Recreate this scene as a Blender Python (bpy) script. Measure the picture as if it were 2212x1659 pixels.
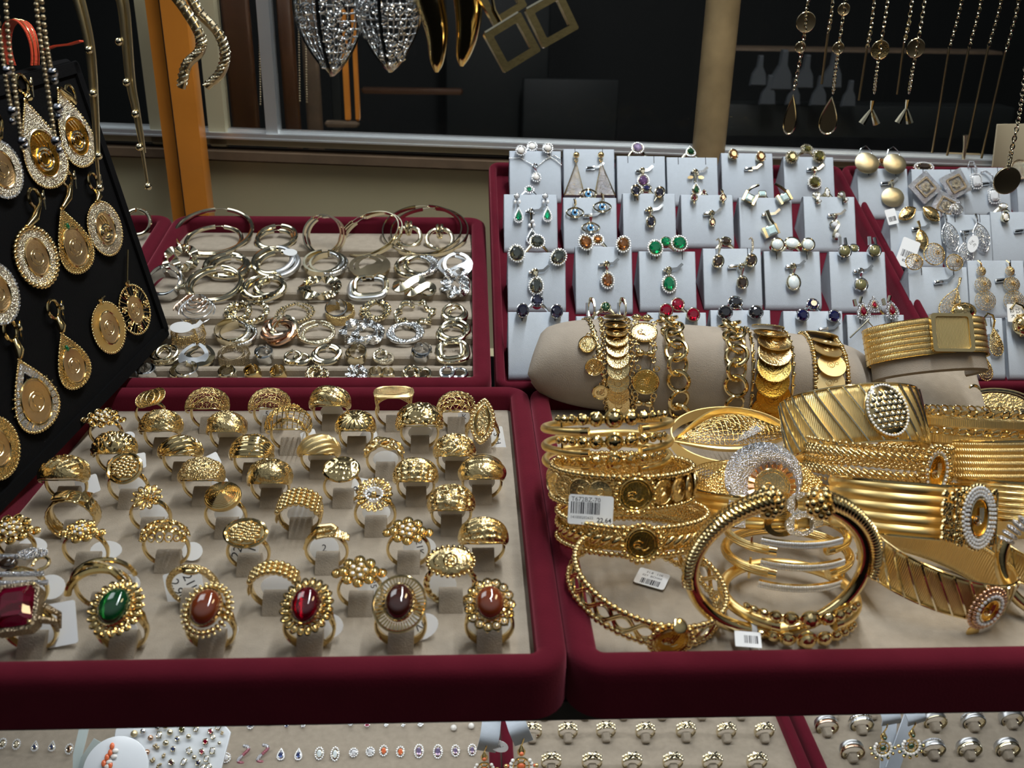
# A jeweller's window: velvet trays of gold rings, bracelets, hoops and gem pendants.  Units: metres (builders work in mm).
import bpy, math, random
from math import sin, cos, pi, sqrt, asin, atan2, radians, exp, floor, tan
from mathutils import Matrix, Vector
V = Vector
for o in list(bpy.data.objects): bpy.data.objects.remove(o)
SC = bpy.context.scene
COL = SC.collection

# ---------------------------------------------------------------- camera, light, exposure
FPX, CX, CY, CH = 2034.0, 1106.0, 829.5, 0.265
_yc = V((-98, 895, -FPX)).normalized()
_zc = V((89, 4651, FPX)); _zc = (_zc - _yc*_zc.dot(_yc)).normalized()
_xc = _yc.cross(_zc)
RW = Matrix((_xc, _yc, _zc))                      # camera -> world
CAMP = V((0, 0, CH))
cd = bpy.data.cameras.new('camera'); cam = bpy.data.objects.new('camera', cd); COL.objects.link(cam)
cam.matrix_world = Matrix.Translation(CAMP) @ RW.to_4x4()
cd.sensor_fit = 'HORIZONTAL'; cd.sensor_width = 36.0; cd.lens = 36.0*FPX/2212.0
cd.clip_start = 0.005; cd.clip_end = 50
cd.dof.use_dof = True; cd.dof.focus_distance = 0.60; cd.dof.aperture_fstop = 15.0
SC.camera = cam
SC.view_settings.view_transform = 'Standard'; SC.view_settings.look = 'None'
SC.view_settings.gamma = 1.0; SC.view_settings.use_curve_mapping = False
SC.view_settings.exposure = 0.0
W = bpy.data.worlds.new('world'); SC.world = W; W.use_nodes = True
_n = W.node_tree.nodes; _l = W.node_tree.links
_bg = _n['Background']; _tc = _n.new('ShaderNodeTexCoord'); _sp = _n.new('ShaderNodeSeparateXYZ'); _l.new(_tc.outputs['Generated'], _sp.inputs[0])
def _mr(src, a, b, lo, hi):
    q = _n.new('ShaderNodeMapRange'); q.inputs[1].default_value = a; q.inputs[2].default_value = b; q.inputs[3].default_value = lo; q.inputs[4].default_value = hi; _l.new(src, q.inputs[0]); return q.outputs[0]
_up = _mr(_sp.outputs['Z'], .10, .60, .010, 1.0); _fr = _mr(_sp.outputs['Y'], .25, -.35, .15, 1.0)   # sky above the street in front of the window
_mu = _n.new('ShaderNodeMath'); _mu.operation = 'MULTIPLY'; _l.new(_up, _mu.inputs[0]); _l.new(_fr, _mu.inputs[1])
_ms = _n.new('ShaderNodeMath'); _ms.operation = 'MULTIPLY'; _l.new(_mu.outputs[0], _ms.inputs[0]); _ms.inputs[1].default_value = 0.22
_l.new(_ms.outputs[0], _bg.inputs[1]); _bg.inputs[0].default_value = (0.88, 0.95, 1.0, 1)
def area(name, loc, size, power, col=(1, 1, 1), aim=(0, 0, -1), sy=None):
    d = bpy.data.lights.new(name, 'AREA'); d.shape = 'RECTANGLE'; d.size = size; d.size_y = sy or size
    d.energy = power; d.color = col
    o = bpy.data.objects.new(name, d); COL.objects.link(o); o.location = loc
    o.rotation_euler = V(aim).to_track_quat('-Z', 'Y').to_euler()
    return o
# louvred ceiling tubes over the display (their stripes show in the polished stones), a cool daylight panel high at the left,
# a warm lamp inside the showcase and a tube under the upper shelf for the lower one
for i in range(5):
    area('ceiling_tube', (0.20, 0.36 + 0.13*i, 0.92), 1.0, 2.55, (0.94, 0.98, 1.0), (-0.05, 0.0, -1), 0.03)
area('warm_case_lamp', (0.45, 0.36, 0.62), 0.30, 0.95, (1.0, 0.76, 0.42), (-0.3, 0.1, -1), 0.10)
area('window_daylight', (-0.75, 0.75, 1.15), 0.7, 4.0, (0.90, 0.96, 1.0), (0.6, 0.0, -1))
area('under_shelf_tube', (0.10, 0.58, -0.08), 0.9, 1.7, (0.96, 0.99, 1.0), (0, 0.15, -1), 0.05)
area('lower_back_tube', (0.10, 0.93, -0.10), 1.1, 1.8, (0.96, 0.99, 1.0), (0, -0.6, -1), 0.14)

# ---------------------------------------------------------------- pixels of the photograph to points on real surfaces
def ray(px, py): return (RW @ V((px-CX, CY-py, -FPX))).normalized()
def hit(px, py, P, n):
    d = ray(px, py); return CAMP + d*((P-CAMP).dot(n)/d.dot(n))
def depth(p): return -(RW.transposed() @ (p-CAMP)).z
def mmpx(p): return depth(p)/FPX*1000.0           # millimetres per pixel at a point
def frame(P, x, y):
    x = x.normalized(); z = x.cross(y).normalized(); y = z.cross(x)
    return Matrix(((x.x, y.x, z.x, P.x), (x.y, y.y, z.y, P.y), (x.z, y.z, z.z, P.z), (0, 0, 0, 1)))
def on(F, px, py, h=0.0):                          # point of the photo on plane F, h metres above it
    n = F.col[2].xyz; return hit(px, py, F.translation + n*h, n)
def atY(px, py, Y): return hit(px, py, V((0, Y, 0)), V((0, 1, 0)))
def atX(px, py, X): return hit(px, py, V((X, 0, 0)), V((1, 0, 0)))
RX = lambda a: Matrix.Rotation(radians(a), 4, 'X')
RY = lambda a: Matrix.Rotation(radians(a), 4, 'Y')
RZ = lambda a: Matrix.Rotation(radians(a), 4, 'Z')
TR = lambda x, y, z: Matrix.Translation((x, y, z))
FA = Matrix.Identity(4)
_dB = V((0.0, 0.9822, 0.1880)).normalized(); _dC = V((0.0, 0.93695, 0.34947)).normalized()
FB = frame(V((-0.096, 0.585, 0.013)), V((1, 0, 0)), _dB)      # plane of tray B's rim
FC = frame(V((0.0286, 0.590, 0.0082)), V((1, 0, 0)), _dC)     # plane of tray C's rim
FL = TR(0, 0, -0.38)                                          # lower shelf

# ---------------------------------------------------------------- mesh builder (mm)
class MB:
    def __init__(s): s.v = []; s.f = []
    def add(s, vs, fs, M=None):
        o = len(s.v)
        s.v += [tuple(M @ V(p)) for p in vs] if M is not None else [tuple(p) for p in vs]
        s.f += [tuple(i+o for i in f) for f in fs]; return s
    def grid(s, fn, nu, nv, cu=False, cv=False, M=None, caps=False):
        a = nu if cu else nu+1; b = nv if cv else nv+1
        vs = [fn(i/nu, j/nv) for i in range(a) for j in range(b)]
        fs = [(i*b+j, ((i+1) % a)*b+j, ((i+1) % a)*b+(j+1) % b, i*b+(j+1) % b) for i in range(nu) for j in range(nv)]
        if caps and not cu:
            fs.append(tuple(range(b))[::-1] if True else ()); fs.append(tuple((a-1)*b+j for j in range(b)))
        return s.add(vs, fs, M)
    def tube(s, pts, r, n=8, closed=False, M=None, ax=None, sec=None):
        # r: number or list; ax: list of fixed "up" directions; sec: 2-D section in units of r
        pts = [V(p) for p in pts]; N = len(pts); fr = []; u = None
        for i in range(N):
            a = pts[(i-1) % N] if (closed or i > 0) else pts[i]; b = pts[(i+1) % N] if (closed or i < N-1) else pts[i]
            t = b-a; t = t.normalized() if t.length > 1e-9 else V((0, 0, 1))
            if ax is not None: u = V(ax[i]) if isinstance(ax, list) else V(ax)
            elif u is None: u = V((0, 0, 1)) if abs(t.z) < 0.9 else V((1, 0, 0))
            u = u-t*u.dot(t); u = u.normalized() if u.length > 1e-6 else t.orthogonal().normalized()
            fr.append((u, t.cross(u)))
        S = sec or [(cos(2*pi*k/n), sin(2*pi*k/n)) for k in range(n)]
        n = len(S); vs = []
        for i in range(N):
            q = r[i] if isinstance(r, (list, tuple)) else r
            vs += [pts[i]+fr[i][0]*(c*q)+fr[i][1]*(d*q) for c, d in S]
        fs = [(i*n+k, ((i+1) % N)*n+k, ((i+1) % N)*n+(k+1) % n, i*n+(k+1) % n) for i in range(N if closed else N-1) for k in range(n)]
        if not closed: fs += [tuple(range(n))[::-1], tuple((N-1)*n+k for k in range(n))]
        return s.add(vs, fs, M)
    def sph(s, c, r, sc=(1, 1, 1), seg=10, rg=6, M=None):
        c = V(c); vs = [c+V((0, 0, r*sc[2]))]
        for j in range(1, rg):
            t = pi*j/rg
            vs += [c+V((r*sc[0]*sin(t)*cos(2*pi*i/seg), r*sc[1]*sin(t)*sin(2*pi*i/seg), r*sc[2]*cos(t))) for i in range(seg)]
        vs.append(c-V((0, 0, r*sc[2]))); L = len(vs)-1
        fs = [(0, 1+i, 1+(i+1) % seg) for i in range(seg)]
        for j in range(rg-2):
            a = 1+j*seg; fs += [(a+i, a+seg+i, a+seg+(i+1) % seg, a+(i+1) % seg) for i in range(seg)]
        a = 1+(rg-2)*seg; fs += [(a+i, L, a+(i+1) % seg) for i in range(seg)]
        return s.add(vs, fs, M)
    def prism(s, poly, z0, z1, M=None, inset=0.0):
        # polygon in xy, extruded z0..z1; inset > 0 rounds the two ends a little
        n = len(poly); cx = sum(p[0] for p in poly)/n; cy = sum(p[1] for p in poly)/n
        def lay(z, k): return [(p[0]+(cx-p[0])*k, p[1]+(cy-p[1])*k, z) for p in poly]
        if inset:
            m = max(max(abs(p[0]-cx), abs(p[1]-cy)) for p in poly); k = inset/m
            L = [lay(z0, k), lay(z0+inset, 0), lay(z1-inset, 0), lay(z1, k)] if z1-z0 > 2*inset else [lay(z0, 0), lay(z1, k)]
        else: L = [lay(z0, 0), lay(z1, 0)]
        vs = [p for l in L for p in l]; fs = [tuple(range(n))[::-1], tuple((len(L)-1)*n+i for i in range(n))]
        for j in range(len(L)-1): fs += [(j*n+i, j*n+(i+1) % n, (j+1)*n+(i+1) % n, (j+1)*n+i) for i in range(n)]
        return s.add(vs, fs, M)
    def frm(s, po, pi_, z0, z1, M=None):             # plate with a hole: outer and inner outline of equal count
        n = len(po); vs = [(p[0], p[1], z) for z in (z0, z1) for P in (po, pi_) for p in P]; fs = []
        for i in range(n):
            j = (i+1) % n
            fs += [(i, j, 2*n+j, 2*n+i), (n+j, n+i, 3*n+i, 3*n+j), (2*n+i, 2*n+j, 3*n+j, 3*n+i), (j, i, n+i, n+j)]
        return s.add(vs, fs, M)
    def box(s, c, d, M=None, b=0.0):
        x, y, z = d[0]/2, d[1]/2, d[2]/2
        if not b:
            vs = [(c[0]+i*x, c[1]+j*y, c[2]+k*z) for i in (-1, 1) for j in (-1, 1) for k in (-1, 1)]
            return s.add(vs, [(0, 1, 3, 2), (4, 6, 7, 5), (0, 4, 5, 1), (2, 3, 7, 6), (0, 2, 6, 4), (1, 5, 7, 3)], M)
        P = rrect(d[0], d[1], b*1.6, 3); P = [(p[0]+c[0], p[1]+c[1]) for p in P]
        return s.prism(P, c[2]-z, c[2]+z, M, b)
    def lathe(s, prof, seg=24, M=None):
        n = len(prof); vs = [(r*cos(2*pi*i/seg), r*sin(2*pi*i/seg), z) for i in range(seg) for r, z in prof]
        fs = [(i*n+j, ((i+1) % seg)*n+j, ((i+1) % seg)*n+j+1, i*n+j+1) for i in range(seg) for j in range(n-1)]
        if prof[0][0] > 1e-6: fs.append(tuple(i*n for i in range(seg))[::-1])
        if prof[-1][0] > 1e-6: fs.append(tuple(i*n+n-1 for i in range(seg)))
        return s.add(vs, fs, M)
    def torus(s, c, R, r, n=24, m=8, M=None, sx=1, sy=1):
        return s.tube([(c[0]+R*sx*cos(2*pi*i/n), c[1]+R*sy*sin(2*pi*i/n), c[2]) for i in range(n)], r, m, True, M)
    def outline(s, pts, r, z=0, m=6, M=None, n=None): return s.tube([(p[0], p[1], z) for p in pts], r, m, True, M)
def rrect(w, h, r, k=4):
    P = []
    for cx, cy, a in ((w/2-r, h/2-r, 0), (-w/2+r, h/2-r, 90), (-w/2+r, -h/2+r, 180), (w/2-r, -h/2+r, 270)):
        P += [(cx+r*cos(radians(a+90*i/k)), cy+r*sin(radians(a+90*i/k))) for i in range(k+1)]
    return P
MESH = {}
def mesh(name, mb, mat, key=None, sharp=0.75):
    if key and key in MESH: return MESH[key]
    me = bpy.data.meshes.new(name); me.from_pydata([(x*.001, y*.001, z*.001) for x, y, z in mb.v], [], mb.f)
    me.validate(); me.shade_smooth(); me.set_sharp_from_angle(angle=sharp); me.materials.append(M_[mat])
    if key: MESH[key] = me
    return me
def tag(o, label=None, cat=None, group=None, kind=None):
    if label: o['label'] = label
    if cat: o['category'] = cat
    if group: o['group'] = group
    if kind: o['kind'] = kind
    return o
def thing(name, label, cat, F, group=None):
    o = bpy.data.objects.new(name, None); o.empty_display_size = .005; COL.objects.link(o); o.matrix_world = F
    return tag(o, label, cat, group)
def part(name, mb, mat, parent, wire=0, solid=0, label=None, key=None, M=None, sharp=0.75):
    o = bpy.data.objects.new(name, mesh(name, mb, mat, key, sharp)); COL.objects.link(o)
    if parent: o.parent = parent
    if M is not None: o.matrix_basis = M
    if wire:
        m = o.modifiers.new('w', 'WIREFRAME'); m.thickness = wire*.001; m.use_replace = True; m.use_even_offset = False; m.use_boundary = True
    if solid:
        m = o.modifiers.new('s', 'SOLIDIFY'); m.thickness = solid*.001; m.offset = -1
    if label: o['label'] = label
    return o
def solo(name, mb, mat, label, cat, F, group=None, key=None, sharp=0.75):
    o = part(name, mb, mat, None, key=key, sharp=sharp); o.matrix_world = F; return tag(o, label, cat, group)
def struct(name, mb, mat, F=None):
    o = part(name, mb, mat, None); o['kind'] = 'structure'
    if F is not None: o.matrix_world = F
    return o
def copy_tree(o, F=None, label=None):
    c = o.copy(); COL.objects.link(c)
    if F is not None: c.matrix_world = F
    if label: c['label'] = label
    for ch in list(o.children):
        d = ch.copy(); COL.objects.link(d); d.parent = c
        for g in list(ch.children):
            e = g.copy(); COL.objects.link(e); e.parent = d
    return c
_TX = {}
def writing(txt, size, parent, M, bold=False, align='CENTER'):
    key = (txt, size, bold, align)
    if key not in _TX:
        cu = bpy.data.curves.new('t', 'FONT'); cu.body = txt; cu.size = size*.001; cu.align_x = align; cu.align_y = 'CENTER'
        cu.extrude = .00002; cu.offset = size*.001*(.02 if bold else .0); cu.resolution_u = 2
        ob = bpy.data.objects.new('t', cu); COL.objects.link(ob); bpy.context.view_layer.update()
        me = bpy.data.meshes.new_from_object(ob.evaluated_get(bpy.context.evaluated_depsgraph_get()))
        bpy.data.objects.remove(ob); me.materials.clear(); me.materials.append(M_['ink']); _TX[key] = me
    o = bpy.data.objects.new('writing', _TX[key]); COL.objects.link(o); o.parent = parent
    o.matrix_basis = M; return o

# ---------------------------------------------------------------- materials
M_ = {}
def mat(name, col, metal=0.0, rough=0.4, bump=None, sheen=0, trans=0, ior=1.45, coat=0, var=0, vs=60, spec=0.5, sheen_c=None):
    m = bpy.data.materials.new(name); m.use_nodes = True; nt = m.node_tree; b = nt.nodes['Principled BSDF']
    I = b.inputs; I['Base Color'].default_value = (*col, 1); I['Metallic'].default_value = metal; I['Roughness'].default_value = rough
    I['IOR'].default_value = ior; I['Transmission Weight'].default_value = trans; I['Coat Weight'].default_value = coat; I['Coat Roughness'].default_value = .02
    I['Specular IOR Level'].default_value = spec
    if sheen: I['Sheen Weight'].default_value = sheen; I['Sheen Roughness'].default_value = .45; I['Sheen Tint'].default_value = (*(sheen_c or [min(1, c*2+.15) for c in col]), 1)
    tc = nt.nodes.new('ShaderNodeTexCoord')
    if var:
        nz = nt.nodes.new('ShaderNodeTexNoise'); nz.inputs['Scale'].default_value = vs; nz.inputs['Detail'].default_value = 5
        mx = nt.nodes.new('ShaderNodeMix'); mx.data_type = 'RGBA'
        mx.inputs[6].default_value = (*[c*(1-var) for c in col], 1); mx.inputs[7].default_value = (*[min(1, c*(1+var)) for c in col], 1)
        nt.links.new(tc.outputs['Object'], nz.inputs['Vector']); nt.links.new(nz.outputs['Fac'], mx.inputs[0]); nt.links.new(mx.outputs[2], I['Base Color'])
    if bump:
        kind, sc, st = bump; bp = nt.nodes.new('ShaderNodeBump'); bp.inputs['Strength'].default_value = st; bp.inputs['Distance'].default_value = .0006
        if kind == 'noise': t = nt.nodes.new('ShaderNodeTexNoise'); t.inputs['Detail'].default_value = 3; out = 'Fac'
        elif kind == 'cell': t = nt.nodes.new('ShaderNodeTexVoronoi'); out = 'Distance'
        elif kind == 'smooth': t = nt.nodes.new('ShaderNodeTexVoronoi'); t.feature = 'SMOOTH_F1'; out = 'Distance'
        else:
            t = nt.nodes.new('ShaderNodeTexWave'); t.bands_direction = kind[-1].upper(); out = 'Fac'
        t.inputs['Scale'].default_value = sc
        nt.links.new(tc.outputs['Object'], t.inputs['Vector']); nt.links.new(t.outputs[out], bp.inputs['Height']); nt.links.new(bp.outputs['Normal'], I['Normal'])
    M_[name] = m; return m
G = (0.86, 0.665, 0.33); GD = (0.97, 0.72, 0.30); GP = (0.84, 0.765, 0.56); SI = (0.80, 0.82, 0.83)
mat('gold', G, 1, .13, ('noise', 260, .12)); mat('gold_satin', G, 1, .36, ('noise', 2500, .15)); mat('gold_grain', G, 1, .2, ('cell', 1100, .9))
mat('gold_hammer', G, 1, .12, ('smooth', 420, 1.0)); mat('gold_leaf', G, 1, .16, ('noise', 520, .9)); mat('gold_rib', G, 1, .25, ('wave_x', 160, .6))
mat('gold_deep', GD, 1, .14, ('noise', 300, .1)); mat('gold_deep_rib', GD, 1, .25, ('wave_z', 330, .8)); mat('gold_deep_grain', GD, 1, .2, ('cell', 1000, .9))
mat('gold_deep_satin', GD, 1, .34); mat('gold_mesh', (.95, .73, .34), 1, .33, ('wave_x', 420, .5)); mat('coin', G, 1, .22, ('noise', 900, .5)); mat('coin_deep', (.80, .42, .06), 1, .24, ('noise', 1100, .4))
mat('coin_matte', (.66, .46, .24), 1, .36, ('noise', 900, .5)); mat('coin_dark', (.42, .31, .10), 1, .22, ('noise', 1000, .5)); mat('antique', (.38, .30, .20), 1, .4, ('cell', 1100, .8))
mat('gold_pale', GP, 1, .12); mat('gold_pale_tex', GP, 1, .22, ('smooth', 900, .8)); mat('gold_pale_satin', (.80, .68, .42), 1, .34, ('wave_x', 900, .15))
mat('rose', (.80, .52, .36), 1, .2); mat('bronze', (.52, .43, .28), 1, .28)
mat('silver', SI, 1, .12); mat('silver_tex', SI, 1, .2, ('smooth', 800, .9)); mat('silver_matte', (.66, .68, .70), 1, .34); mat('steel_ball', (.42, .44, .5), 1, .14)
mat('pave', (.66, .68, .72), .9, .16, ('cell', 1500, 1.0)); mat('pave_gold', (.66, .60, .46), .95, .17, ('cell', 1500, 1.0)); mat('diamond', (.90, .92, .95), .25, .10, None, ior=2.2, coat=1)
def gem(name, c, r=.02): mat(name, c, .0, r, None, ior=1.75, coat=.6, trans=.0 if name in ('agate', 'brown_agate', 'onyx', 'doublet', 'blue_eye') else .6, spec=.8)
for n_, c_ in dict(emerald=(.0, .30, .12), green=(.008, .10, .03), ruby=(.40, .0, .03), garnet=(.10, .008, .012), dark_red=(.13, .0, .008), agate=(.16, .030, .008), brown_agate=(.045, .010, .006),
                  amethyst=(.22, .10, .30), sapphire=(.01, .012, .10), onyx=(.012, .012, .016), navy=(.02, .02, .05), mystic=(.07, .085, .08), amber=(.27, .10, .02), smoky=(.06, .035, .02),
                  olive=(.13, .12, .02), doublet=(.16, .15, .06), blue_eye=(.10, .30, .55), pale_violet=(.42, .34, .62), pink=(.62, .10, .18), blue_stone=(.10, .14, .35)).items(): gem(n_, c_)
mat('pearl', (.80, .78, .74), .0, .18, coat=.6); mat('opal', (.70, .78, .80), 0, .12, None, coat=1, var=.12, vs=500); mat('opal_blue', (.50, .68, .70), 0, .12, None, coat=1, var=.15, vs=500)
mat('coral', (.72, .16, .06), 0, .25, coat=.5); mat('pupil', (.005, .005, .008), 0, .1)
mat('velvet', (.076, .007, .0142), 0, .9, ('noise', 900, .25), sheen=.45, var=.2, vs=60, spec=.03, sheen_c=(.62, .15, .20))
mat('velvet_black', (.0035, .0035, .0038), 0, .9, ('noise', 900, .3), sheen=.0, var=.2, vs=40, spec=.08)
mat('suede', (.305, .262, .207), 0, .95, ('noise', 1500, .6), sheen=.15, var=.2, vs=170, spec=.1)
mat('suede_pillow', (.305, .265, .218), 0, .95, ('noise', 1500, .5), sheen=.15, var=.12, vs=120, spec=.1)
mat('suede_grey', (.42, .465, .52), 0, .95, ('noise', 2200, .35), sheen=.1, var=.05, vs=300, spec=.1)
mat('paper', (.80, .82, .84), 0, .6); mat('ink', (.02, .022, .03), 0, .7); mat('white_plastic', (.72, .76, .80), 0, .25); mat('clear_plastic', (.70, .80, .80), 0, .2, None, trans=.5)
mat('panel_paint', (.37, .335, .215), 0, .5, ('noise', 60, .05), var=.06, vs=14); mat('frame_paint', (.36, .325, .215), 0, .42, var=.08, vs=20)
mat('aluminium', (.80, .83, .84), .9, .38); mat('old_wood', (.095, .062, .036), 0, .65, ('noise', 150, .5), var=.45, vs=45)
mat('orange_wood', (.46, .165, .022), 0, .3, ('noise', 25, .05), var=.22, vs=22, coat=.3); mat('dark_wood', (.055, .022, .008), 0, .4, var=.4, vs=12)
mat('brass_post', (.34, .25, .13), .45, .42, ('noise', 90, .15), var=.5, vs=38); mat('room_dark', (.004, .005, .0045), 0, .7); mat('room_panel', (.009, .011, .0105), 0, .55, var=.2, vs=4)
mat('glass', (1, 1, 1), 0, .0, None, trans=1.0, ior=1.12); mat('shelf_black', (.008, .008, .008), 0, .5); mat('ribbon_red', (.50, .045, .012), 0, .6, ('wave_x', 900, .3), sheen=.2); mat('card', (.36, .31, .21), 0, .7)
mat('grey_plastic', (.05, .055, .06), 0, .5); mat('bust_dimmed', (.05, .055, .06), 0, .7)  # white busts coloured dark grey: the shop's dimness is put into the colour
# ---------------------------------------------------------------- the setting
PW1 = atY(500, 295, .970); PW2 = atY(2200, 357, .885)
FW = frame(PW1, PW2-PW1, V((0, 0, 1)))            # back wall of the window: x along it, y up, z towards the street
def onW(px, py, h=0): p = FW.inverted() @ on(FW, px, py, h); return p.x*1000, p.y*1000
m = MB(); xa, ya = onW(470, 343); m.box((350, ya-100, -9), (1500, 200, 18)); struct('wall_back', m, 'panel_paint', FW)
m = MB(); m.box((350, ya+2, -2), (1500, 4, 26)); m.box((350, ya+6.5, 2), (1500, 8, 30), None, 2); struct('trim_1', m, 'old_wood', FW)
m = MB(); m.box((350, -3, -4), (1500, 9, 18)); struct('trim_2', m, 'frame_paint', FW)
m = MB(); m.box((350, 3, 0), (1500, 4, 22), None, .8); m.box((350, 6, -6), (1500, 3, 10)); m.box((350, .2, 7), (1500, 1.6, 10), None, .4)
x0, _ = onW(597, 150); x1, _ = onW(566, 0)
m.box((onW(580, 150)[0], 250, -3), (12, 500, 14), None, 2); struct('window_1', m, 'aluminium', FW)
m = MB(); m.box((800, 255, -7), (1620, 500, 3)); struct('window_2', m, 'glass', FW)
m = MB()
for a, b in ((301, 345), (432, 470)):
    xl, xr = onW(a, 60)[0], onW(b, 60)[0]; m.box(((xl+xr)/2, 250, -3), (xr-xl, 520, 16), None, 1.5)
struct('trim_3', m, 'frame_paint', FW)
# orange wooden post in two planks with a dark gap, in front of the wall
def vpost(name, px0, py0, px1, py1, w, dep, Y, material, label, cat, rad=0):
    a = atY(px0, py0, Y); b = atY(px1, py1, Y); F = frame((a+b)/2, V((1, 0, 0)), b-a); L = (b-a).length*1000+60
    m = MB()
    if rad: m.tube([(0, -L/2+L*i/12, 0) for i in range(13)], w/2, 28)
    else: m.box((0, 0, 0), (w, L, dep), None, 1.2)
    return solo(name, m, material, label, cat, F)
vpost('wooden_post', 428, 470, 384, -10, 22, 22, .925, 'orange_wood', 'varnished orange wooden post rising behind the hoop tray', 'post')
vpost('wooden_plank', 384, 470, 340, -10, 12, 16, .935, 'orange_wood', 'narrow orange wooden plank left of the varnished post', 'post')
vpost('grey_strip', 406, 470, 360, -10, 4.5, 18, .927, 'grey_plastic', 'thin dark grey strip between the orange post and plank', 'strip')
vpost('brass_post', 1531, 334, 1562, -10, 31, 31, .905, 'brass_post', 'round tarnished brass post standing behind the pendant tray', 'post', 1)
# dim shop behind the glass
def roomy(name, x0, y0, x1, y1, Y, th, material, kind='structure', label=None, cat=None):
    a = atY(x0, y0, Y); b = atY(x1, y1, Y); m = MB(); w = abs(b.x-a.x)*1000; h = abs(a.z-b.z)*1000
    m.box((0, 0, 0), (w, th, h), None, min(3, th/4)); F = TR((a.x+b.x)/2, Y+th*.0005, (a.z+b.z)/2)
    if label: return solo(name, m, material, label, cat, F)
    return struct(name, m, material, F)
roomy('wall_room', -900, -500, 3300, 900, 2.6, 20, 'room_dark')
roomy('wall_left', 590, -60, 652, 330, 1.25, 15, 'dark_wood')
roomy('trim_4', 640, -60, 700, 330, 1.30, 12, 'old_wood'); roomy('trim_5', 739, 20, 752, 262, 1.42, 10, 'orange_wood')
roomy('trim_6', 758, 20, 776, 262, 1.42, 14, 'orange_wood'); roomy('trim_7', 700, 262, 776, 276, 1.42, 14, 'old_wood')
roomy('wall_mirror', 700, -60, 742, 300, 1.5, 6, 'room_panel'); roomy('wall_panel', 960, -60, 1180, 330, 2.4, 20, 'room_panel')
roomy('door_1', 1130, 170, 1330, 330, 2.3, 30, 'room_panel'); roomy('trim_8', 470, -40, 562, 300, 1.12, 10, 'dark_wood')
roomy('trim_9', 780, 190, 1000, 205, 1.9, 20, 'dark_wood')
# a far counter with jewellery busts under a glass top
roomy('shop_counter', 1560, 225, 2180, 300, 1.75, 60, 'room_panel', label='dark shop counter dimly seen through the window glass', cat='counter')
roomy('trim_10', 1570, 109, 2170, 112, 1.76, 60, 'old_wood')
m = MB(); m.prism([(-16, -30), (16, -30), (13, -8), (5, 6), (4, 26), (-4, 26), (-5, 6), (-13, -8)], -7, 7, RX(90), 2.5); BUST = mesh('bust', m, 'bust_dimmed')
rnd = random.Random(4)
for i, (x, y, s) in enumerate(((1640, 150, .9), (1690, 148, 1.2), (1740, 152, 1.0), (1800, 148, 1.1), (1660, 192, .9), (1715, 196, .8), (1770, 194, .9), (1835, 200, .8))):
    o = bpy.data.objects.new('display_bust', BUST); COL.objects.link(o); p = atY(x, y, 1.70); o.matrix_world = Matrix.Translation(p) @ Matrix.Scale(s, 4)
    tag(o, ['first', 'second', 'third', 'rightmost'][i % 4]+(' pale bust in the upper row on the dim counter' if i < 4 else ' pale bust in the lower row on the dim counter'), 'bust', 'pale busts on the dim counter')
# far right: beige card standing behind the second pendant tray
a = on(FW, 2183, 330, .02); F = frame(a, V((1, .15, 0)), V((0, .15, 1))); m = MB(); m.box((0, 0, 0), (36, 52, 1.5), None, .4)
solo('beige_card', m, 'card', 'plain beige card standing at the right end of the window rail', 'card', F)
# shelves
m = MB(); m.box((40, 455, -19), (1250, 300, 10)); struct('floor_shelf', m, 'shelf_black', TR(0, .0, 0))
m = MB(); m.box((40, 700, -392), (2400, 1400, 20)); struct('floor', m, 'suede', FA)

# ---------------------------------------------------------------- velvet trays
RIMP = [(0, -4), (0, 9.2), (.7, 11.2), (2.4, 12.6), (4.6, 13.2), (7.2, 13.2), (9.6, 12.5), (11.4, 11), (12.3, 8.6), (12.5, 5), (12.5, -12.6), (11, -13.4)]
def tray(label, F, x0, y0, x1, y1, zf=0.0, padmat='suede', low=0, pad=True, rim=RIMP):
    t = thing('velvet_tray', label, 'tray', F, 'burgundy velvet display trays'); cx, cy, w, h = (x0+x1)/2, (y0+y1)/2, x1-x0, y1-y0
    m = MB(); P = []
    for d, z in rim: P.append([(p[0]+cx, p[1]+cy, z+zf-(low if z < -10 else 0)) for p in rrect(w+2*d, h+2*d, 3+d, 6)])
    n = len(P[0]); vs = [p for q in P for p in q]
    fs = [(j*n+i, j*n+(i+1) % n, (j+1)*n+(i+1) % n, (j+1)*n+i) for j in range(len(P)-1) for i in range(n)]
    fs.append(tuple((len(P)-1)*n+i for i in range(n))); m.add(vs, [f[::-1] for f in fs]); part('rim', m, 'velvet', t)
    if pad:
        m = MB(); m.box((cx, cy, zf-2), (w+.6, h+.6, 4)); part('floor_pad', m, padmat, t)
    return t
TA = tray('burgundy velvet tray holding the gold rings, front left', FA, -234.6, 306, 28.2, 560)
TBR = tray('burgundy velvet tray holding the gold bracelets, front right', FA, 53, 306, 318, 560)
TBh = tray('burgundy velvet tray holding the hoop earrings, behind the ring tray', FB, -150.5, 2, 100, 246, -12.5, pad=False)
RIMC = [(d*.53, z*.86) for d, z in RIMP]
TC = tray('burgundy velvet tray holding the grey pendant pads behind the bracelet pillow', FC, -2.4, 2, 307.6, 281, -13, 'velvet', rim=RIMC)
TC2 = tray('burgundy velvet tray of grey pads at the far right', FC, 320.9, 2, 610, 281, -13, 'velvet', rim=RIMC)
TD = tray('burgundy velvet tray corner showing behind the black pendant board', FB, -440, 2, -175.5, 246, -12.5)
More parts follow.
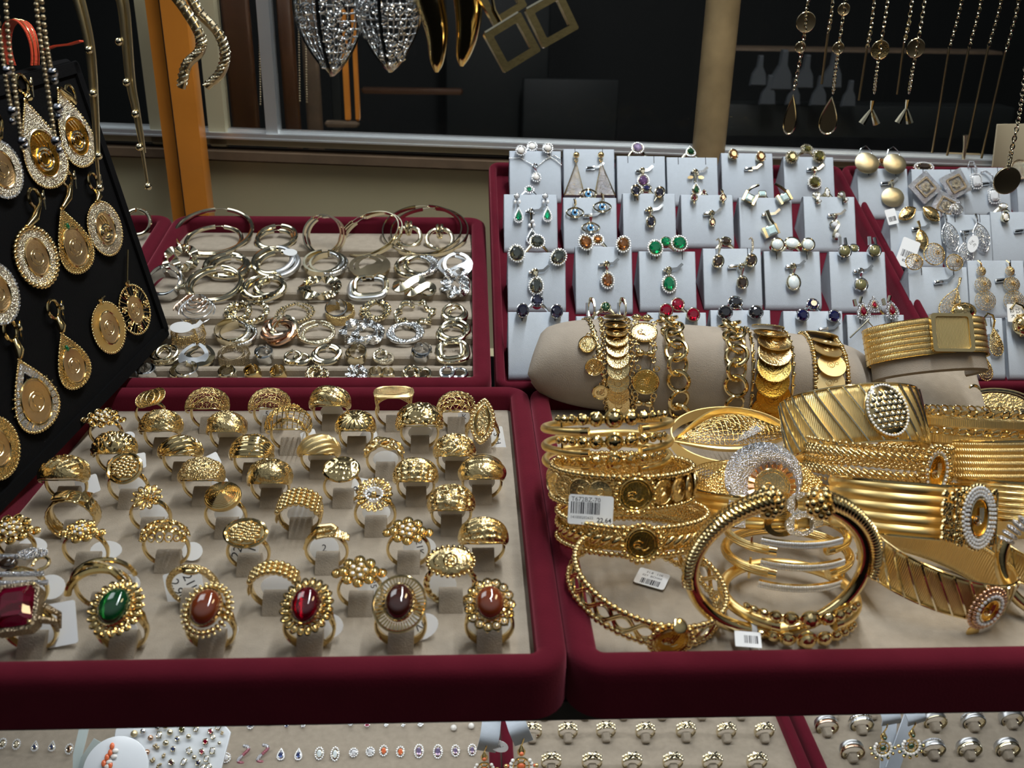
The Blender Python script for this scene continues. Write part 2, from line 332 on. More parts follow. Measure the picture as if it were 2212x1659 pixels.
# stepped pad of the hoop tray: each fold hides the foot of the hoops pushed in behind it
SLIT = [18.8, 34, 61, 89.2, 126.7, 164.3, 201.8, 252]   # along the tray, from the front rim
m = MB(); prof = []
for a, b in zip(SLIT[:-1], SLIT[1:]):
    prof += [(a+.3, -13), (a+.4, -7.6), (a+1.6, -6.4), (a+4, -6.2), (a+(b-a)*.5, -9.0), (b-1, -12.6)]
prof = [(1, -13), (4, -7.5), (9, -6.8), (17, -11)]+prof
m.grid(lambda u, v: V((-151+252*u, prof[round(v*(len(prof)-1))][0]-12.5*.0, prof[round(v*(len(prof)-1))][1])), 1, len(prof)-1)
part('stepped_pad', m, 'suede', TBh, sharp=.6)
# black pendant board leaning along the left side
EB = V((-.2166, .650, .0198)); ET = V((-.2502, .650, .2096)); EN = V((-.2353, .4198, .012))
ex = (EB-EN).normalized(); FE = frame(EN, ex, ET-EB)   # x to the back, y up the board, z out of its face (towards +X)
Lx = (EB-EN).length*1000; Ly = (ET-EB).length*1000
bd = thing('pendant_board', 'black velvet board with gold coin pendants leaning at the left', 'display board', FE)
m = MB(); m.box((Lx/2-60, Ly/2, -6.2), (Lx+120, Ly, 12), None, 3.0); part('board', m, 'velvet_black', bd)
m = MB(); 
for k, y in enumerate((8, Ly-6)): m.box((Lx/2-60, y if k else 3, .6), (Lx+118, 7, 2.4), None, 1)
m.box((Lx-3.5, Ly/2, .6), (7, Ly-4, 2.4), None, 1); part('raised_border', m, 'velvet_black', bd)
m = MB(); LP_ = [(9*cos(t)*(1+.2*sin(t)), 19*sin(t), 3.5*cos(t)) for t in [radians(-18+216*i/24) for i in range(25)]]; m.tube(LP_, 1, sec=[(-.3, -5.5), (.3, -5.5), (.3, 5.5), (-.3, 5.5)], ax=[(x, y+.01, 0) for x, y, z in LP_])
pr = on(FE, 47, 118, -.006); rb = thing('ribbon_loop', 'red ribbon loop with gold threads on top of the black board', 'ribbon', frame(pr, V((1, .02, 0)), V((0, .1, 1))))
part('ribbon', m, 'ribbon_red', rb)
m = MB()
for dz in (-3, 3): m.tube([(x*1.06, y*1.025, z+dz) for x, y, z in LP_], .38, 5)
part('gold_thread', m, 'gold', rb)
m = MB(); m.tube([(14, 3, 0), (20, 5, 1), (28, 6, 0), (36, 8, 2)], 1, sec=[(-.5, -2.4), (.5, -2.4), (.5, 2.4), (-.5, 2.4)], ax=V((0, 1, 0))); part('ribbon_end', m, 'ribbon_red', rb)
# ---------------------------------------------------------------- gold rings in the front left tray
def band(R, w0, w1, th, style=None):
    m = MB()
    if style == 'rope':
        for k in range(3):
            m.tube([((R-1.2+.75*cos(7*a+2.1*k))*sin(a), .75*sin(7*a+2.1*k), R+(R-1.2+.75*cos(7*a+2.1*k))*cos(a)) for a in [2*pi*i/84 for i in range(84)]], .8, 6, True)
        return m
    sec = [(1, .0), (.85, .72), (.0, 1), (-.85, .72), (-1, 0), (-.85, -.72), (0, -1), (.85, -.72)]
    def fn(u, v):
        a = 2*pi*u; w = w0+(w1-w0)*max(0, (1+cos(a))/2)**2; c, d = sec[round(v*8) % 8]; r = R-th/2+c*th/2
        return V((r*sin(a), d*w/2, R+r*cos(a)))
    return m.grid(fn, 40, 8, True, True)
def domefn(R, Wd, B, am):
    def P(u, v, d=0.0):
        a = u*am; b = v*radians(68); q = max(0.0, cos(u*pi/2*.94)); w = Wd*q**.55; cb = cos(b); r = R+.35+(B+d)*q**.6
        return V((r*sin(a)*(.82+.18*cb), w*sin(b)/.927, R+r*cos(a)*(1-(1-cb)*.72*q)))
    return P
def voro(n, seed, k=1.0):
    q = random.Random(seed); P = [(q.uniform(-1, 1), q.uniform(-1, 1)) for _ in range(n)]
    return lambda u, v: .9*k*(1-min(1, 3.2*sqrt(min((u-a)**2+(v-b)**2*.6 for a, b in P))))
TEX = {
 'nugget': voro(70, 3, 1.3), 'hammer': voro(34, 8, .9), 'rough': voro(130, 5, 1.0),
 'scaly': lambda u, v: .7*abs(sin(11*u+(floor(v*4+8) % 2)*1.57)*cos((v*4 % 1)*pi/2)),
 'ribs': lambda u, v: .32*abs(sin(v*15)), 'smooth': lambda u, v: 0,
 'burst': lambda u, v: .7*abs(sin(8*atan2(v-.3, u*1.4)))*min(1, 1.6*sqrt(u*u+(v-.3)**2)) if v > -.15 else .5*max(0, 1-abs(v+.55)*2.2),
 'leaf': lambda u, v: .7*abs(sin(10*(abs(v-.2*u)+u))) if (v+.5*u) > 0 else .25*max(0, sin(5*v+3*u)),
 'swirl': lambda u, v: .8*abs(sin(5*(.55*u-v)+1.2)) + (.25*abs(sin(40*(u+v))) if v < -.2 and u < .1 else 0),
 'weave': lambda u, v: (.6*abs(sin(13*u)) if (floor(u*6+60)+floor(v*4+40)) % 2 else .6*abs(sin(11*v))),
 'beadwave': lambda u, v: .75*abs(sin(15*u)*sin(12*v)) if v > .12+.3*u else .6*abs(sin(7*(v-.3*u))),
 'swoosh': lambda u, v: .15+(.9*max(0, sin(6*(v+.45*u*u))) if v < .35 else .35),
 'petal': lambda u, v: .5*abs(sin(26*u)*sin(18*v)) if (u+.2)**2*1.4+(v+.25)**2 < .22 else .8*max(0, cos(4*(u*.6-v)))**2,
 'engrave': lambda u, v: .75*abs(sin(9*u+4*sin(5*v)))*abs(cos(5*v+3*u)), 'lace': lambda u, v: .7*abs(sin(12*u+3*sin(7*v))*sin(9*v+2*sin(6*u))),
 'fan': lambda u, v: (.6*abs(sin(9*atan2(v+1, u))) if v < -.45 else (.0 if v < .15 else (.9*abs(sin(15*u+9*v)) if v < .55 else .7))),
 'rose': lambda u, v: (.9*max(0, 1-((u-.15)**2*2+(v-.35)**2*3)) if v > .05 else .65*abs(sin(13*u+8*v)) if v < -.35 else .3*abs(sin(30*u)*sin(30*v))),
 'waves': lambda u, v: .55*abs(sin(9*(v-.5*u+.25*sin(3*u))))+(.4*abs(sin(17*u)) if v > .5 else 0)}
def rosettes(fn, n, k, rad, asp, spokes=8):
    m = MB(); 
    for j in range(-n, n+1):
        for i in range(-k, k+1):
            u = (i+.5*(j % 2))*2*rad; v = j*2*rad*.87*asp
            if abs(u) > .93 or abs(v) > .93: continue
            vs = [fn(u, v, .25)]+[fn(max(-1, min(1, u+rad*1.05*cos(2*pi*q/spokes))), max(-1, min(1, v+rad*1.05*asp*sin(2*pi*q/spokes)))) for q in range(spokes)]
            m.add(vs, [(0, 1+q, 1+(q+1) % spokes) for q in range(spokes)])
    return m
def h_dome(t, R, o):
    Wd, B, am = o.get('W', 9.0)*1.04, o.get('B', 3.0)*1.4, radians(o.get('am', 78)); fn = domefn(R, Wd, B, am); k = o.get('tex', 'smooth'); mt = o.get('m', 'gold')
    if k in ('fil', 'cage', 'star', 'mesh'):
        if k == 'fil': m = rosettes(fn, 5, 6, .125, 1.25)
        elif k == 'star': m = rosettes(fn, 4, 4, .19, 1.35, 6)
        else: m = MB().grid(lambda u, v: fn(2*u-1, 2*v-1), 15 if k == 'cage' else 20, 9 if k == 'cage' else 12)
        part('openwork_head', m, mt, t, wire={'fil': .5, 'star': .8, 'cage': .5}.get(k, .5))
        m = MB()
        for s in (-1, 1): m.tube([fn(-1+2*i/30, s*.98) for i in range(31)], .5, 6)
        if k == 'cage':
            for i in range(2, 14): m.tube([fn(-1+2*i/15, -1+2*j/12, .2) for j in range(13)], .34, 5)
            m.sph(fn(.1, .6, 1), 1.3); [m.sph(fn(.1+.13*cos(a), .6+.22*sin(a), .9), .7) for a in [2*pi*i/9 for i in range(9)]]
        if k == 'star':
            q = random.Random(2)
            for i in range(26): m.sph(fn(q.uniform(-.7, .7), q.uniform(-.75, .75), .5), .9, (1, 1, .5), 6, 4)
        part('rim_wire', m, mt, t)
    else:
        f = TEX[k]; m = MB().grid(lambda u, v: fn(2*u-1, 2*v-1, 2.1*f(2*u-1, 1-2*v)), 72, 44); part('domed_head', m, {'nugget': 'gold', 'leaf': 'gold_satin' if o.get('m') else 'gold', 'scaly': 'gold', 'ribs': 'gold', 'burst': 'gold'}.get(k, 'gold_leaf') if mt == 'gold' else mt, t, solid=.8)
        m = MB()
        if k == 'nugget':
            q = random.Random(4)
            for i in range(150):
                z = (i+.5)/150*2-1; v_ = z*.95; u_ = ((i*.618034) % 1)*1.8-.9; p_ = fn(u_, v_, .5); nn = (p_-V((0, 0, R-4))).normalized(); m.sph((0, 0, 0), 1.35, (1.15, .8, .6), 6, 4, Matrix.Translation(p_) @ nn.to_track_quat('Z', 'Y').to_matrix().to_4x4() @ RZ(q.uniform(0, 180)))
        if k == 'ribs':
            for c in (-.5, .0, .5): [m.sph(fn(c+.06*j, -1+2*j/16, .75), .62, (1, 1, 1), 6, 4) for j in range(17)]
        for s in (-1, 1): m.tube([fn(-1+2*i/28, s) for i in range(29)], .42, 5)
        part('edge', m, 'gold', t)
def oval(a, b, n=24, ph=0): return [(a*cos(2*pi*i/n+ph), b*sin(2*pi*i/n+ph)) for i in range(n)]
def tear(a, b, n=28):          # point up
    P = []
    for i in range(n):
        q = 2*pi*i/n; P.append((a*sin(q)*(sin(q/2))**1.25*1.12, b*cos(q)))
    return P[::-1]
def marq(a, b, n=24): return [(a*abs(cos(q))**1.6*(1 if cos(q) > 0 else -1), b*sin(q)) for q in [2*pi*i/n for i in range(n)]]
def cabochon(a, b, h, seg=24): return MB().lathe([(1, 0), (1.0, .12), (.93, .42), (.78, .68), (.55, .87), (.28, .97), (0, 1)], seg, Matrix.Diagonal((a, b, h, 1)))
def facet(P, h):               # faceted stone: girdle outline P, table up, alternating kite facets
    m = MB(); n = len(P); k = 8 if n > 8 else n
    at_ = lambda t, s, z: (lambda i, f: ((P[i % n][0]*(1-f)+P[(i+1) % n][0]*f)*s, (P[i % n][1]*(1-f)+P[(i+1) % n][1]*f)*s, z))(int(floor(t*n)), t*n-floor(t*n))
    A = [at_(i/k, 1, h*.42) for i in range(k)]+[at_((i+.5)/k, .84, h*.74) for i in range(k)]+[at_(i/k, .58, h) for i in range(k)]+[at_((i+.5)/k, 1.0, h*.42) for i in range(k)]+[at_(i/k, .8, 0) for i in range(k)]
    fs = [tuple(2*k+i for i in range(k))]
    for i in range(k):
        j = (i+1) % k; fs += [(i, 3*k+i, k+i), (3*k+i, j, k+i), (k+i, j, 2*k+j), (i, k+i, 2*k+i), (2*k+i, k+i, 2*k+j), (4*k+i, 3*k+i, i), (4*k+i, 4*k+j, 3*k+i), (4*k+j, j, 3*k+i)]
    return m.add(A, fs)
def h_cab(t, R, o):            # cabochon ring: stone, claws, twisted collar and a fringe of petals
    a, b, c = o.get('a', 6.2), o.get('b', 7.7), o['stone']; H = TR(0, -1.6, 2*R+1.2) @ RX(o.get('tilt', 30)) @ RZ(o.get('rz', 0))
    part('stone', cabochon(a, b, 5.2, 28), c, t, M=H @ TR(0, 0, 2.0))
    m = MB().lathe([(.95, -1.6), (1.04, 0), (1.06, 2.2), (1.0, 2.6)], 28, H @ Matrix.Diagonal((a, b, 1, 1)))
    n = 26
    for i in range(n):
        q = 2*pi*i/n; m.tube([H @ V((a*1.03*cos(q+d), b*1.03*sin(q+d), z)) for d, z in ((-.14, 1.6), (0, 2.5), (.14, 2.0))], .5, 5)
    part('collar', m, 'gold', t)
    m = MB(); fr = o.get('fringe', 'petal'); n = o.get('n', 18)
    for i in range(n):
        q = 2*pi*i/n; x, y = (a+2.4)*cos(q), (b+2.4)*sin(q); L = H @ TR(x, y, -.2) @ RZ(math.degrees(atan2(y/b, x/a))-90)
        if fr == 'petal': m.torus((0, 0, 0), 1.75, .52, 12, 5, L, .72, 1.3); m.sph((0, 0, 0), 1.0, (.9, 1.7, .5), 7, 4, L)
        elif fr == 'bead': m.sph((0, 0, 0), 1.15, (1, 1.3, .9), 7, 5, L); m.sph((0, 1.5, -.6), .8, (1, 1, 1), 6, 4, L)
        elif fr == 'crown': m.torus((0, 0, .3), 1.8, .55, 12, 5, L); m.sph((0, 0, .6), .95, (1, 1, .7), 6, 4, L); m.sph((0, 1.9, -.3), .7, (1, 1, 1), 6, 4, L)
        elif fr == 'rays': m.box((0, 0, 0), (.5, 3.4, .9), L)
    if fr == 'rays': m.outline(oval(a+4.6, b+4.4, 40), .62, 0, 6, H)
    part('fringe', m, 'gold', t)
    m = MB()
    for s in (-1, 1):
        for e in (-1, 1): m.tube([(s*(R-.8), e*.5, R*1.0), (s*R*.82, e*2.2, R*1.55), (s*a*.8, e*3.2, 2*R+.3)], [.8, .85, .9], 6)
    part('shoulders', m, 'gold', t)
def h_cluster(t, R, o):        # flower head of round settings with small stones
    H = TR(0, -.8, 2*R+.6) @ RX(o.get('tilt', 26)); mt = o.get('m', 'gold_deep'); rr = o.get('r', 5.2)*1.22; n = o.get('n', 8); pr = o.get('pr', 2.0)*1.2
    m = MB(); g = MB(); L = [(rr*cos(2*pi*i/n), rr*.8*sin(2*pi*i/n), 0, pr) for i in range(n)]+[(.46*rr*cos(2*pi*i/5), .4*rr*sin(2*pi*i/5), 1.4, pr*.72) for i in range(5)]+[(0, 0, 2, pr*.7)]
    for s in (-1, 1): L += [(s*(rr+3.4), 0, -1.8, pr*.9)]
    for i, (x, y, z, r) in enumerate(L):
        m.torus((x, y, z), r*.92, .4, 12, 5, H); m.lathe([(.2, -1), (r*.9, -.3), (r*.75, .1), (.01, .25)], 10, H @ TR(x, y, z-.1))
        (g if (n <= i < n+6) else m).sph((x, y, z+.35), r*.52, (1, 1, .7), 7, 4, H)
    part('flower_head', m, mt, t); part('small_stones', g, 'diamond', t)
def h_petals(t, R, o):         # open daisy of looped petals
    H = TR(0, -.5, 2*R+1) @ RX(o.get('tilt', 24)); m = MB(); n = o.get('n', 11)
    for i in range(n):
        q = 2*pi*i/n; L = H @ RZ(math.degrees(q)); ln = o.get('L', 5.4)
        m.tube([L @ V((o.get('c0', 2)+ln*(1-cos(w))/2*1.0, 1.35*sin(w), .9*sin(w/2)-.7*((1-cos(w))/2)**2)) for w in [2*pi*k/14 for k in range(14)]], .38, 5, True)
        m.sph((o.get('c0', 2)+ln*.55, 0, .1), 1.0, (1.7, .75, .45), 7, 4, L)
    m.sph((0, 0, 1.0), 1.5, (1, 1, .8), 8, 5, H)
    part('flower_head', m, o.get('m', 'gold_deep'), t)
    if o.get('pave'):
        g = MB(); [g.sph((4.3*cos(a), 3.3*sin(a), 1.2), .8, (1, 1, .8), 6, 4, H) for a in [2*pi*i/16 for i in range(16)]]; part('small_stones', g, 'diamond', t)
def h_disc(t, R, o):           # flat or domed oval plate across the finger
    H = TR(0, -.5, 2*R+.8) @ RX(o.get('tilt', 20)) @ RZ(o.get('rz', 0)); a, b, h = o.get('a', 9), o.get('b', 6.4), o.get('h', 2.4)
    m = MB().lathe([(1.0, -1.0), (1.04, -.2), (1.0, .1)]+[(r_, h*(1-r_*r_)**.6+.1) for r_ in (.97, .9, .8, .66, .5, .33, .16, 0)], 36, H @ Matrix.Diagonal((a, b, 1, 1)))
    part('plate', m, o.get('m', 'gold_leaf'), t); k = o.get('add'); m = MB()
    if k == 'spiral':
        m.tube([H @ V((a*r_*cos(i*.19), b*r_*sin(i*.19), .25+h*(1-r_*r_)**.6)) for i, r_ in [(i, 1-i/420) for i in range(418)]], [.36+.12*(i % 2) for i in range(418)], 5)
    if k == 'beads':
        for i in range(30): q = 2*pi*i/30; m.sph(H @ V((a*1.05*cos(q), b*1.05*sin(q), .1)), .8, (1, 1, 1), 7, 4)
    if k == 'basket':
        q = random.Random(6)
        for i in range(34): x, y = .72*sqrt((i+.5)/34)*cos(i*2.4), .72*sqrt((i+.5)/34)*sin(i*2.4); m.sph(H @ V((a*x, b*y, h*.9+.6)), 1.3, (1.25, .8, .8), 8, 5)
        m.outline(oval(a, b, 30), 1.0, .4, 6, H)
    if k == 'crest':
        for i in range(26): q = 2*pi*i/26; m.sph(H @ V((a*1.03*cos(q), b*1.05*sin(q), .1)), .95, (1, 1, .8), 7, 4)
        m.torus((0, 0, h), 3.0, .4, 20, 5, H); m.torus((.3, .4, h), 1.4, .35, 12, 5, H); m.torus((-.5, -1.0, h), 1.1, .35, 12, 5, H)
        for s in (-1, 1): m.outline([(s*5.6+x, y) for x, y in oval(1.8, 2.4, 12)], .35, h*.7, 5, H)
    if m.v: part('ornament', m, 'gold', t)
def h_coins(t, R, o):
    for i in range(3):
        H = TR(-2.5+3.4*i, .2, 2*R+.2+1.0*i) @ RX(26) @ RY(-16) @ RZ(20); m = MB().lathe([(0, -.3), (6.4, -.3), (6.4, .3), (6.0, .35), (5.6, .2), (0, .2)], 28, H)
        m.torus((0, 0, .3), 6.3, .28, 28, 5, H); part('coin_disc', m, 'coin', t)
def h_saddle(t, R, o):
    P = lambda u, v, d=0: V((u*11.6, v*7.2*(1-.12*u*u), 2*R+2.6-1.6*u*u-1.1*v*v+d))
    m = MB().grid(lambda u, v: P(.82*(2*u-1), .72*(2*v-1)), 16, 9); part('mesh_panel', m, 'gold', t, wire=.55)
    m = MB()
    for k, r in ((1, 1.0), (.9, .8)): m.tube([P(k*x/11.6, k*y/7.2, .0) for x, y in rrect(23, 14, 4.5, 6)], r, 6, True)
    m.grid(lambda u, v: P(*( (lambda a: ((.84+.2*v)*cos(a)*1.05, (.76+.28*v)*sin(a)*1.1))(2*pi*u)), .3), 40, 3, True); part('frame', m, 'gold_satin', t)
    m = MB().grid(lambda u, v: V(((1 if u < .5 else -1)*(10.4-2.2*v), -6.4+12.8*((u*2) % 1.0), 2*R+1-R*1.1*v)), 17, 6); m = MB()
    for s in (-1, 1):
        m.grid(lambda u, v, s=s: V((s*(11.2-1.5*v*v), (-6.2+12.4*u)*(1-.5*v), 2*R+1-R*1.05*v)), 7, 6)
        m.grid(lambda u, v, s=s: V((-10.5+21*u, s*5.5, 2*R+1.4-(1.2+5.0*abs(2*u-1)**2)*v)), 18, 3)
    part('mesh_sides', m, 'gold', t, wire=.6)
def h_marquise(t, R, o):
    H = TR(0, -2.4, 2*R+.2) @ RX(52) @ RZ(-6); m = MB().prism(marq(6.4, 12.6, 30), -.8, .6, H, .4); part('plate', m, 'gold_leaf', t)
    m = MB(); Q = marq(6.4, 12.6, 34)
    for x, y in Q: m.sph((x*1.05, y*1.03, 0), 1.25, (1, 1, .9), 8, 5, H)
    m.outline(marq(4.4, 10.0, 28), .5, .9, 5, H); m.outline(marq(3.6, 8.8, 28), .35, .9, 5, H); q = random.Random(3)
    for i in range(16): y = -7+14*i/15; m.sph((q.uniform(-1, 1)*2.6*(1-abs(y)/9), y, .9), .8, (1, 1, .6), 6, 4, H)
    m.sph((0, -7.2, 1), 1.1, (1, 1, .8), 8, 5, H); part('beaded_border', m, 'gold', t)
    m = MB(); [m.tube([(s*R*.96, -.3, R*1.1), (s*R*.82, -.9, R*1.55), (s*5.6, -1.6, 2*R-.6)], [1.0, 1.4, 2.6], 6) for s in (-1, 1)]; part('shoulders', m, 'gold_grain', t)
def h_beads(t, R, o):          # rows of round beads across the top
    m = MB(); rows = o.get('rows', 3); r = o.get('r', 1.35)
    for j in range(rows):
        n = o.get('n', 12)
        for i in range(n):
            a = radians(-58+116*i/(n-1)); q = R+.4; m.sph((q*sin(a), (j-(rows-1)/2)*r*1.9, R+q*cos(a)), r, (1, 1, 1), 8, 5)
    part('beaded_head', m, 'gold', t); m = MB()
    for s in (-1, 1): m.grid(lambda u, v, s=s: V(((R+.2)*sin(s*radians(62+38*u)), (2*v-1)*rows*r*.95*(1-.45*u), R+(R+.2)*cos(radians(62+38*u)))), 6, 6)
    part('mesh_shoulders', m, 'gold', t, wire=.45)
def h_wide(t, R, o):           # wide scaly band with a knot on top
    m = MB().grid(lambda u, v: (lambda a, r: V((r*sin(a), (2*v-1)*4.6, R+r*cos(a))))(radians(-150+300*u), R+.35*abs(sin(60*u+(floor(v*6) % 2)*1.57))), 90, 12); part('scaled_band', m, 'gold', t, solid=.8)
    m = MB(); m.box((0, -.5, 2*R+.8), (8.5, 7, 1.6), RY(-8), .6); m.box((2.5, -1, 2*R+1.6), (5, 8, 1), RY(14), .4); part('knot', m, 'gold', t)
def h_snake(t, R, o):
    m = MB(); m.tube([((R)*sin(a), -1.6*(a+.2)*.4, R+R*cos(a)) for a in [radians(-150+ (150+165)*i/50) for i in range(51)]], [.9+.9*min(1, i/30) for i in range(51)], 8); part('scaled_body', m, 'gold_grain', t)
    m = MB(); m.sph((1.5, -3.2, 2*R+.2), 1.9, (2.2, 1.0, .75)); m.tube([(-6.5, -.6, 2*R-2.4), (-3, -1.5, 2*R-.2), (1, -2.8, 2*R+.3)], [1, 1.3, 1.6], 8); part('snake_head', m, 'gold', t)
    m = MB(); q = random.Random(1); [m.sph((-4+i*.9, -1.2+q.uniform(-.8, .8), 2*R+.6), .8, (1, 1, 1), 6, 4) for i in range(9)]; part('studs', m, 'gold', t)
def h_cross(t, R, o):          # crossing bands, some set with stones
    for k, (s, mt, w) in enumerate(((1, 'gold_deep', 1.7), (1, 'pave_gold', .9), (-1, 'gold_deep', 1.5), (-1, 'pave_gold', .9), (1, 'gold', 1.2))):
        m = MB(); m.tube([((R+.3+.25*k)*sin(a), s*(6.2*sin(a*.9)*.6)+(k-2)*1.5, R+(R+.4+.25*k)*cos(a)) for a in [radians(-80+160*i/30) for i in range(31)]], w, 8, ax=None)
        part('crossing_band', m, mt, t)
def h_vine(t, R, o):
    m = MB(); q = random.Random(12)
    for k in range(3): m.tube([((R+.5)*sin(a), 4.4*sin(2.2*a+k*2.1), R+(R+.7+.8*cos(3*a+k))*cos(a)) for a in [radians(-72+144*i/30) for i in range(31)]], [1.0+.4*sin(i*.8) for i in range(31)], 7)
    for i in range(7): a = radians(q.uniform(-55, 55)); m.sph(((R+1.4)*sin(a), q.uniform(-4, 4), R+(R+1.4)*cos(a)), 1.7, (1.3, .8, .6), 8, 5)
    part('branch_head', m, 'gold_leaf', t)
def h_square(t, R, o):         # square red stone on a pavé gallery
    H = TR(-2, -2, 2*R+1) @ RX(30) @ RZ(8); P = [(x*1.0, y*1.0) for x, y in rrect(15, 17, 2.2, 1)]
    part('stone', facet(P, 5), 'dark_red', t, M=H @ TR(0, 0, 1.2), sharp=.2)
    m = MB(); m.frm([(x*1.2, y*1.2) for x, y in P], [(x*.96, y*.96) for x, y in P], -3.6, 2.6, H)
    for s in (-1, 1):
        for e in (-.7, .7): m.tube([(s*(R+.2), e*1.2, R*.95), (s*(R+.6), e*3.4, R*1.5), (s*8.2-2, e*6-2, 2*R-1)], [.8, 1.3, 1.6], 6)
    part('stone_set_gallery', m, 'antique', t)
    m = MB(); [m.sph((x*7, y*8, 4.2), 1.05, (1, 1, .8), 8, 5, H) for x in (-1, 1) for y in (-1, 1)]; part('claws', m, 'gold', t)
def h_diamonds(t, R, o):       # tiara of silver pavé scrolls with a dark stone
    m = MB(); H = TR(0, -1, 2*R-1) @ RX(20)
    for y, w in ((-6.5, 15), (-2, 12), (7, 9)): m.tube([H @ V((-w+2*w*i/20, y-1.2*cos(pi*i/20-pi/2)*1, 2.4*cos((i/20-.5)*2.4))) for i in range(21)], 1.25, 7)
    m.prism([(2, 4), (12, 6), (11, 9), (4, 10.5), (-2, 8)], 2, 3, H, .3); part('stone_set_scrolls', m, 'pave', t)
    part('stone', cabochon(4, 3, 2.5), 'smoky', t, M=H @ TR(-4, 2.4, 2)); m = MB()
    m.tube([H @ V((9.5+3.4*cos(a), 2.8+3.2*sin(a), 1.5)) for a in [radians(200-300*i/20) for i in range(21)]]+[H @ V((12.5, -6, -3))], .8, 7); part('gold_scroll', m, 'gold', t)
def h_layers(t, R, o):         # overlapping marquise scales
    fn = domefn(R, 7, 2.2, radians(70)); m = MB()
    for j in range(4):
        for i in range(7-j % 2):
            u = -.78+1.56*(i+.5*(j % 2))/6; v = -.75+.5*j; P = [fn(u+.13*cos(w), v+.26*sin(w)*1.0, .5+.5*cos(w/2)**2) for w in [2*pi*k/12 for k in range(12)]]
            m.tube(P, .36, 5, True); m.sph(fn(u, v, .3), 1.0, (1.1, 1.2, .5), 7, 4)
    part('layered_head', m, 'gold_deep', t)
def h_hook(t, R, o):
    m = MB().grid(lambda u, v: V((-4.5+16*u, -3+6.5*v*(1-.5*u), 2*R+.6-2.2*(u-.4)**2*3+.35*abs(sin(30*u)*sin(14*v))-1.2*(1-v))), 30, 12); part('filigree_plate', m, 'gold_leaf', t, solid=1)
    m = MB(); m.tube([(-R*.98, 0, R*1.1), (-R*.8, -.5, R*1.65), (-3, 1, 2*R+2.4), (3, 1.2, 2*R+3), (5.6, -.6, 2*R+2.6), (4.6, -3, 2*R+1.7), (.5, -3.6, 2*R+1.4)], [1, 1.1, 1.2, 1.2, 1.1, 1.0, .8], 8); part('hook', m, 'gold', t)
HEADS = dict(dome=h_dome, cab=h_cab, cluster=h_cluster, petals=h_petals, disc=h_disc, coins=h_coins, saddle=h_saddle, marquise=h_marquise, beads=h_beads, wide=h_wide, snake=h_snake, cross=h_cross, vine=h_vine, square=h_square, diamonds=h_diamonds, layers=h_layers, hook=h_hook)
def paper_tag(t, M, w, h, txt=None, shape='oval', size=4, rot=0):
    P = oval(w/2, h/2, 22) if shape == 'oval' else rrect(w, h, 1.0, 2)
    g = part('price_tag', MB().prism(P, -.15, .15), 'paper', t, M=M, label='white paper price tag')
    if txt:
        for i, s in enumerate(txt.split('|')): writing(s, size, g, (TR(0, 0, .16) @ RZ(rot) @ TR(0, (len(txt.split('|'))-1)*size*.5-i*size*1.05, 0)).copy() if False else Matrix.Translation((0, 0, .00018)) @ RZ(rot) @ Matrix.Translation((0, ((len(txt.split('|'))-1)*.5-i)*size*.00105, 0)))
    return g
mmT = lambda x, y, z: Matrix.Translation((x*.001, y*.001, z*.001))
def mm(M): # matrix with mm translation -> metres
    M = M.copy(); M[0][3] *= .001; M[1][3] *= .001; M[2][3] *= .001; return M
_part0 = part
def part(name, mb, mat, parent, wire=0, solid=0, label=None, key=None, M=None, sharp=0.75):
    return _part0(name, mb, mat, parent, wire, solid, label, key, mm(M) if M is not None else None, sharp)
TONGUE = MB(); TONGUE.grid(lambda u, v: (lambda p: V((-5.4+10.8*u, p[0], p[1])))([(5, -.5), (4.4, 5.0), (3.4, 7.0), (1.8, 7.8), (.2, 7.6), (-1.4, 6.6), (-6.6, 1.2), (-7.4, -.6)][round(v*7)]), 4, 7)
for s in (0, 1): TONGUE.add([(-5.4+10.8*s, a, b) for a, b in [(5, -.5), (4.4, 5.0), (3.4, 7.0), (1.8, 7.8), (.2, 7.6), (-1.4, 6.6), (-6.6, 1.2), (-7.4, -.6)]], [tuple(range(8)) if s else tuple(range(8))[::-1]])
def ring(x0, x1, yb, kind, o, label, tg=None):
    p = on(FA, (x0+x1)/2, yb)+V((0, .0072, 0)); p.z = 0; px = mmpx(p+V((0, 0, .01))); R = max(8.6, min(12.2, (x1-x0)*px/2*o.get('k', 1)))
    F = Matrix.Translation(p+V((0, 0, -.0006))) @ RZ(o.get('yaw', 0)) @ RX(o.get('lean', 3))
    t = thing('gold_ring', label, 'ring', F, 'gold rings in the front left tray')
    part('band', band(R, o.get('w0', 2.2), o.get('w1', 3.4), 1.5, o.get('band')), o.get('bm', 'gold'), t)
    HEADS[kind](t, R, o)
    s = part('ring_slot', TONGUE, 'suede', TA, key='tongue', sharp=1.2); s.matrix_basis = Matrix.Translation(p)
    if tg == 'o': paper_tag(t, TR(0, 4.6, 8.6) @ RX(58), 14.5, 9.5)
    elif tg == 'r': paper_tag(t, TR(6.5, 6.0, 6.0) @ RX(50) @ RZ(20), 11, 8)
    elif tg: paper_tag(t, TR(tg[1], tg[2], tg[3]) @ RX(tg[4]) @ RZ(tg[5]), tg[6], tg[7], tg[0], tg[8] if len(tg) > 8 else 'rect', tg[9] if len(tg) > 9 else 4.5, tg[10] if len(tg) > 10 else 0)
    return t
D = lambda tex, **k: dict(tex=tex, **k)
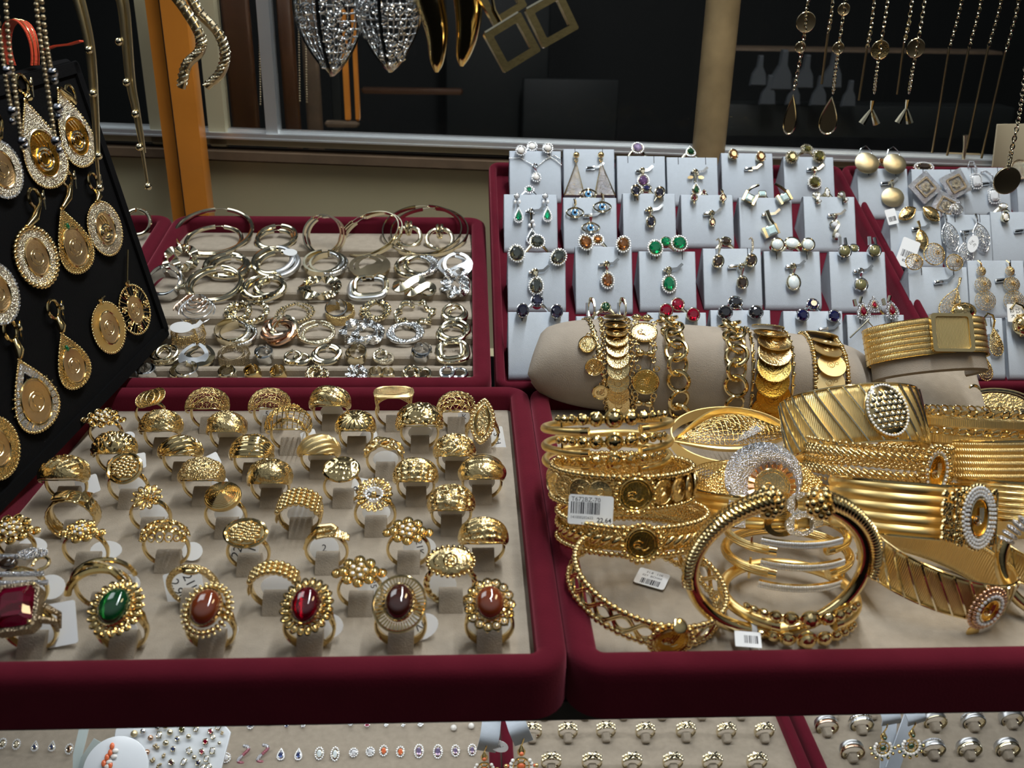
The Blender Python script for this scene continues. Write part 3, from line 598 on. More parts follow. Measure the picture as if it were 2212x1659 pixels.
RINGS = [
 (284, 366, 935, 'coins', dict(k=.86), 'gold ring topped with three overlapping coin discs, at the back left corner', None),
 (410, 488, 938, 'dome', D('fil', W=10.5, B=4.0), 'tall filigree dome gold ring, back row, second from the left', 'r'),
 (546, 620, 936, 'dome', D('fil', W=10.8, B=4.2), 'tall filigree dome gold ring, back row, above the cage ring', ('.5', -4, 5, 8, 66, -8, 9, 8)),
 (675, 752, 932, 'dome', D('swirl', W=9, B=3.2), 'gold dome ring with swirling ribs and a pierced scroll, back row', 'o'),
 (806, 898, 934, 'saddle', dict(k=.92), 'wide saddle-shaped gold ring with a square mesh top, back row', None),
 (951, 1020, 938, 'dome', D('star', W=10.5, B=4.0), 'openwork gold dome ring of little leaves, back right corner', ('K', 5, 6, 6, 60, 0, 8, 7)),
 (181, 272, 978, 'cluster', dict(k=.82, n=9, r=6.2, tilt=16, m='gold'), 'gold ring with a spread flower cluster beside the black board', ('', 11, 2, 6, 40, 30, 9, 7, 'oval')),
 (309, 388, 985, 'dome', D('engrave', W=9.6, B=3.0, m='gold'), 'pointed gold ring engraved with twining leaves, below the three-coin ring', None),
 (452, 528, 985, 'dome', D('petal', W=9.4, B=3.2), 'gold ring with a mesh-filled petal and curling edges', 'o'),
 (583, 665, 985, 'dome', D('cage', W=11, B=4.6, m='gold_deep'), 'gold cage dome ring of rope ribs meeting in a rosette', ('2|4K', 11, 3, 7, 48, 20, 9, 10)),
 (731, 806, 982, 'dome', D('burst', W=9.4, B=3.0), 'polished gold dome ring with a starburst of grooves', 'r'),
 (864, 949, 980, 'dome', D('nugget', W=9.6, B=3.6), 'chunky gold dome ring faceted like a nugget', 'o'),
 (1004, 1080, 980, 'marquise', dict(k=.96), 'gold ring with a large upright marquise plate edged in beads', ('S H', 9, 4, 5, 58, -80, 14, 9, 'rect', 5)),
 (206, 290, 1036, 'dome', D('scaly', W=9, B=2.6), 'gold ring with a scaly rounded cushion top, beside the oval tag', ('K', 9, 4, 6, 44, 10, 11, 9)),
 (350, 432, 1040, 'dome', D('leaf', W=8.6, B=2.8), 'gold ring with a polished swirl beside a serrated leaf', ('', 14, 6, 6, 40, 30, 10, 8)),
 (503, 584, 1042, 'dome', D('ribs', W=9.6, B=3.2), 'gold dome ring of fine ribs crossed by three beaded lines', None),
 (648, 730, 1036, 'dome', D('leaf', W=9.2, B=2.4, m='gold_satin'), 'satin gold ring with two large veined leaves', 'o'),
 (790, 872, 1040, 'vine', {}, 'gold ring of tangled branches with open gaps', 'o'),
 (942, 1022, 1038, 'dome', D('lace', W=9.2, B=2.6), 'gold ring with a lacy flower front and beaded edge', 'o'),
 (95, 186, 1096, 'dome', D('fan', W=9.6, B=2.8), 'broad gold ring with layered bands and a grooved fan, far left', ('', 8, 6, 6, 50, 20, 12, 10)),
 (231, 320, 1102, 'disc', dict(a=8.4, b=8.2, add='basket', m='gold', tilt=34, h=1.2), 'gold ring with pierced daisies inside a polished oval', 'o'),
 (392, 480, 1096, 'dome', D('rough', W=8.4, B=2.2, m='gold_grain'), 'gold ring with a grainy folded leaf and twisted shoulder', ('', 7, 7, 8, 40, 0, 9, 6, 'oval')),
 (540, 625, 1100, 'dome', D('rose', W=9.4, B=3.0), 'gold dome ring with a rosebud above a rope border', 'o'),
 (697, 782, 1100, 'disc', dict(a=9.6, b=7.6, h=1.4, m='gold_hammer', tilt=30), 'gold ring with a shiny hammered oval disc', ('8|5', 10, 4, 5, 54, -10, 13, 14, 'rect', 6, 80)),
 (856, 940, 1096, 'dome', D('beadwave', W=9.2, B=3.0), 'gold dome ring half covered in tiny beads above plain waves', 'o'),
 (997, 1086, 1092, 'dome', D('swoosh', W=9.6, B=2.6), 'gold ring with a satin shield and polished loops, right edge', 'o'),
 (100, 212, 1172, 'wide', dict(k=.92, w0=6, w1=8), 'very wide gold ring of scaled mesh with a folded knot', None),
 (278, 368, 1166, 'petals', {}, 'gold ring with an open flower of looped petals', 'o'),
 (440, 532, 1166, 'disc', dict(a=8.8, b=8.6, h=4.2, add='spiral', m='gold_satin', tilt=20), 'gold ring with a round coiled dome of tiny beads', 'o'),
 (597, 695, 1166, 'beads', dict(rows=5, r=1.6, n=9, w0=4, w1=7, k=.95), 'broad gold ring packed with rows of round studs', 'o'),
 (764, 856, 1162, 'petals', dict(n=17, L=4.6, c0=4.6, pave=1, tilt=34), 'gold flower ring with teardrop petals and a circle of white stones', 'o'),
 (930, 1020, 1160, 'dome', D('weave', W=9.4, B=2.8), 'gold dome ring with a basketweave front and polished stripes', 'o'),
 (-14, 74, 1228, 'cluster', dict(n=9, r=6, k=.95), 'gold flower cluster ring cut by the left edge, above the silver ring', ('', 4, 6, 4, 45, 0, 14, 9, 'oval')),
 (133, 232, 1245, 'cluster', dict(n=7, r=4.4, pr=1.8), 'gold ring with a small flower cluster and single bead shoulder, left', ('', 7, 5, 7, 50, 0, 15, 9, 'oval')),
 (306, 408, 1240, 'layers', {}, 'gold ring with three tiers of overlapping leaf scales', ('', 10, 5, 5, 50, 0, 10, 9, 'oval')),
 (487, 582, 1248, 'disc', dict(a=9.6, b=6.6, add='basket', m='gold', tilt=34, h=1), 'gold ring with a polished oval basket of beads and a 22K tag', ('22K|11', -3, 5, 8, 64, -8, 13, 13, 'rect', 6, 80)),
 (657, 752, 1244, 'hook', {}, 'gold ring with a hooked wire over a filigree plate', ('2', -2, 5, 8, 62, 0, 14, 12, 'oval', 5)),
 (834, 930, 1242, 'cluster', dict(n=8, r=5.2), 'gold ring with a flower of hearts, right of the hooked ring', ('21K', 5, 5, 8, 62, 0, 16, 11, 'oval', 4.5, -80)),
 (996, 1092, 1236, 'dome', D('waves', W=8.4, B=2.6), 'heavy gold ring of wavy strands with a grey tag, right edge', ('21K|.5', -13, -1, 8, 60, 8, 13, 7, 'oval', 3.2)),
 (-6, 100, 1330, 'diamonds', dict(bm='gold'), 'gold ring with silver scrolls of tiny white stones, left edge', ('', 9, 5, 7, 50, 0, 13, 11, 'oval')),
 (157, 277, 1336, 'cross', dict(k=.96, w1=5), 'gold ring of crossing bands set with tiny stones', ('2K', 9, 6, 9, 56, 10, 11, 9, 'oval', 4)),
 (362, 466, 1328, 'snake', dict(w0=2.4, w1=2.4, bm='gold_grain'), 'gold snake ring with a scaled body and a 21K tag', ('21K|2.90', -6, 6, 6, 60, 12, 17, 15, 'rect', 6, -76)),
 (538, 645, 1332, 'beads', dict(rows=3, r=1.6, n=10, w0=3.4, w1=6), 'gold ring with three rows of round beads and mesh sides', 'o'),
 (727, 828, 1334, 'cluster', dict(n=8, r=5.4), 'gold ring with a flower of hearts, behind the dark cabochon rings', ('35', 5, 6, 9, 60, 0, 15, 12, 'oval', 4, -80)),
 (916, 1032, 1326, 'disc', dict(a=10.2, b=6.6, h=1.6, m='gold_leaf', add='crest', tilt=36, band='rope'), 'gold ring with a beaded oval crest on a twisted rope band', ('', -4, 5, 7, 60, -20, 13, 13, 'oval')),
 (4, 120, 1425, 'square', dict(w0=4, w1=5), 'gold ring with a large square red stone on a dark pavé setting', ('0', 9, 5, 9, 50, 10, 15, 18)),
 (200, 320, 1424, 'cab', dict(stone='green', n=20, w0=5, w1=3, rz=-14, k=.95), 'gold ring with an oval green cabochon and petal fringe', ('0', -3, 4, 7, 60, 0, 15, 10, 'oval', 4)),
 (399, 508, 1422, 'cab', dict(stone='agate', fringe='bead', n=28, w0=5, w1=3, rz=-12), 'gold ring with an oval rust-brown cabochon in a twisted collar', ('', 0, 4, 6, 60, 0, 20, 12, 'oval')),
 (610, 724, 1420, 'cab', dict(stone='dark_red', n=20, w0=5, w1=3, rz=-8), 'gold ring with an oval clear red cabochon and petal fringe', ('', 6, 4, 8, 58, 0, 15, 11, 'oval')),
 (808, 922, 1414, 'cab', dict(stone='brown_agate', fringe='rays', n=44, w0=5, w1=3, rz=-6), 'gold ring with an oval near-black cabochon in a wide rayed rim', ('N', 8, 4, 6, 56, 20, 16, 11, 'oval', 5)),
 (1003, 1112, 1412, 'cab', dict(stone='agate', fringe='crown', n=15, a=6.2, b=7.2, w0=5, w1=3), 'gold ring with a brownish red cabochon in a crown of loops, front right', ('', 0, 4, 6, 60, 0, 20, 12, 'oval')),
]
for r in RINGS: ring(*r)
# ---------------------------------------------------------------- hoop earrings pushed into the stepped pad (pairs; one object each)
def sgn(x): return 1 if x >= 0 else -1
def hoopmesh(R, st, r):
    m = MB(); g = None; full = [2*pi*i/56 for i in range(56)]; gap = [radians(98+ (344-4)*i/54) for i in range(55)]
    P = lambda a, q=0, z=0: V(((R-r+q)*cos(a), (R-r+q)*sin(a), z))
    if st == 'tube': m.tube([P(a) for a in gap], r, 10)
    elif st == 'thick': m.tube([P(a) for a in gap], [r*(.62+.6*max(0, -sin(a))) for a in gap], 10)
    elif st == 'flat': m.tube([P(a) for a in gap], r, sec=[(-.35, -1.1), (.35, -1.1), (.35, 1.1), (-.35, 1.1)], ax=[P(a) for a in gap])
    elif st == 'wide': m.tube([P(a) for a in gap], r, sec=[(-.3, -2.2), (.1, -1.9), (.3, 0), (.1, 1.9), (-.3, 2.2), (-.35, 0)], ax=[P(a) for a in gap])
    elif st == 'plate': m.tube([P(a, -r*1.2*max(0, -sin(a-.6))) for a in gap], [r*(.6+1.9*max(0, -sin(a-.6))) for a in gap], sec=[(-1, -.22), (1, -.22), (1, .22), (-1, .22)], ax=[P(a) for a in gap])
    elif st == 'rope':
        for k in range(2): m.tube([P(a, r*.6*cos(9*a+pi*k), r*.6*sin(9*a+pi*k)) for a in [radians(98+340*i/100) for i in range(101)]], r*.62, 6)
    elif st == 'multi':
        for k in range(3): m.tube([P(a, r*.55*cos(2.1*k+1.2*a), r*.75*sin(2.1*k+1.2*a)) for a in gap], r*.52, 7)
    elif st == 'strands':
        for k in range(5): m.tube([V((0, R-1, 0))+V(((R-1)*(1-.15*k)*sin(a), -(R-1)*(1-.17*k)*(1-cos(a)), (k-2)*.9)) for a in full], r*.36, 6, True)
    elif st == 'ribbon':
        m.tube([P(a) for a in gap], r, sec=[(-.28, -1), (.28, -1), (.28, 1), (-.28, 1)], ax=[P(a).normalized()*cos(2.5*a)+V((0, 0, 1))*sin(2.5*a) for a in gap])
    elif st == 'beads': [m.sph(P(radians(100+330*i/26)), r*(1.05 if i % 2 else .75), (1, 1, 1), 8, 5) for i in range(27)]
    elif st == 'wavy': m.tube([P(a, r*1.3*sin(6*a), r*1.2*cos(6*a)) for a in [radians(98+340*i/80) for i in range(81)]], r*.8, 8)
    elif st == 'square': m.tube([V(((R-r)*sgn(cos(a))*abs(cos(a))**.6, (R-r)*.94*sgn(sin(a))*abs(sin(a))**.6, 0)) for a in gap], r, 9)
    elif st == 'pear': m.tube([V(((R-r)*cos(a)*(1-.35*max(0, sin(a))), (R-r)*sin(a)*1.1, 0)) for a in gap], [r*(.6+1.5*max(0, -sin(a))) for a in gap], sec=[(-1, -.25), (1, -.25), (1, .25), (-1, .25)], ax=[P(a) for a in gap])
    elif st == 'mesh':
        m.grid(lambda u, v: P(radians(98+336*u), .3*cos(pi*v), (v-.5)*4.4*r), 40, 5)
    elif st == 'bow': m.tube([V((R*.95*cos(a), R*.6*sin(2*a)*.9+0, 1.5*sin(a))) for a in full], r, sec=[(-.25, -1.2), (.25, -1.2), (.25, 1.2), (-.25, 1.2)], closed=True)
    elif st == 'cross':
        m.tube([P(a, 0, -2) for a in gap], r*.7, 7); m.tube([P(a, 0, 2) for a in gap], r*.7, 7)
        for i in range(10): a = radians(110+30*i); m.tube([P(a, 0, -2), P(a+.5, .2, 2)], r*.5, 5); m.tube([P(a, 0, 2), P(a+.5, .2, -2)], r*.5, 5)
    post = MB(); a = radians(98); b = radians(80)
    post.tube([P(b), P(radians(84), .5)*1.02, P(radians(89), 1.0), P(a, .8), P(radians(103), 1.8, .6)], .42, 5); post.sph(P(b), .85, (1, 1, 1), 7, 4)
    return m, post
def hoop(cx, cy, w, h, tl, st, mt, r, label, group, fr=None, mt2=None):
    p = on(FB, cx, cy, -.004); R = w*mmpx(p)/2; d = ray(cx, cy); n = FB.col[2].xyz; e = math.degrees(asin(-d.dot(n)))
    th = max(6, min(64, math.degrees(asin(min(.98, h/w)))-e)); p = on(FB, cx, cy, -.0085+.001*(R*.80*sin(radians(th))+r))
    F = Matrix.Translation(p) @ FB.to_3x3().to_4x4() @ RX(th) @ RY(tl*.55) @ RZ(-tl)
    m, post = hoopmesh(R, st, r)
    t = thing('hoop_earring', label, 'earring', F, group)
    part('hoop', m, mt, t, wire=(.55 if st == 'mesh' else 0), sharp=.6)
    part('clasp', post, 'gold_pale' if 'silver' not in mt else 'silver', t)
    if mt2:
        q = MB(); q.tube([V(((R-r)*cos(a), (R-r)*sin(a), 0)) for a in [radians(-80+150*i/24) for i in range(25)]], r*1.07, 10); part('front_inlay', q, mt2, t, label='contrasting front half')
    return t
GPT, ST, GPL, SIL = 'gold_pale_tex', 'silver_tex', 'gold_pale', 'silver'
HO = [ # front hoop: centre, width, height, tilt, style, metal, thickness; rear hoop offset; description; row name
 (462, 499, 170, 98, 0, 'tube', GPL, 2.0, (0, 21, 126, 52), 'very large plain gold tube', 'back row beside the left rim'),
 (598, 512, 92, 54, -4, 'tube', GPL, 2.0, (-4, 7, 88, 44), 'medium gold tube', 'back row, right of the largest tube hoops'),
 (697, 507, 92, 90, -22, 'flat', GPL, 2.0, (8, 2, 90, 88), 'upright flat-edged gold', 'back row middle'),
 (797, 505, 142, 92, -30, 'flat', GPL, 1.3, (9, 2, 140, 90), 'elongated thin gold', 'back row, crossing the right big hoops'),
 (912, 497, 176, 108, -4, 'flat', GPL, 1.6, (16, 3, 172, 104), 'biggest thin pale gold', 'back right corner'),
 (385, 560, 74, 62, -14, 'ribbon', GPL, 3.0, (16, -2, 60, 60), 'angular polished gold', 'second row beside the left rim'),
 (487, 573, 98, 52, 0, 'tube', GPL, 2.6, (10, 4, 90, 44), 'thick plain gold', 'second row under the largest tube hoops'),
 (590, 563, 96, 62, -8, 'tube', GPL, 2.4, (10, 8, 100, 60), 'gold hoop half wrapped in white twist', 'second row', 'silver_matte'),
 (697, 569, 92, 54, 0, 'flat', GPL, 2.6, (12, 2, 88, 50), 'channel-set gold', 'second row middle', ST),
 (790, 574, 78, 48, 0, 'plate', 'bronze', 2.8, (14, -2, 80, 50), 'flat crescent gold', 'second row, right of the channel-set pair'),
 (895, 576, 88, 46, 0, 'tube', GPL, 2.2, (16, -3, 80, 42), 'gold hoop with diamond-cut front', 'second row right', ST),
 (988, 570, 68, 54, 0, 'plate', 'silver_matte', 2.4, (-10, 3, 70, 46), 'flat ribbed white', 'second row beside the right rim'),
 (360, 608, 84, 72, -6, 'wide', SIL, 2.2, (-4, 8, 80, 64), 'wide polished silver and gold', 'third row beside the black board'),
 (462, 611, 122, 76, -4, 'tube', GPL, 1.7, (6, 5, 116, 70), 'large thin gold', 'third row left'),
 (583, 622, 74, 48, -4, 'multi', GPL, 3.0, (-14, 1, 98, 50), 'triple-tube gold', 'third row'),
 (686, 622, 84, 48, 0, 'ribbon', GPL, 2.8, (12, -2, 82, 46), 'twisted ribbon gold', 'third row middle'),
 (800, 618, 80, 50, -4, 'square', GPL, 2.2, (-6, 6, 88, 46), 'rounded square gold and white', 'third row', None, 'silver_matte'),
 (884, 615, 60, 40, 0, 'bow', GPL, 2.4, (24, 12, 58, 34), 'looped bow gold', 'third row right'),
 (984, 606, 64, 58, -10, 'ribbon', ST, 3.4, (0, 14, 66, 44), 'interlocked sparkling silver', 'third row beside the right rim'),
 (424, 668, 82, 60, 0, 'strands', SIL, 1.2, (-14, -6, 76, 46), 'fanned strand silver and rose', 'fourth row left', None, 'rose'),
 (514, 673, 60, 44, -6, 'rope', GPL, 2.2, (26, 2, 82, 50), 'twisted rope two-tone', 'fourth row'),
 (632, 679, 76, 42, 0, 'beads', GPL, 1.5, (12, -4, 74, 44), 'faceted bead gold', 'fourth row middle'),
 (727, 671, 58, 46, 0, 'wide', SIL, 2.0, (8, 6, 72, 44), 'wide engraved', 'fourth row', None, 'gold_grain'),
 (808, 672, 62, 46, 0, 'rope', GPL, 2.0, (8, -2, 58, 44), 'two-tone rope twist', 'fourth row right'),
 (897, 675, 86, 46, 0, 'wavy', GPL, 1.6, (0, 6, 84, 40), 'wavy gold', 'fourth row, left of the thick plain pair'),
 (980, 675, 58, 44, 0, 'thick', GPL, 2.4, (8, 4, 52, 36), 'thick plain gold', 'fourth row beside the right rim'),
 (412, 722, 76, 38, 0, 'mesh', 'gold_grain', 2.4, (-14, 6, 66, 32), 'filigree gold', 'fifth row, under a white tag'),
 (500, 717, 80, 54, 0, 'wide', GPL, 1.7, (14, 6, 84, 48), 'diamond-cut gold and white', 'fifth row', ST),
 (602, 715, 80, 54, -4, 'multi', 'rose', 3.4, (8, -6, 70, 52), 'rose and gold knot', 'fifth row middle', None, GPL),
 (682, 717, 84, 48, 0, 'tube', GPT, 1.4, (6, 5, 74, 42), 'thin sparkling gold', 'fifth row'),
 (776, 716, 88, 54, 0, 'ribbon', ST, 3.0, (20, 4, 74, 44), 'hammered wavy silver', 'fifth row right of the thin sparkling pair'),
 (871, 720, 74, 44, 0, 'tube', ST, 1.6, (10, -2, 74, 44), 'faceted silver', 'fifth row right'),
 (982, 713, 72, 46, -6, 'tube', GPL, 2.0, (-6, 8, 70, 40), 'crossed polished gold', 'fifth row beside the right rim'),
 (362, 765, 52, 38, 0, 'cross', GPL, 1.4, (-14, 4, 50, 32), 'criss-cross wire gold', 'sixth row beside the black board'),
 (420, 764, 66, 46, 0, 'pear', 'silver_matte', 2.2, (14, 2, 66, 42), 'flat pear-shaped gold and white', 'sixth row', None, GPL),
 (500, 770, 66, 38, 0, 'mesh', 'bronze', 1.6, (10, -3, 68, 38), 'pierced greek-key gold', 'sixth row, left of the silver huggies'),
 (571, 766, 50, 40, 0, 'wide', SIL, 2.0, (2, 3, 44, 30), 'small broad silver huggie', 'sixth row'),
 (633, 771, 46, 32, 0, 'thick', GPL, 1.9, (18, 4, 44, 26), 'small coiled gold', 'sixth row middle'),
 (708, 764, 64, 42, 0, 'tube', GPL, 2.0, (-4, 4, 66, 36), 'polished gold tube', 'sixth row'),
 (773, 763, 48, 42, 0, 'wide', GPL, 1.7, (-4, 5, 54, 32), 'gold and ridged inner', 'sixth row, right of the polished tube pair'),
 (822, 768, 38, 32, 0, 'thick', GPL, 1.8, (10, 5, 44, 24), 'small gem-set gold huggie', 'sixth row', None, 'pave_gold'),
 (909, 763, 50, 42, 0, 'wide', SIL, 1.9, (4, -3, 50, 34), 'silver-fronted huggie', 'sixth row right'),
 (978, 760, 76, 52, -6, 'square', GPL, 1.8, (-2, -4, 54, 46), 'rounded square layered gold', 'sixth row beside the right rim'),
 (312, 803, 46, 32, 0, 'wide', SIL, 1.7, (8, 0, 44, 30), 'gold and silver', 'front row under the board corner'),
 (405, 801, 56, 36, 0, 'wide', SIL, 1.4, (-12, 4, 58, 30), 'crossing silver and gold', 'front row left', None, GPL),
 (490, 806, 44, 32, 0, 'wide', GPL, 1.5, (6, 3, 40, 26), 'stone-set gold huggie', 'front row', None, 'pave_gold'),
 (545, 805, 44, 34, 0, 'wide', 'gold', 1.8, (4, 3, 40, 26), 'folded gold huggie', 'front row, second huggies from the left'),
 (601, 805, 42, 34, 0, 'wide', 'gold', 1.6, (2, 3, 40, 26), 'deep gold ridged huggie', 'front row, third huggies from the left'),
 (680, 806, 42, 36, 0, 'rope', GPL, 1.6, (10, 4, 44, 28), 'knotted gold', 'front row middle'),
 (768, 806, 46, 38, -8, 'ribbon', ST, 2.0, (8, 3, 40, 30), 'sparkling silver ribbon', 'front row'),
 (812, 808, 40, 28, 0, 'wide', GPL, 1.6, (26, 1, 38, 24), 'open gold huggie', 'front row right of the silver ribbon pair'),
 (888, 806, 42, 32, 0, 'multi', GPL, 1.8, (24, 2, 44, 28), 'double-wire gold', 'front row right'),
 (966, 804, 40, 34, -6, 'thick', SIL, 2.0, (26, 3, 44, 28), 'leaping fish silver', 'front row beside the right rim'),
]
for i, (cx, cy, w, h, tl, st, mt, r, off, desc, row, *mx) in enumerate(HO):
    inlay = mx[0] if mx else None; alt = mx[1] if len(mx) > 1 else None
    g = 'pair of '+desc+' hoops'
    hoop(cx, cy, w, h, tl, st, mt, r, 'front '+desc+' hoop earring, '+row, g, mt2=inlay)
    hoop(cx+off[0], cy+off[1], off[2], off[3], tl, st, alt or mt, r*.95, 'rear '+desc+' hoop earring, '+row, g, mt2=inlay)
# two knocker earrings hanging in front of the big pale hoops
for k, (x, y, w, ly) in enumerate(((883, 511, 60, 493), (950, 517, 64, 500))):
    h_ = hoop(x, y, w, w*.82, 0, 'tube', GPL, 1.9, ('left' if k == 0 else 'right')+' gold door-knocker earring inside the biggest pale hoops', 'gold door-knocker earrings')
    q = on(FB, x, ly, .008); m = MB(); c = h_.matrix_world.inverted() @ q*1000
    for s in (-1, 1): m.torus((0, 0, 0), 5.2, 1.35, 20, 7, Matrix.Translation(c) @ RY(90+9*s) @ TR(0, 0, s*1.2), 1.1, 1)
    part('double_loop', m, GPL, h_)
hoop(297, 480, 62, 72, 0, 'tube', GPL, 1.8, 'pale gold hoop standing in the tray corner behind the black board', 'hoop behind the board')
p = on(FB, 392, 707, .003); t = solo('price_tag', MB().prism([(x*1.0, y) for x, y in oval(8, 4.2, 20)]+[], -.2, .2), 'paper', 'white oval paper tag lying on the filigree hoops', 'tag', frame(p, V((1, .1, 0)), V((0, .6, .8))))
part('tag_loop', MB().tube([(7, 0, 0), (11, 1, 0), (14, 4, .5)], 1, sec=[(-.15, -1.6), (.15, -1.6), (.15, 1.6), (-.15, 1.6)], ax=V((0, 0, 1))), 'paper', t)
p = on(FB, 627, 545, .004); solo('price_tag', MB().prism(oval(6, 3, 18), -.2, .2), 'paper', 'small white tag behind the half twisted hoops', 'tag', frame(p, V((1, -.2, 0)), V((0, .6, .8))))
# ---------------------------------------------------------------- grey pads with gem sets in the two rear trays
UP = V((0, .50, .866)).normalized()
PADS = {}
def padmesh(w, h):
    m = MB(); prof = [(h, -3.4), (h, -.5), (h-.6, 0), (5, 0), (2.2, -.6), (.6, -2.4), (.2, -5), (1.6, -8), (6, -13), (17, -30), (20, -31), (h-1, -4.2)]
    n = len(prof); hw = w/2
    vs = [(s*(hw-(.5 if e else 0)), p[0], p[1]) for s, e in ((-1, 1), (-1, 0), (1, 0), (1, 1)) for p in prof]
    fs = [tuple(range(n)), tuple(3*n+i for i in range(n))[::-1]]
    for j in range(3): fs += [(j*n+i, (j+1)*n+i, (j+1)*n+(i+1) % n, j*n+(i+1) % n) for i in range(n)]
    return m.add(vs, [f[::-1] for f in fs])
def pad(key, x0, x1, y0, y1, label, clip=None, slits=None):
    xm = (x0+x1)/2; base = on(FC, xm, y1, -.0115); F = frame(base, V((1, 0, 0)), UP)
    k = mmpx(base); w = (x1-x0)*k*.985; top = on(F, xm, y0); h = (top-base).length*1000
    t = thing('pendant_pad', label, 'display pad', F, 'grey suede pendant pads'); part('pad', padmesh(w, h), 'suede_grey', t, sharp=.9); PADS[key] = F; F_ = F.inverted()
    if clip:
        c = F_ @ on(F, *clip)*1000; m = MB(); m.tube([c+V((-4.6, -.6, 1.6)), c+V((-3.6, -.4, 1.8)), c+V((2, .4, 1.8))], [1.4, 1.7, 1.5], 8); m.box(c+V((0, -1.2, 1)), (5, 1.1, 1.4))
        m.tube([c+V((1, .3, 1.8)), c+V((6.5, 1, 2.2)), c+V((10.5, 4.6, 2.6))], 1, sec=[(-.3, -1.1), (.3, -1.1), (.3, 1.1), (-.3, 1.1)], ax=V((0, 0, 1))); part('pendant_clip', m, 'silver', t)
    m = MB()
    for s in (-.27, .27): m.box((s*w, h-3, .02), (.55, 7, .25))
    part('slit', m, 'ink', t)
    return t
RN = ('back', 'second', 'third', 'front')
PD = [ # rows of the middle tray
 [('a1', 1100, 1214, 326, 438, None), ('a2', 1217, 1330, 322, 430, (1278, 364)), ('a3', 1333, 1440, 337, 440, (1384, 371)), ('a4', 1441, 1554, 340, 446, (1502, 374)), ('a5', 1559, 1674, 331, 436, (1618, 366)), ('a6', 1694, 1806, 339, 440, (1752, 368))],
 [('b1', 1088, 1206, 420, 546, (1148, 458)), ('b2', 1217, 1335, 427, 548, (1272, 467)), ('b3', 1346, 1463, 418, 545, (1404, 455)), ('b4', 1472, 1588, 421, 537, (1530, 463)), ('b5', 1598, 1716, 427, 545, (1656, 465)), ('b6', 1738, 1853, 425, 546, (1798, 466))],
 [('c1', 1096, 1224, 545, 676, (1156, 588)), ('c2', 1243, 1369, 533, 679, (1306, 573)), ('c3', 1381, 1507, 543, 675, (1444, 584)), ('c4', 1520, 1650, 537, 670, (1584, 577)), ('c5', 1652, 1778, 543, 671, (1708, 577)), ('c6', 1794, 1920, 544, 677, (1854, 587))],
 [('d1', 1097, 1232, 674, 822, None), ('d2', 1245, 1378, 683, 822, None), ('d3', 1400, 1531, 675, 822, None), ('d4', 1537, 1671, 670, 822, None), ('d5', 1695, 1828, 672, 822, (1780, 712)), ('d6', 1833, 1962, 680, 822, None)]]
HELD = {'a1': 'a pearl pendant', 'a2': 'the triangle earrings', 'a3': 'the purple pendant', 'a4': 'the leafy green pendant', 'a5': 'only an empty clip', 'a6': 'the olive round pendant', 'b1': 'green teardrop earrings',
 'b2': 'blue eye earrings', 'b3': 'a dark oval pendant', 'b4': 'a small garnet pendant', 'b5': 'a square opal pendant', 'b6': 'a looped diamond pendant', 'c1': 'a grey-green halo pendant', 'c2': 'an amber halo pendant',
 'c3': 'an emerald halo pendant', 'c4': 'smoky oval drops', 'c5': 'a white opal pendant', 'c6': 'a round banded pendant', 'd1': 'dark blue oval studs', 'd2': 'a green ring and huggies', 'd3': 'ruby oval studs', 'd4': 'black oval studs', 'd5': 'sapphire round studs', 'd6': 'ruby teardrop earrings'}
for j, row in enumerate(PD):
    for k, x0, x1, y0, y1, c in row: pad(k, x0, x1, y0, y1, 'grey suede pad holding '+HELD[k]+', '+RN[j]+' row', c)
for k, x0, x1, y0, y1, c, lb in (('q1', 1854, 1967, 364, 474, (1912, 397), 'brushed gold disc earrings'), ('q2', 1972, 2088, 366, 478, None, 'diamond-shaped sparkling earrings'), ('q3', 2078, 2188, 362, 470, (2128, 398), 'step-cut white stone earrings'), ('q4', 2198, 2305, 368, 470, None, 'a white fluted stud, cut by the right edge'),
 ('r1', 1924, 2040, 456, 582, (1980, 495), 'a gold leaf pendant with a barcode tag'), ('r2', 2044, 2148, 464, 580, (2084, 502), 'silver filigree leaf drops'), ('r3', 2143, 2262, 458, 575, (2200, 500), 'a gold wave stud, right edge'),
 ('s1', 1964, 2098, 577, 690, (2028, 610), 'a filigree teardrop pendant'), ('s2', 2094, 2222, 563, 692, (2160, 606), 'triple filigree disc drops'), ('t1', 2060, 2176, 687, 822, (2122, 728), 'textured teardrop drops'), ('t2', 2178, 2300, 686, 822, None, 'beaded gold ball earring, right edge')):
    pad(k, x0, x1, y0, y1, 'grey suede pad holding '+lb+', far right tray', c)
OUT = {'oval': lambda a, b: oval(a, b, 20), 'round': lambda a, b: oval(a, b, 20), 'tear': tear, 'marq': marq, 'rect': lambda a, b: [(x, y) for x, y in rrect(2*a, 2*b, min(a, b)*.45, 1)], 'square': lambda a, b: rrect(2*a, 2*b, a*.12, 1)}
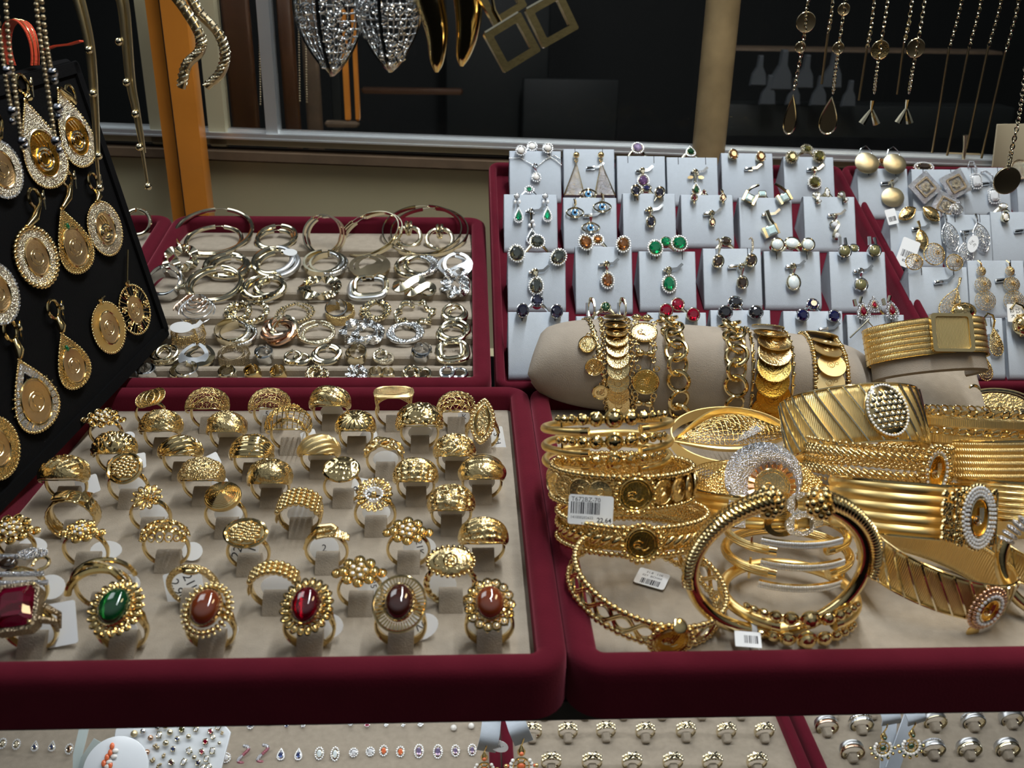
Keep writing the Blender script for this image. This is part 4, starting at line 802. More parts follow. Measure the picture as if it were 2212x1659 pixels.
def jewel(t, sh, w, h, stone, halo=0, metal='gold_pale', M=None, bezel=.5, prong=4, dep=2.4, cab=False, hm='diamond'):
    M = M or Matrix.Identity(4); a, b = w/2, h/2; P = OUT[sh](a, b)
    if cab: part('stone', cabochon(a, b, min(a, b)*.62, 22), stone, t, M=M @ TR(0, 0, dep*.55))
    else: part('stone', facet(P, min(a, b)*.75), stone, t, M=M @ TR(0, 0, dep*.35), sharp=.2)
    m = MB(); m.prism([(x*1.0, y*1.0) for x, y in P], -dep*.9, dep*.35, M)
    if bezel: m.tube([(x*1.06, y*1.06, dep*.62) for x, y in P], bezel, 6, True, M)
    for i in range(prong):
        x, y = P[int((i+.5)*len(P)/prong) % len(P)]; m.sph((x, y, dep*.75), max(.45, bezel*.95), (1, 1, 1.2), 6, 4, M)
    g = MB(); n = 0
    for k in range(halo):
        s = 1+(1.25+1.55*k)/min(a, b); L = 2*pi*sqrt((a*a+b*b)/2)*s; n = int(L/1.75); Q = OUT[sh](a*s, b*s) if sh != 'tear' else tear(a+1.35+1.5*k, b+1.4+1.7*k)
        Q2 = []; per = [sqrt((Q[i][0]-Q[i-1][0])**2+(Q[i][1]-Q[i-1][1])**2) for i in range(len(Q))]; tot = sum(per); st = tot/n; acc = 0; pos = 0
        for i in range(len(Q)):
            x0, y0 = Q[i-1]; x1, y1 = Q[i]; d = per[i]
            while pos <= acc+d and len(Q2) < n: f = (pos-acc)/d if d else 0; Q2.append((x0+(x1-x0)*f, y0+(y1-y0)*f)); pos += st
            acc += d
        for x, y in Q2: g.sph((x, y, dep*.45), .86, (1, 1, .7), 6, 4, M); m.sph((x*1.09, y*1.09, dep*.2), .45, (1, 1, 1), 5, 3, M)
    part('setting', m, metal, t)
    if halo: part('halo_stones', g, hm, t)
    return max(a, b)
def at(key, px, py, h=0.0, rz=0): F = PADS[key]; return Matrix.Translation(on(F, px, py, h)) @ F.to_3x3().to_4x4() @ RZ(rz)
def sz(key, px, py, w): return w*mmpx(on(PADS[key], px, py))
def stud(key, px, py, sh, w, h, stone, label, grp, rz=0, cat='earring', z=.003, post=0, name='stud_earring', **k):
    F = at(key, px, py, z, rz); q = mmpx(F.translation); t = thing(name, label, cat, F, grp); jewel(t, sh, w*q, h*q, stone, **k)
    m = MB(); m.tube([(0, 0, -5), (0, 0, 0)], .55, 5)
    if post: m.tube([(0, -h*q*.45, 0), (0, -h*q*.45-4, -1)], .5, 5)
    part('post', m, k.get('metal', 'gold_pale'), t); return t
def gring(key, px, py, sh, w, h, stone, label, grp, z=-.003, **k):   # a ring standing behind the pad's upper edge
    F = at(key, px, py, z); q = mmpx(F.translation); t = thing('gem_ring', label, 'ring', F, grp); jewel(t, sh, w*q, h*q, stone, M=RX(-14), **k)
    R = 9.5; m = MB(); m.tube([(R*sin(a), -R-2+R*cos(a), -2.2) for a in [2*pi*i/36 for i in range(36)]], 1.0, 7, True)
    for s in (-1, 1): m.tube([(s*1.5, 0, -1), (s*5.2, -3.2, -2), (s*8.4, -7, -2.2)], [1.4, 1.2, 1.0], 6)
    part('band', m, k.get('metal', 'gold_pale'), t); return t
def pendant(key, px, py, sh, w, h, stone, label, grp, cy, z=.002, mid=None, **k):   # hangs from the clip at height cy
    F = at(key, px, py, z); q = mmpx(F.translation); t = thing('gem_pendant', label, 'pendant', F, grp); jewel(t, sh, w*q, h*q, stone, **k)
    c = F.inverted() @ on(PADS[key], px-3, cy)*1000; top = h*q/2+(1.6*k.get('halo', 0)); m = MB()
    m.tube([V((c.x+.2, c.y-1.4, 3.4)), V((c.x*.7, (c.y+top)/2, 2.0)), V((0, top+.6, .6))], [1.6, 1.2, .5], 7); m.torus((c.x, c.y, 1.6), 1.9, .9, 12, 6, RX(0)); m.torus((0, top+.8, .6), .9, .3, 10, 5)
    part('bail', m, k.get('metal', 'gold_pale'), t); return t
SV = 'silver'
# back row
for x, y, s in ((1125, 326, 'left'), (1183, 321, 'right')): stud('a1', x, y, 'round', 15, 15, 'pearl', s+' pearl cluster earring on top of the first pad', 'pearl earrings', cab=True, halo=1, metal=SV, dep=3)
gring('a1', 1149, 318, 'round', 15, 15, 'pearl', 'pearl ring between the two pearl earrings', 'pearl set', cab=True, halo=1, metal=SV, dep=3)
t = pendant('a1', 1158, 384, 'round', 13, 13, 'pearl', 'pearl pendant on a fine silver chain', 'pearl set', 362, cab=True, halo=1, metal=SV, dep=3)
F = t.matrix_world.inverted(); m = MB()
for L in (((1100, 342), (1124, 341), (1142, 352), (1157, 360)), ((1160, 360), (1178, 345), (1196, 336), (1212, 344)), ((1182, 336), (1200, 346), (1214, 358))):
    Q = [F @ on(PADS['a1'], *p, .0012)*1000 for p in L]
    for a, b in zip(Q[:-1], Q[1:]): [m.sph(a.lerp(b, i/7), .62, (1, 1, 1), 5, 3) for i in range(7)]
part('chain', m, SV, t)
gring('b1', 1143, 411, 'oval', 12, 10, 'emerald', 'small green halo ring peeking over the teardrop pad', 'green set', halo=1, metal=SV)
for x, s in ((1243, 'left'), (1301, 'right')):
    F = at('a2', x+(-3 if s == 'left' else 5), 386, .0022); q = mmpx(F.translation); t = thing('triangle_earring', s+' long gold triangle earring filled with sparkle', 'earring', F, 'triangle earrings'); H = 74*q/2; Wd = 44*q/2; sk = (2.2 if s == 'left' else -3) 
    T_ = [(-Wd, -H), (Wd, -H), (sk, H)]; part('sparkle_panel', MB().prism(T_, -.3, .4), 'pave', t); m = MB(); m.tube([(a, b, .2) for a, b in T_], .75, 6, True); m.torus((sk, H+1.2, .3), 1.2, .45, 12, 5); m.sph((sk, H+6, 1.5), 2.9, (1, 1, 1), 14, 9)
    part('gold_frame', m, 'gold', t)
def eye(key, px, py, w, label, ring=0, cy=None):
    F = at(key, px, py, -.0028 if ring else .0025); q = mmpx(F.translation); t = thing('eye_pendant' if cy else 'eye_earring' if not ring else 'eye_ring', label, 'pendant' if cy else 'ring' if ring else 'earring', F, 'blue eye jewellery'); a = w*q/2; b = a*.62
    P = [(a*cos(u), b*sin(u)*(1-.28*abs(cos(u)))) for u in [2*pi*i/32 for i in range(32)]]; m = MB(); m.tube([(x, y, 0) for x, y in P], .75, 7, True)
    m.torus((0, 0, .1), b*.72, .5, 18, 6)
    if cy:
        c = F.inverted() @ on(PADS[key], px-2, cy)*1000; m.tube([V((c.x, c.y-1, 3)), V((0, (c.y+b)/2, 1.5)), V((0, b, .2))], [1.7, 1.3, .6], 7)
    elif not ring: m.tube([(-.5, b+6.5, .5), (0, b+5, 2.4), (.3, b+2, 2.3), (0, b+.2, .4)], [1, 1.3, 1.2, .5], 7)
    else: m.tube([(9*sin(u), -9+9*cos(u), -2) for u in [2*pi*i/30 for i in range(30)]], .8, 6, True)
    part('almond_frame', m, 'gold_pale', t); part('iris', MB().lathe([(b*.8, -.4), (b*.8, .3), (b*.5, .6), (0, .7)], 18), 'blue_eye', t); part('pupil', MB().sph((0, 0, .6), b*.3, (1, 1, .5)), 'pupil', t)
eye('b2', 1271, 419, 36, 'blue eye ring between the sparkling triangles', 1)
eye('b2', 1242, 459, 37, 'left blue eye earring in an almond frame'); eye('b2', 1301, 447, 38, 'right blue eye earring in an almond frame'); eye('b2', 1276, 492, 38, 'blue eye pendant hanging from a clip', 0, 468)
gring('a3', 1377, 321, 'round', 20, 20, 'pale_violet', 'pale violet halo ring on the tray edge', 'purple set', halo=1)
pendant('a3', 1389, 391, 'oval', 19, 21, 'amethyst', 'purple oval pendant with a fine halo', 'purple set', 371, halo=1)
for x, y, s, r in ((1373, 413, 'left', 12), (1424, 417, 'right', -30)): stud('b3', x, y, 'oval', 18, 21, 'navy', s+' dark oval bezel earring above the dark oval pendant', 'dark oval set', rz=r, bezel=.9, prong=0, dep=4, post=1)
gring('b3', 1396, 408, 'oval', 18, 14, 'sapphire', 'dark blue oval ring between the dark oval earrings', 'dark oval set', bezel=.8, prong=0)
pendant('b3', 1405, 480, 'oval', 17, 23, 'navy', 'dark oval pendant in a gold bezel', 'dark oval set', 456, bezel=.9, prong=0, dep=3.4)
gring('a4', 1491, 328, 'tear', 18, 17, 'green', 'green teardrop ring with a white halo on the tray edge', 'green leaf set', halo=1)
t = pendant('a4', 1503, 409, 'tear', 15, 19, 'green', 'green teardrop pendant with small leaves', 'green leaf set', 374, halo=1)
m = MB(); [m.prism([(x+s*3.2, y+7.5+3.6) for x, y in oval(2.6, 1.5, 12)], 0, 1, RZ(s*-8)) for s in (-1, 1)]; part('leaves', m, 'gold_pale', t)
for x, y, s in ((1499, 428, 'left'), (1561, 428, 'right')):
    t = stud('b4', x, y, 'marq', 12, 17, 'garnet', s+' small garnet drop earring', 'garnet set', bezel=.6); m = MB(); m.tube([(-1, 7.6, 0), (-.6, 5.4, 1.5), (0, 3.6, 1)], [.7, 1.2, .7], 6); m.sph((0, -4.6, .5), 1.1); part('top_loop', m, 'gold_pale', t)
gring('b4', 1520, 418, 'marq', 8, 13, 'garnet', 'garnet ring behind the garnet earrings', 'garnet set')
pendant('b4', 1538, 481, 'oval', 11, 17, 'garnet', 'small garnet pendant on a long bail', 'garnet set', 463, bezel=.6, prong=2)
for x, y, s, r in ((1583, 335, 'left', 18), (1642, 340, 'right', 14)): stud('a5', x, y, 'oval', 18, 21, 'amber', s+' amber oval stud above the empty clip', 'amber studs', rz=r, bezel=.5, dep=4)
for x, y, s, r in ((1618, 429, 'left', -28), (1693, 428, 'right', 28)):
    t = stud('b5', x, y, 'square', 17, 16, 'opal_blue', s+' square opal earring with a slanting gold arm', 'square opal set', rz=r, bezel=.4, prong=0, dep=3); m = MB(); m.box((4.6, 0, 1), (1.8, 8.6, 4)); m.box((-4.6, 0, 1), (1.8, 8.6, 4)); m.tube([(-4.6, 3, 1), (-2, 9, 1.5), (2, 14, 1)] if s == 'left' else [(4.6, 3, 1), (2, 9, 1.5), (-1, 14, 1)], 1.2, 6); part('gold_arm', m, 'gold_pale', t)
gring('b5', 1646, 420, 'square', 14, 12, 'opal_blue', 'square opal ring between the opal earrings', 'square opal set', bezel=.4, prong=0)
F = at('b5', 1664, 500, .003, 22); t = thing('opal_pendant', 'square opal pendant hanging on a slanting gold bar', 'pendant', F, 'square opal set'); jewel(t, 'square', 9, 8, 'opal_blue', bezel=.3, prong=0, dep=3); m = MB(); m.box((5.4, 0, 1), (1.6, 9, 4)); m.box((-5.4, 0, 1), (2.4, 9, 4)); m.tube([(5.4, 2, 1), (3.4, 9, 1.5), (3.6, 17, 2)], [1.2, 1.6, 2], 7); part('gold_bar', m, 'gold_pale', t)
for x, y, s in ((1709, 341, 'left'), (1768, 339, 'right')): stud('a6', x, y, 'round', 20, 20, 'olive', s+' olive round earring in a spiky halo', 'olive set', halo=1, hm='pave_gold', dep=4)
gring('a6', 1742, 323, 'oval', 18, 15, 'olive', 'olive oval halo ring on the tray edge', 'olive set', halo=1, hm='pave_gold')
pendant('a6', 1759, 395, 'round', 22, 22, 'olive', 'olive round pendant with a stone-set rim', 'olive set', 369, halo=1, dep=3.4)
def loops(key, px, py, sc, label, cat, name, cy=None, rz=0):
    F = at(key, px, py, .003, rz); t = thing(name, label, cat, F, 'looped diamond set'); m = MB()
    m.tube([(2.6*sc*sin(2*u), 6*sc*cos(u), 1.4*sin(u)) for u in [2*pi*i/40 for i in range(40)]], 1, sec=[(-.4, -1), (.4, -1), (.4, 1), (-.4, 1)], closed=True)
    if cy: c = F.inverted() @ on(PADS[key], px-4, cy)*1000; m.tube([V((c.x, c.y, 3)), V((c.x/2, (c.y+6*sc)/2, 2)), V((0, 6*sc, 0))], [1.8, 1.2, .6], 7)
    part('loops', m, 'gold_pale', t); g = MB()
    for y in (3.8, -3.9): g.add(facet(oval(2.0*sc, 2.0*sc, 12), 1.5).v, facet(oval(2.0*sc, 2.0*sc, 12), 1.5).f, TR(0, y*sc, .4))
    part('stone', g, 'diamond', t, sharp=.2)
loops('b6', 1766, 428, .75, 'left looped diamond earring on the top edge', 'earring', 'looped_earring', rz=20); loops('b6', 1822, 426, .75, 'right looped diamond earring on the top edge', 'earring', 'looped_earring', rz=40)
gring('b6', 1786, 418, 'marq', 9, 22, 'diamond', 'white stone ring between the looped earrings', 'looped diamond set'); loops('b6', 1805, 497, 1.25, 'long looped diamond pendant on a clip', 'pendant', 'looped_pendant', 467, 8)
# second row teardrops
def drop(key, x0, y0, x1, y1, w, h, stone, label, grp, halo=1, metal=SV, sh='tear', leaf=1, **k):
    F = at(key, x1, y1, .0025); q = mmpx(F.translation); t = thing('drop_earring', label, 'earring', F, grp); jewel(t, sh, w*q, h*q, stone, halo=halo, metal=metal, **k)
    c = F.inverted() @ on(PADS[key], x0, y0)*1000; m = MB(); g = MB(); g.sph((c.x, c.y, 1.5), 2.0, (1, 1, .8), 9, 6); m.torus((c.x, c.y, .8), 2.1, .4, 14, 5)
    if leaf:
        for s in (-1, 1): g.sph((c.x*.75+s*1.8, c.y-5, 1), 1.5, (.8, 1.2, .6), 8, 5)
    m.tube([V((c.x, c.y, .3)), V((c.x*.6, c.y*.6+h*q*.2, .3)), V((0, h*q/2+1, .3))], .45, 5); part('link', m, metal, t); part('top_stones', g, 'diamond', t)
drop('b1', 1116, 426, 1120, 466, 15, 24, 'emerald', 'left green teardrop drop earring', 'green set'); drop('b1', 1177, 426, 1182, 464, 15, 24, 'emerald', 'right green teardrop drop earring', 'green set')
t = pendant('b1', 1149, 512, 'tear', 20, 26, 'mystic', 'long white stone pendant ending in a grey-green teardrop', 'green set', 459, halo=1, metal=SV); g = MB(); g.sph((.4, 12.5, 1.5), 1.9); [g.sph((s*1.9, 9.4, 1), 1.5, (.8, 1.2, .6), 8, 5) for s in (-1, 1)]; part('top_stones', g, 'diamond', t)
gring('c1', 1160, 523, 'round', 25, 25, 'mystic', 'round grey-green halo ring behind the third row pad', 'grey-green set', halo=1, metal='gold_pale', z=.0)
for x, y, s, r in ((1116, 548, 'left', 20), (1206, 556, 'right', -38)): stud('c1', x, y, 'oval', 26, 30, 'mystic', s+' large oval grey-green halo earring', 'grey-green set', rz=r, halo=1)
pendant('c1', 1158, 618, 'oval', 24, 30, 'mystic', 'oval grey-green halo pendant on a clip', 'grey-green set', 589, halo=1)
for x, y, s, r in ((1265, 524, 'left', 24), (1346, 528, 'right', -12)): stud('c2', x, y, 'oval', 23, 27, 'amber', s+' oval amber halo earring', 'amber set', rz=r, halo=1)
gring('c2', 1291, 519, 'round', 18, 18, 'amber', 'amber halo ring between the amber earrings', 'amber set', halo=1); pendant('c2', 1312, 606, 'oval', 21, 27, 'amber', 'oval amber halo pendant on a clip', 'amber set', 573, halo=1)
for x, y, s, r in ((1415, 536, 'left', 10), (1467, 526, 'right', 60)): stud('c3', x, y, 'oval', 25, 27, 'emerald', s+' oval emerald halo earring', 'emerald set', rz=r, halo=1, post=1)
gring('c3', 1438, 524, 'round', 21, 21, 'emerald', 'round emerald ring between the emerald earrings', 'emerald set'); pendant('c3', 1445, 614, 'oval', 24, 30, 'emerald', 'oval emerald halo pendant on a clip', 'emerald set', 585, halo=1)
for x, y, s in ((1550, 566, 'left'), (1621, 564, 'right')):
    t = stud('c4', x, y, 'oval', 20, 25, 'smoky', s+' smoky oval drop earring on a stone-set hook', 'smoky set', rz=-10, bezel=.9, prong=0, dep=4); m = MB(); m.tube([(-3.4, 17, -1), (-2, 18.4, 0), (-1, 16, 1.6), (0, 10, 1.6), (0, 6.6, .6)], [.5, .7, .9, .9, .5], 6); part('hook', m, 'pave_gold', t)
gring('c4', 1567, 523, 'oval', 20, 17, 'smoky', 'smoky oval ring between the hooks', 'smoky set', bezel=.8, prong=0); pendant('c4', 1602, 612, 'oval', 20, 25, 'smoky', 'smoky oval pendant on a clip', 'smoky set', 578, bezel=.9, prong=0, dep=4)
for x, y, s in ((1677, 530, 'left'), (1743, 530, 'right')): stud('c5', x, y, 'oval', 25, 24, 'opal', s+' white opal oval earring', 'white opal set', cab=True, bezel=.9, prong=0, dep=4.5, post=1)
gring('c5', 1710, 527, 'oval', 29, 24, 'opal', 'white opal oval ring between the opal earrings', 'white opal set', cab=True, bezel=.9, prong=0); pendant('c5', 1713, 611, 'oval', 25, 31, 'opal', 'white opal oval pendant on a clip', 'white opal set', 578, cab=True, bezel=1.1, prong=0)
for x, y, s in ((1823, 544, 'left'), (1887, 543, 'right')):
    t = stud('c6', x, y, 'round', 24, 24, 'doublet', s+' round banded lever-back earring', 'banded set', cab=True, metal=SV, bezel=1.0, prong=0, dep=3.4); m = MB(); m.box((-2.6, 8.4, -.5), (2.4, 7, 1)); m.tube([(2, 5, 0), (1, 11, .5)], 1.2, 6); part('lever', m, SV, t)
gring('c6', 1843, 538, 'round', 20, 16, 'doublet', 'round banded ring between the lever-back earrings', 'banded set', cab=True, metal=SV, bezel=.8, prong=0); pendant('c6', 1858, 616, 'round', 25, 25, 'doublet', 'round banded silver pendant on a clip', 'banded set', 588, cab=True, metal=SV, bezel=1.1, prong=0)
# front row
def trio(key, st, nm, grp, a, b, c, sh='oval', **k):
    stud(key, *a, sh, a_w[0], a_w[1], st, 'left '+nm+' stud', grp, **k); stud(key, *b, sh, a_w[0], a_w[1], st, 'right '+nm+' stud', grp, **k); gring(key, *c, sh, a_w[0], a_w[1], st, nm+' ring behind the studs', grp, **k)
a_w = (24, 28); trio('d1', 'navy', 'dark blue oval', 'dark blue set', (1129, 672), (1202, 674), (1160, 652), metal=SV, dep=3.6); a_w = (26, 27); trio('d3', 'ruby', 'ruby red oval', 'ruby set', (1438, 672), (1496, 681), (1463, 660), dep=3.6)
a_w = (29, 27); trio('d4', 'onyx', 'black oval', 'black set', (1565, 676), (1631, 676), (1587, 656), metal=SV, dep=3.6); a_w = (24, 24); trio('d5', 'sapphire', 'deep blue round', 'deep blue set', (1732, 682), (1800, 684), (1754, 660), sh='round', metal=SV, dep=3.6)
gring('d2', 1308, 665, 'round', 19, 20, 'green', 'green oval ring between two huggie earrings', 'huggie set', cab=True, z=.0)
for x, s in ((1277, 'left'), (1344, 'right')):
    F = at('d2', x, 668, .003); t = thing('huggie_earring', s+' pale gold huggie beside the green ring', 'earring', F, 'huggie set'); m = MB(); m.tube([(1.6*sin(u)*1.2, 7*cos(u), 3.4*sin(u)) for u in [2*pi*i/30 for i in range(30)]], 1, sec=[(-.6, -1.7), (.6, -1.7), (.6, 1.7), (-.6, 1.7)], closed=True, ax=V((1, 0, 0))); part('hoop', m, 'gold_pale', t); part('clasp', MB().box((-3, 0, 0), (1.4, 9, 2.4)), 'silver', t)
for x, y, s in ((1863, 671, 'left'), (1925, 669, 'right')):
    t = stud('d6', x, y, 'tear', 16, 22, 'ruby', s+' ruby teardrop earring with a double halo', 'ruby teardrop set', halo=2, rz=10, hm='pave'); m = MB(); m.box((-4.6, 6.4, 1), (2, 5, 2)); m.tube([(-1, 6, 1), (1, 10, 1)], 1.1, 6); part('lever', m, 'gold_pale', t)
gring('d6', 1887, 659, 'tear', 14, 16, 'ruby', 'ruby teardrop ring with a double halo', 'ruby teardrop set', halo=2, hm='pave', z=0)
F = at('d6', 1866, 706, .003); t = solo('chain_pin', MB().tube([(-11, -8, 1.5), (-4, -1.5, 2), (3, 5, 2)], .6, 6).tube([(2, 4, 2), (8, -3, 2)], .45, 5), 'gold_pale', 'slim gold pin chain hanging below the ruby earrings', 'pin', F)
# far right tray
for x, y, s, a in ((1873, 352, 'left', 26), (1933, 354, 'right', 25)):
    F = at('q1', x, y, .006, -12); q = mmpx(F.translation); t = thing('disc_earring', s+' brushed gold disc earring on a wire hook', 'earring', F, 'brushed disc set'); part('disc', MB().lathe([(1, -.5), (1, 0), (.8, 1.2), (.4, 1.9), (0, 2.1)], 30, Matrix.Diagonal((a*q*1.02, a*q*.9, 1, 1))), 'gold_pale_satin', t); part('hook', MB().tube([(-8, 2, -1), (-7, 12, -2), (-3, 16, -2), (2, 12, -1), (3, 8, 0)], .5, 6), 'silver', t)
gring('q1', 1903, 350, 'round', 12, 12, 'amber', 'plain ring between the brushed discs', 'brushed disc set'); F = at('q1', 1929, 426, .003); q = mmpx(F.translation); t = thing('disc_pendant', 'brushed gold disc pendant on a clip', 'pendant', F, 'brushed disc set'); part('disc', MB().lathe([(1, -.5), (1, 0), (.8, 1.2), (.4, 1.9), (0, 2.1)], 30, Matrix.Diagonal((25*q, 22*q, 1, 1))), 'gold_pale_satin', t); part('bail', MB().tube([(-2, 14.5, 3), (-.5, 11, 2), (0, 8.6, .6)], [1.8, 1.3, .5], 7), 'gold_pale', t)
for x, y, r, s in ((1998, 405, 40, 'left'), (2064, 398, 28, 'upper right'), (2042, 446, 60, 'lowest')):
    F = at('q2', x, y, .005, r); t = thing('kite_earring', s+' sparkling diamond-shaped earring with a gold flower centre', 'earring', F, 'diamond-shaped set'); part('plate', MB().prism(rrect(22, 22, 1, 1), -1, 1, None, .5), 'pave', t); part('dark_frame', MB().frm(rrect(14, 14, 1, 1), rrect(11, 11, 1, 1), 1, 2), 'antique', t); m = MB(); [m.sph((2.6*cos(u), 2.6*sin(u), 1.6), 2, (1, 1, .7), 8, 5) for u in [2*pi*i/6 for i in range(6)]]; part('flower_centre', m, 'pave_gold', t)
gring('q2', 1995, 362, 'oval', 30, 16, 'smoky', 'dark stone-set ring behind the diamond-shaped earrings', 'diamond-shaped set', halo=1)
for x, y, hx, s in ((2108, 392, 2096, 'left'), (2146, 424, 2132, 'right')):
    t = stud('q3', x, y, 'rect', 17, 24, 'diamond', s+' step-cut white stone drop on a stone-set hook', 'step-cut set', halo=1, metal=SV); m = MB(); m.tube([(-5, 14, -2), (-4.5, 18, 0), (-2, 17, 2), (0, 11, 2), (0, 7, 1)] if s == 'left' else [(-9, 22, -2), (-6, 23, 0), (-1, 18, 2), (0, 11, 2), (0, 7, 1)], .9, 6); part('hook', m, 'pave', t)
F = at('q4', 2204, 366, .004); t = thing('fluted_stud', 'round fluted white stud with a dark rim at the right edge', 'earring', F); part('rim', MB().lathe([(9, -1), (9.4, 0), (8.8, .8), (8, .4)], 28), 'antique', t); part('fluted_face', MB().lathe([(8, .2), (5, 1.2), (0, 1.4)], 28), 'pave_gold', t)
def leafplate(key, px, py, w, h, mt, label, grp, name='leaf_earring', rz=0, wire=0, cat='earring', bail=None, kind='marq', z=.003, bulge=2.0):
    F = at(key, px, py, z, rz); q = mmpx(F.translation); a, b = w*q/2, h*q/2; t = thing(name, label, cat, F, grp); P = OUT[kind](a, b); n = len(P); m = MB(); rings = [1, .8, .6, .4, .2]
    vs = [(x*s, y*s, bulge*(1-s*s)) for s in rings for x, y in P]+[(0, 0, bulge)]; fs = [(j*n+i, j*n+(i+1) % n, (j+1)*n+(i+1) % n, (j+1)*n+i) for j in range(4) for i in range(n)]+[(4*n+i, 4*n+(i+1) % n, 5*n) for i in range(n)]
    part('openwork' if wire else 'plate', m.add(vs, fs), mt, t, wire=wire, solid=0 if wire else .5); e = MB(); e.tube([(x, y, 0) for x, y in P], .5, 6, True)
    if bail: e.tube([(-1, b+5+bail, 2), (0, b+2+bail*.5, 1.4), (0, b, .3)], [1.2, .9, .5], 6)
    part('edge', e, mt, t); return t
for x, y, r, s in ((1960, 461, -58, 'left'), (2012, 462, 48, 'right')): leafplate('r1', x, y, 26, 44, 'gold_leaf', s+' gold leaf clip earring above the barcode tag', 'gold leaf set', rz=r)
t = leafplate('r1', 1992, 518, 26, 46, 'gold_leaf', 'gold leaf pendant with a barcode tag', 'gold leaf set', 'leaf_pendant', 10, 0, 'pendant', 2); g = part('price_tag', MB().prism(rrect(15, 24, 1.4), -.15, .15), 'paper', t, M=TR(-15, -9, 1) @ RZ(-32), label='white barcode price tag')
def barcode(g, x, y, w, h, n, seed=1, z=.17):
    q = random.Random(seed); m = MB(); u = x-w/2
    while u < x+w/2: k = q.choice((.25, .35, .5, .7)); m.box((u+k/2, y, z), (k, h, .02)); u += k+q.choice((.25, .3, .5))
    part('barcode', m, 'ink', g)
barcode(g, 0, -1, 10, 6, 12, 3); writing('82 8', 3, g, mmT(0, -7, .17), True)
for x, y, r, s, sz_ in ((1975, 566, 8, 'left', (38, 34)), (2062, 567, -8, 'right', (36, 36))): leafplate('s1', x, y, *sz_, 'gold_grain', s+' domed filigree clip earring', 'filigree set', 'filigree_earring', r, .5, kind='round', z=.005, bulge=5)
leafplate('s1', 2018, 549, 46, 48, 'gold_grain', 'large domed filigree ring between the clip earrings', 'filigree set', 'filigree_ring', 0, .55, 'ring', kind='oval', z=.0, bulge=6)
leafplate('s1', 2056, 655, 58, 72, 'gold_grain', 'large filigree teardrop pendant on a clip', 'filigree set', 'filigree_pendant', -22, .5, 'pendant', 3, 'tear', bulge=4); leafplate('s1', 2082, 672, 54, 36, 'gold_hammer', 'sparkling nugget earring beside the filigree teardrop', 'textured set', 'nugget_earring', 0, 0, kind='oval', z=.006, bulge=4)
for x, y, s in ((2053, 512, 'left'), (2120, 514, 'right')): leafplate('r2', x, y, 36, 66, 'silver_tex', s+' silver filigree leaf drop earring', 'silver leaf set', 'leaf_earring', 12, .6, bail=3)
t = leafplate('r2', 2086, 552, 34, 58, 'silver_tex', 'silver filigree leaf pendant with a white tag', 'silver leaf set', 'leaf_pendant', 0, .6, 'pendant', 3); paper_tag(t, TR(5, 9, 3) @ RZ(-20), 9, 15, '21K|.70', 'oval', 3, 60)
leafplate('r2', 2066, 452, 30, 26, 'silver_tex', 'small silver leaf ring above the leaf drops', 'silver leaf set', 'leaf_ring', 0, .6, 'ring', kind='marq')
t = gring('r3', 2166, 447, 'oval', 16, 12, 'diamond', 'gold wave ring on the right-hand pad', 'gold wave set'); stud('r3', 2170, 470, 'oval', 12, 18, 'pearl', 'gold wave stud below the wave ring', 'gold wave set', cab=True, bezel=1)
for x, s in ((2122, 'left'), (2184, 'right')):
    F = at('s2', x+1, 622, .003); q = mmpx(F.translation); t = thing('triple_drop_earring', s+' triple filigree disc drop earring', 'earring', F, 'triple disc drops')
    for dx, dy, a, b in ((-1, 37, 10, 10), (1, 8, 18, 16), (4, -28, 23, 22)):
        m = MB(); P = oval(a*q, b*q, 16); n = 16; vs = [(x_*k+dx*q, y_*k+dy*q, 2.6*(1-k*k)) for k in (1, .72, .44, .2) for x_, y_ in P]+[(dx*q, dy*q, 2.6)]; fs = [(j*n+i, j*n+(i+1) % n, (j+1)*n+(i+1) % n) for j in range(3) for i in range(n)]+[(j*n+i, (j+1)*n+(i+1) % n, (j+1)*n+i) for j in range(3) for i in range(n)]+[(3*n+i, 3*n+(i+1) % n, 4*n) for i in range(n)]
        part('filigree_disc', m.add(vs, fs), 'gold_grain', t, wire=.55)
    part('hook', MB().tube([(0, 47*q, 0), (-1, 55*q, 1), (-2, 61*q, -1)], .6, 6), 'gold', t)
F = at('t2', 2192, 676, .004); t = thing('price_tag', 'white tag with handwritten numbers beside the ball earring', 'tag', F); part('card', MB().prism(rrect(11, 13, .6), -.15, .15), 'paper', t); writing('22 K', 4, t, mmT(-2, 0, .17) @ RZ(-80)); writing('22.0', 4, t, mmT(2.4, 0, .17) @ RZ(-80))
t = leafplate('t1', 2151, 738, 34, 62, 'gold_grain', 'textured teardrop earring hanging on a lever hook', 'textured teardrop set', 'teardrop_earring', 6, .7, kind='tear'); part('hook', MB().tube([(0, 10.5, 0), (.5, 15, 2), (0, 19, 1.5), (-2.5, 21, 0), (-5, 18, -1), (-4.4, 12, -1)], .8, 6), 'gold', t)
leafplate('t1', 2127, 792, 36, 62, 'gold_grain', 'second textured teardrop earring hanging lower over the rim', 'textured teardrop set', 'teardrop_earring', 8, .7, kind='tear', z=.004)
F = at('t2', 2214, 702, .006); t = thing('ball_earring', 'beaded gold ball earring on a loop, right edge', 'earring', F); m = MB(); m.sph((0, 0, 0), 8.6, (1, 1, .9), 18, 12); [m.sph((8.4*sin(a)*cos(b), 8.4*sin(a)*sin(b), 7.6*cos(a)), 1.3, (1, 1, 1), 7, 5) for a in (.5, 1.0, 1.5) for b in [2*pi*i/9+a for i in range(9)]]; part('beaded_ball', m, 'gold', t); part('hook', MB().tube([(2, 8, 0), (-1, 14, 0), (-6, 16, 0), (-9, 12, -1)], .8, 6), 'gold', t)
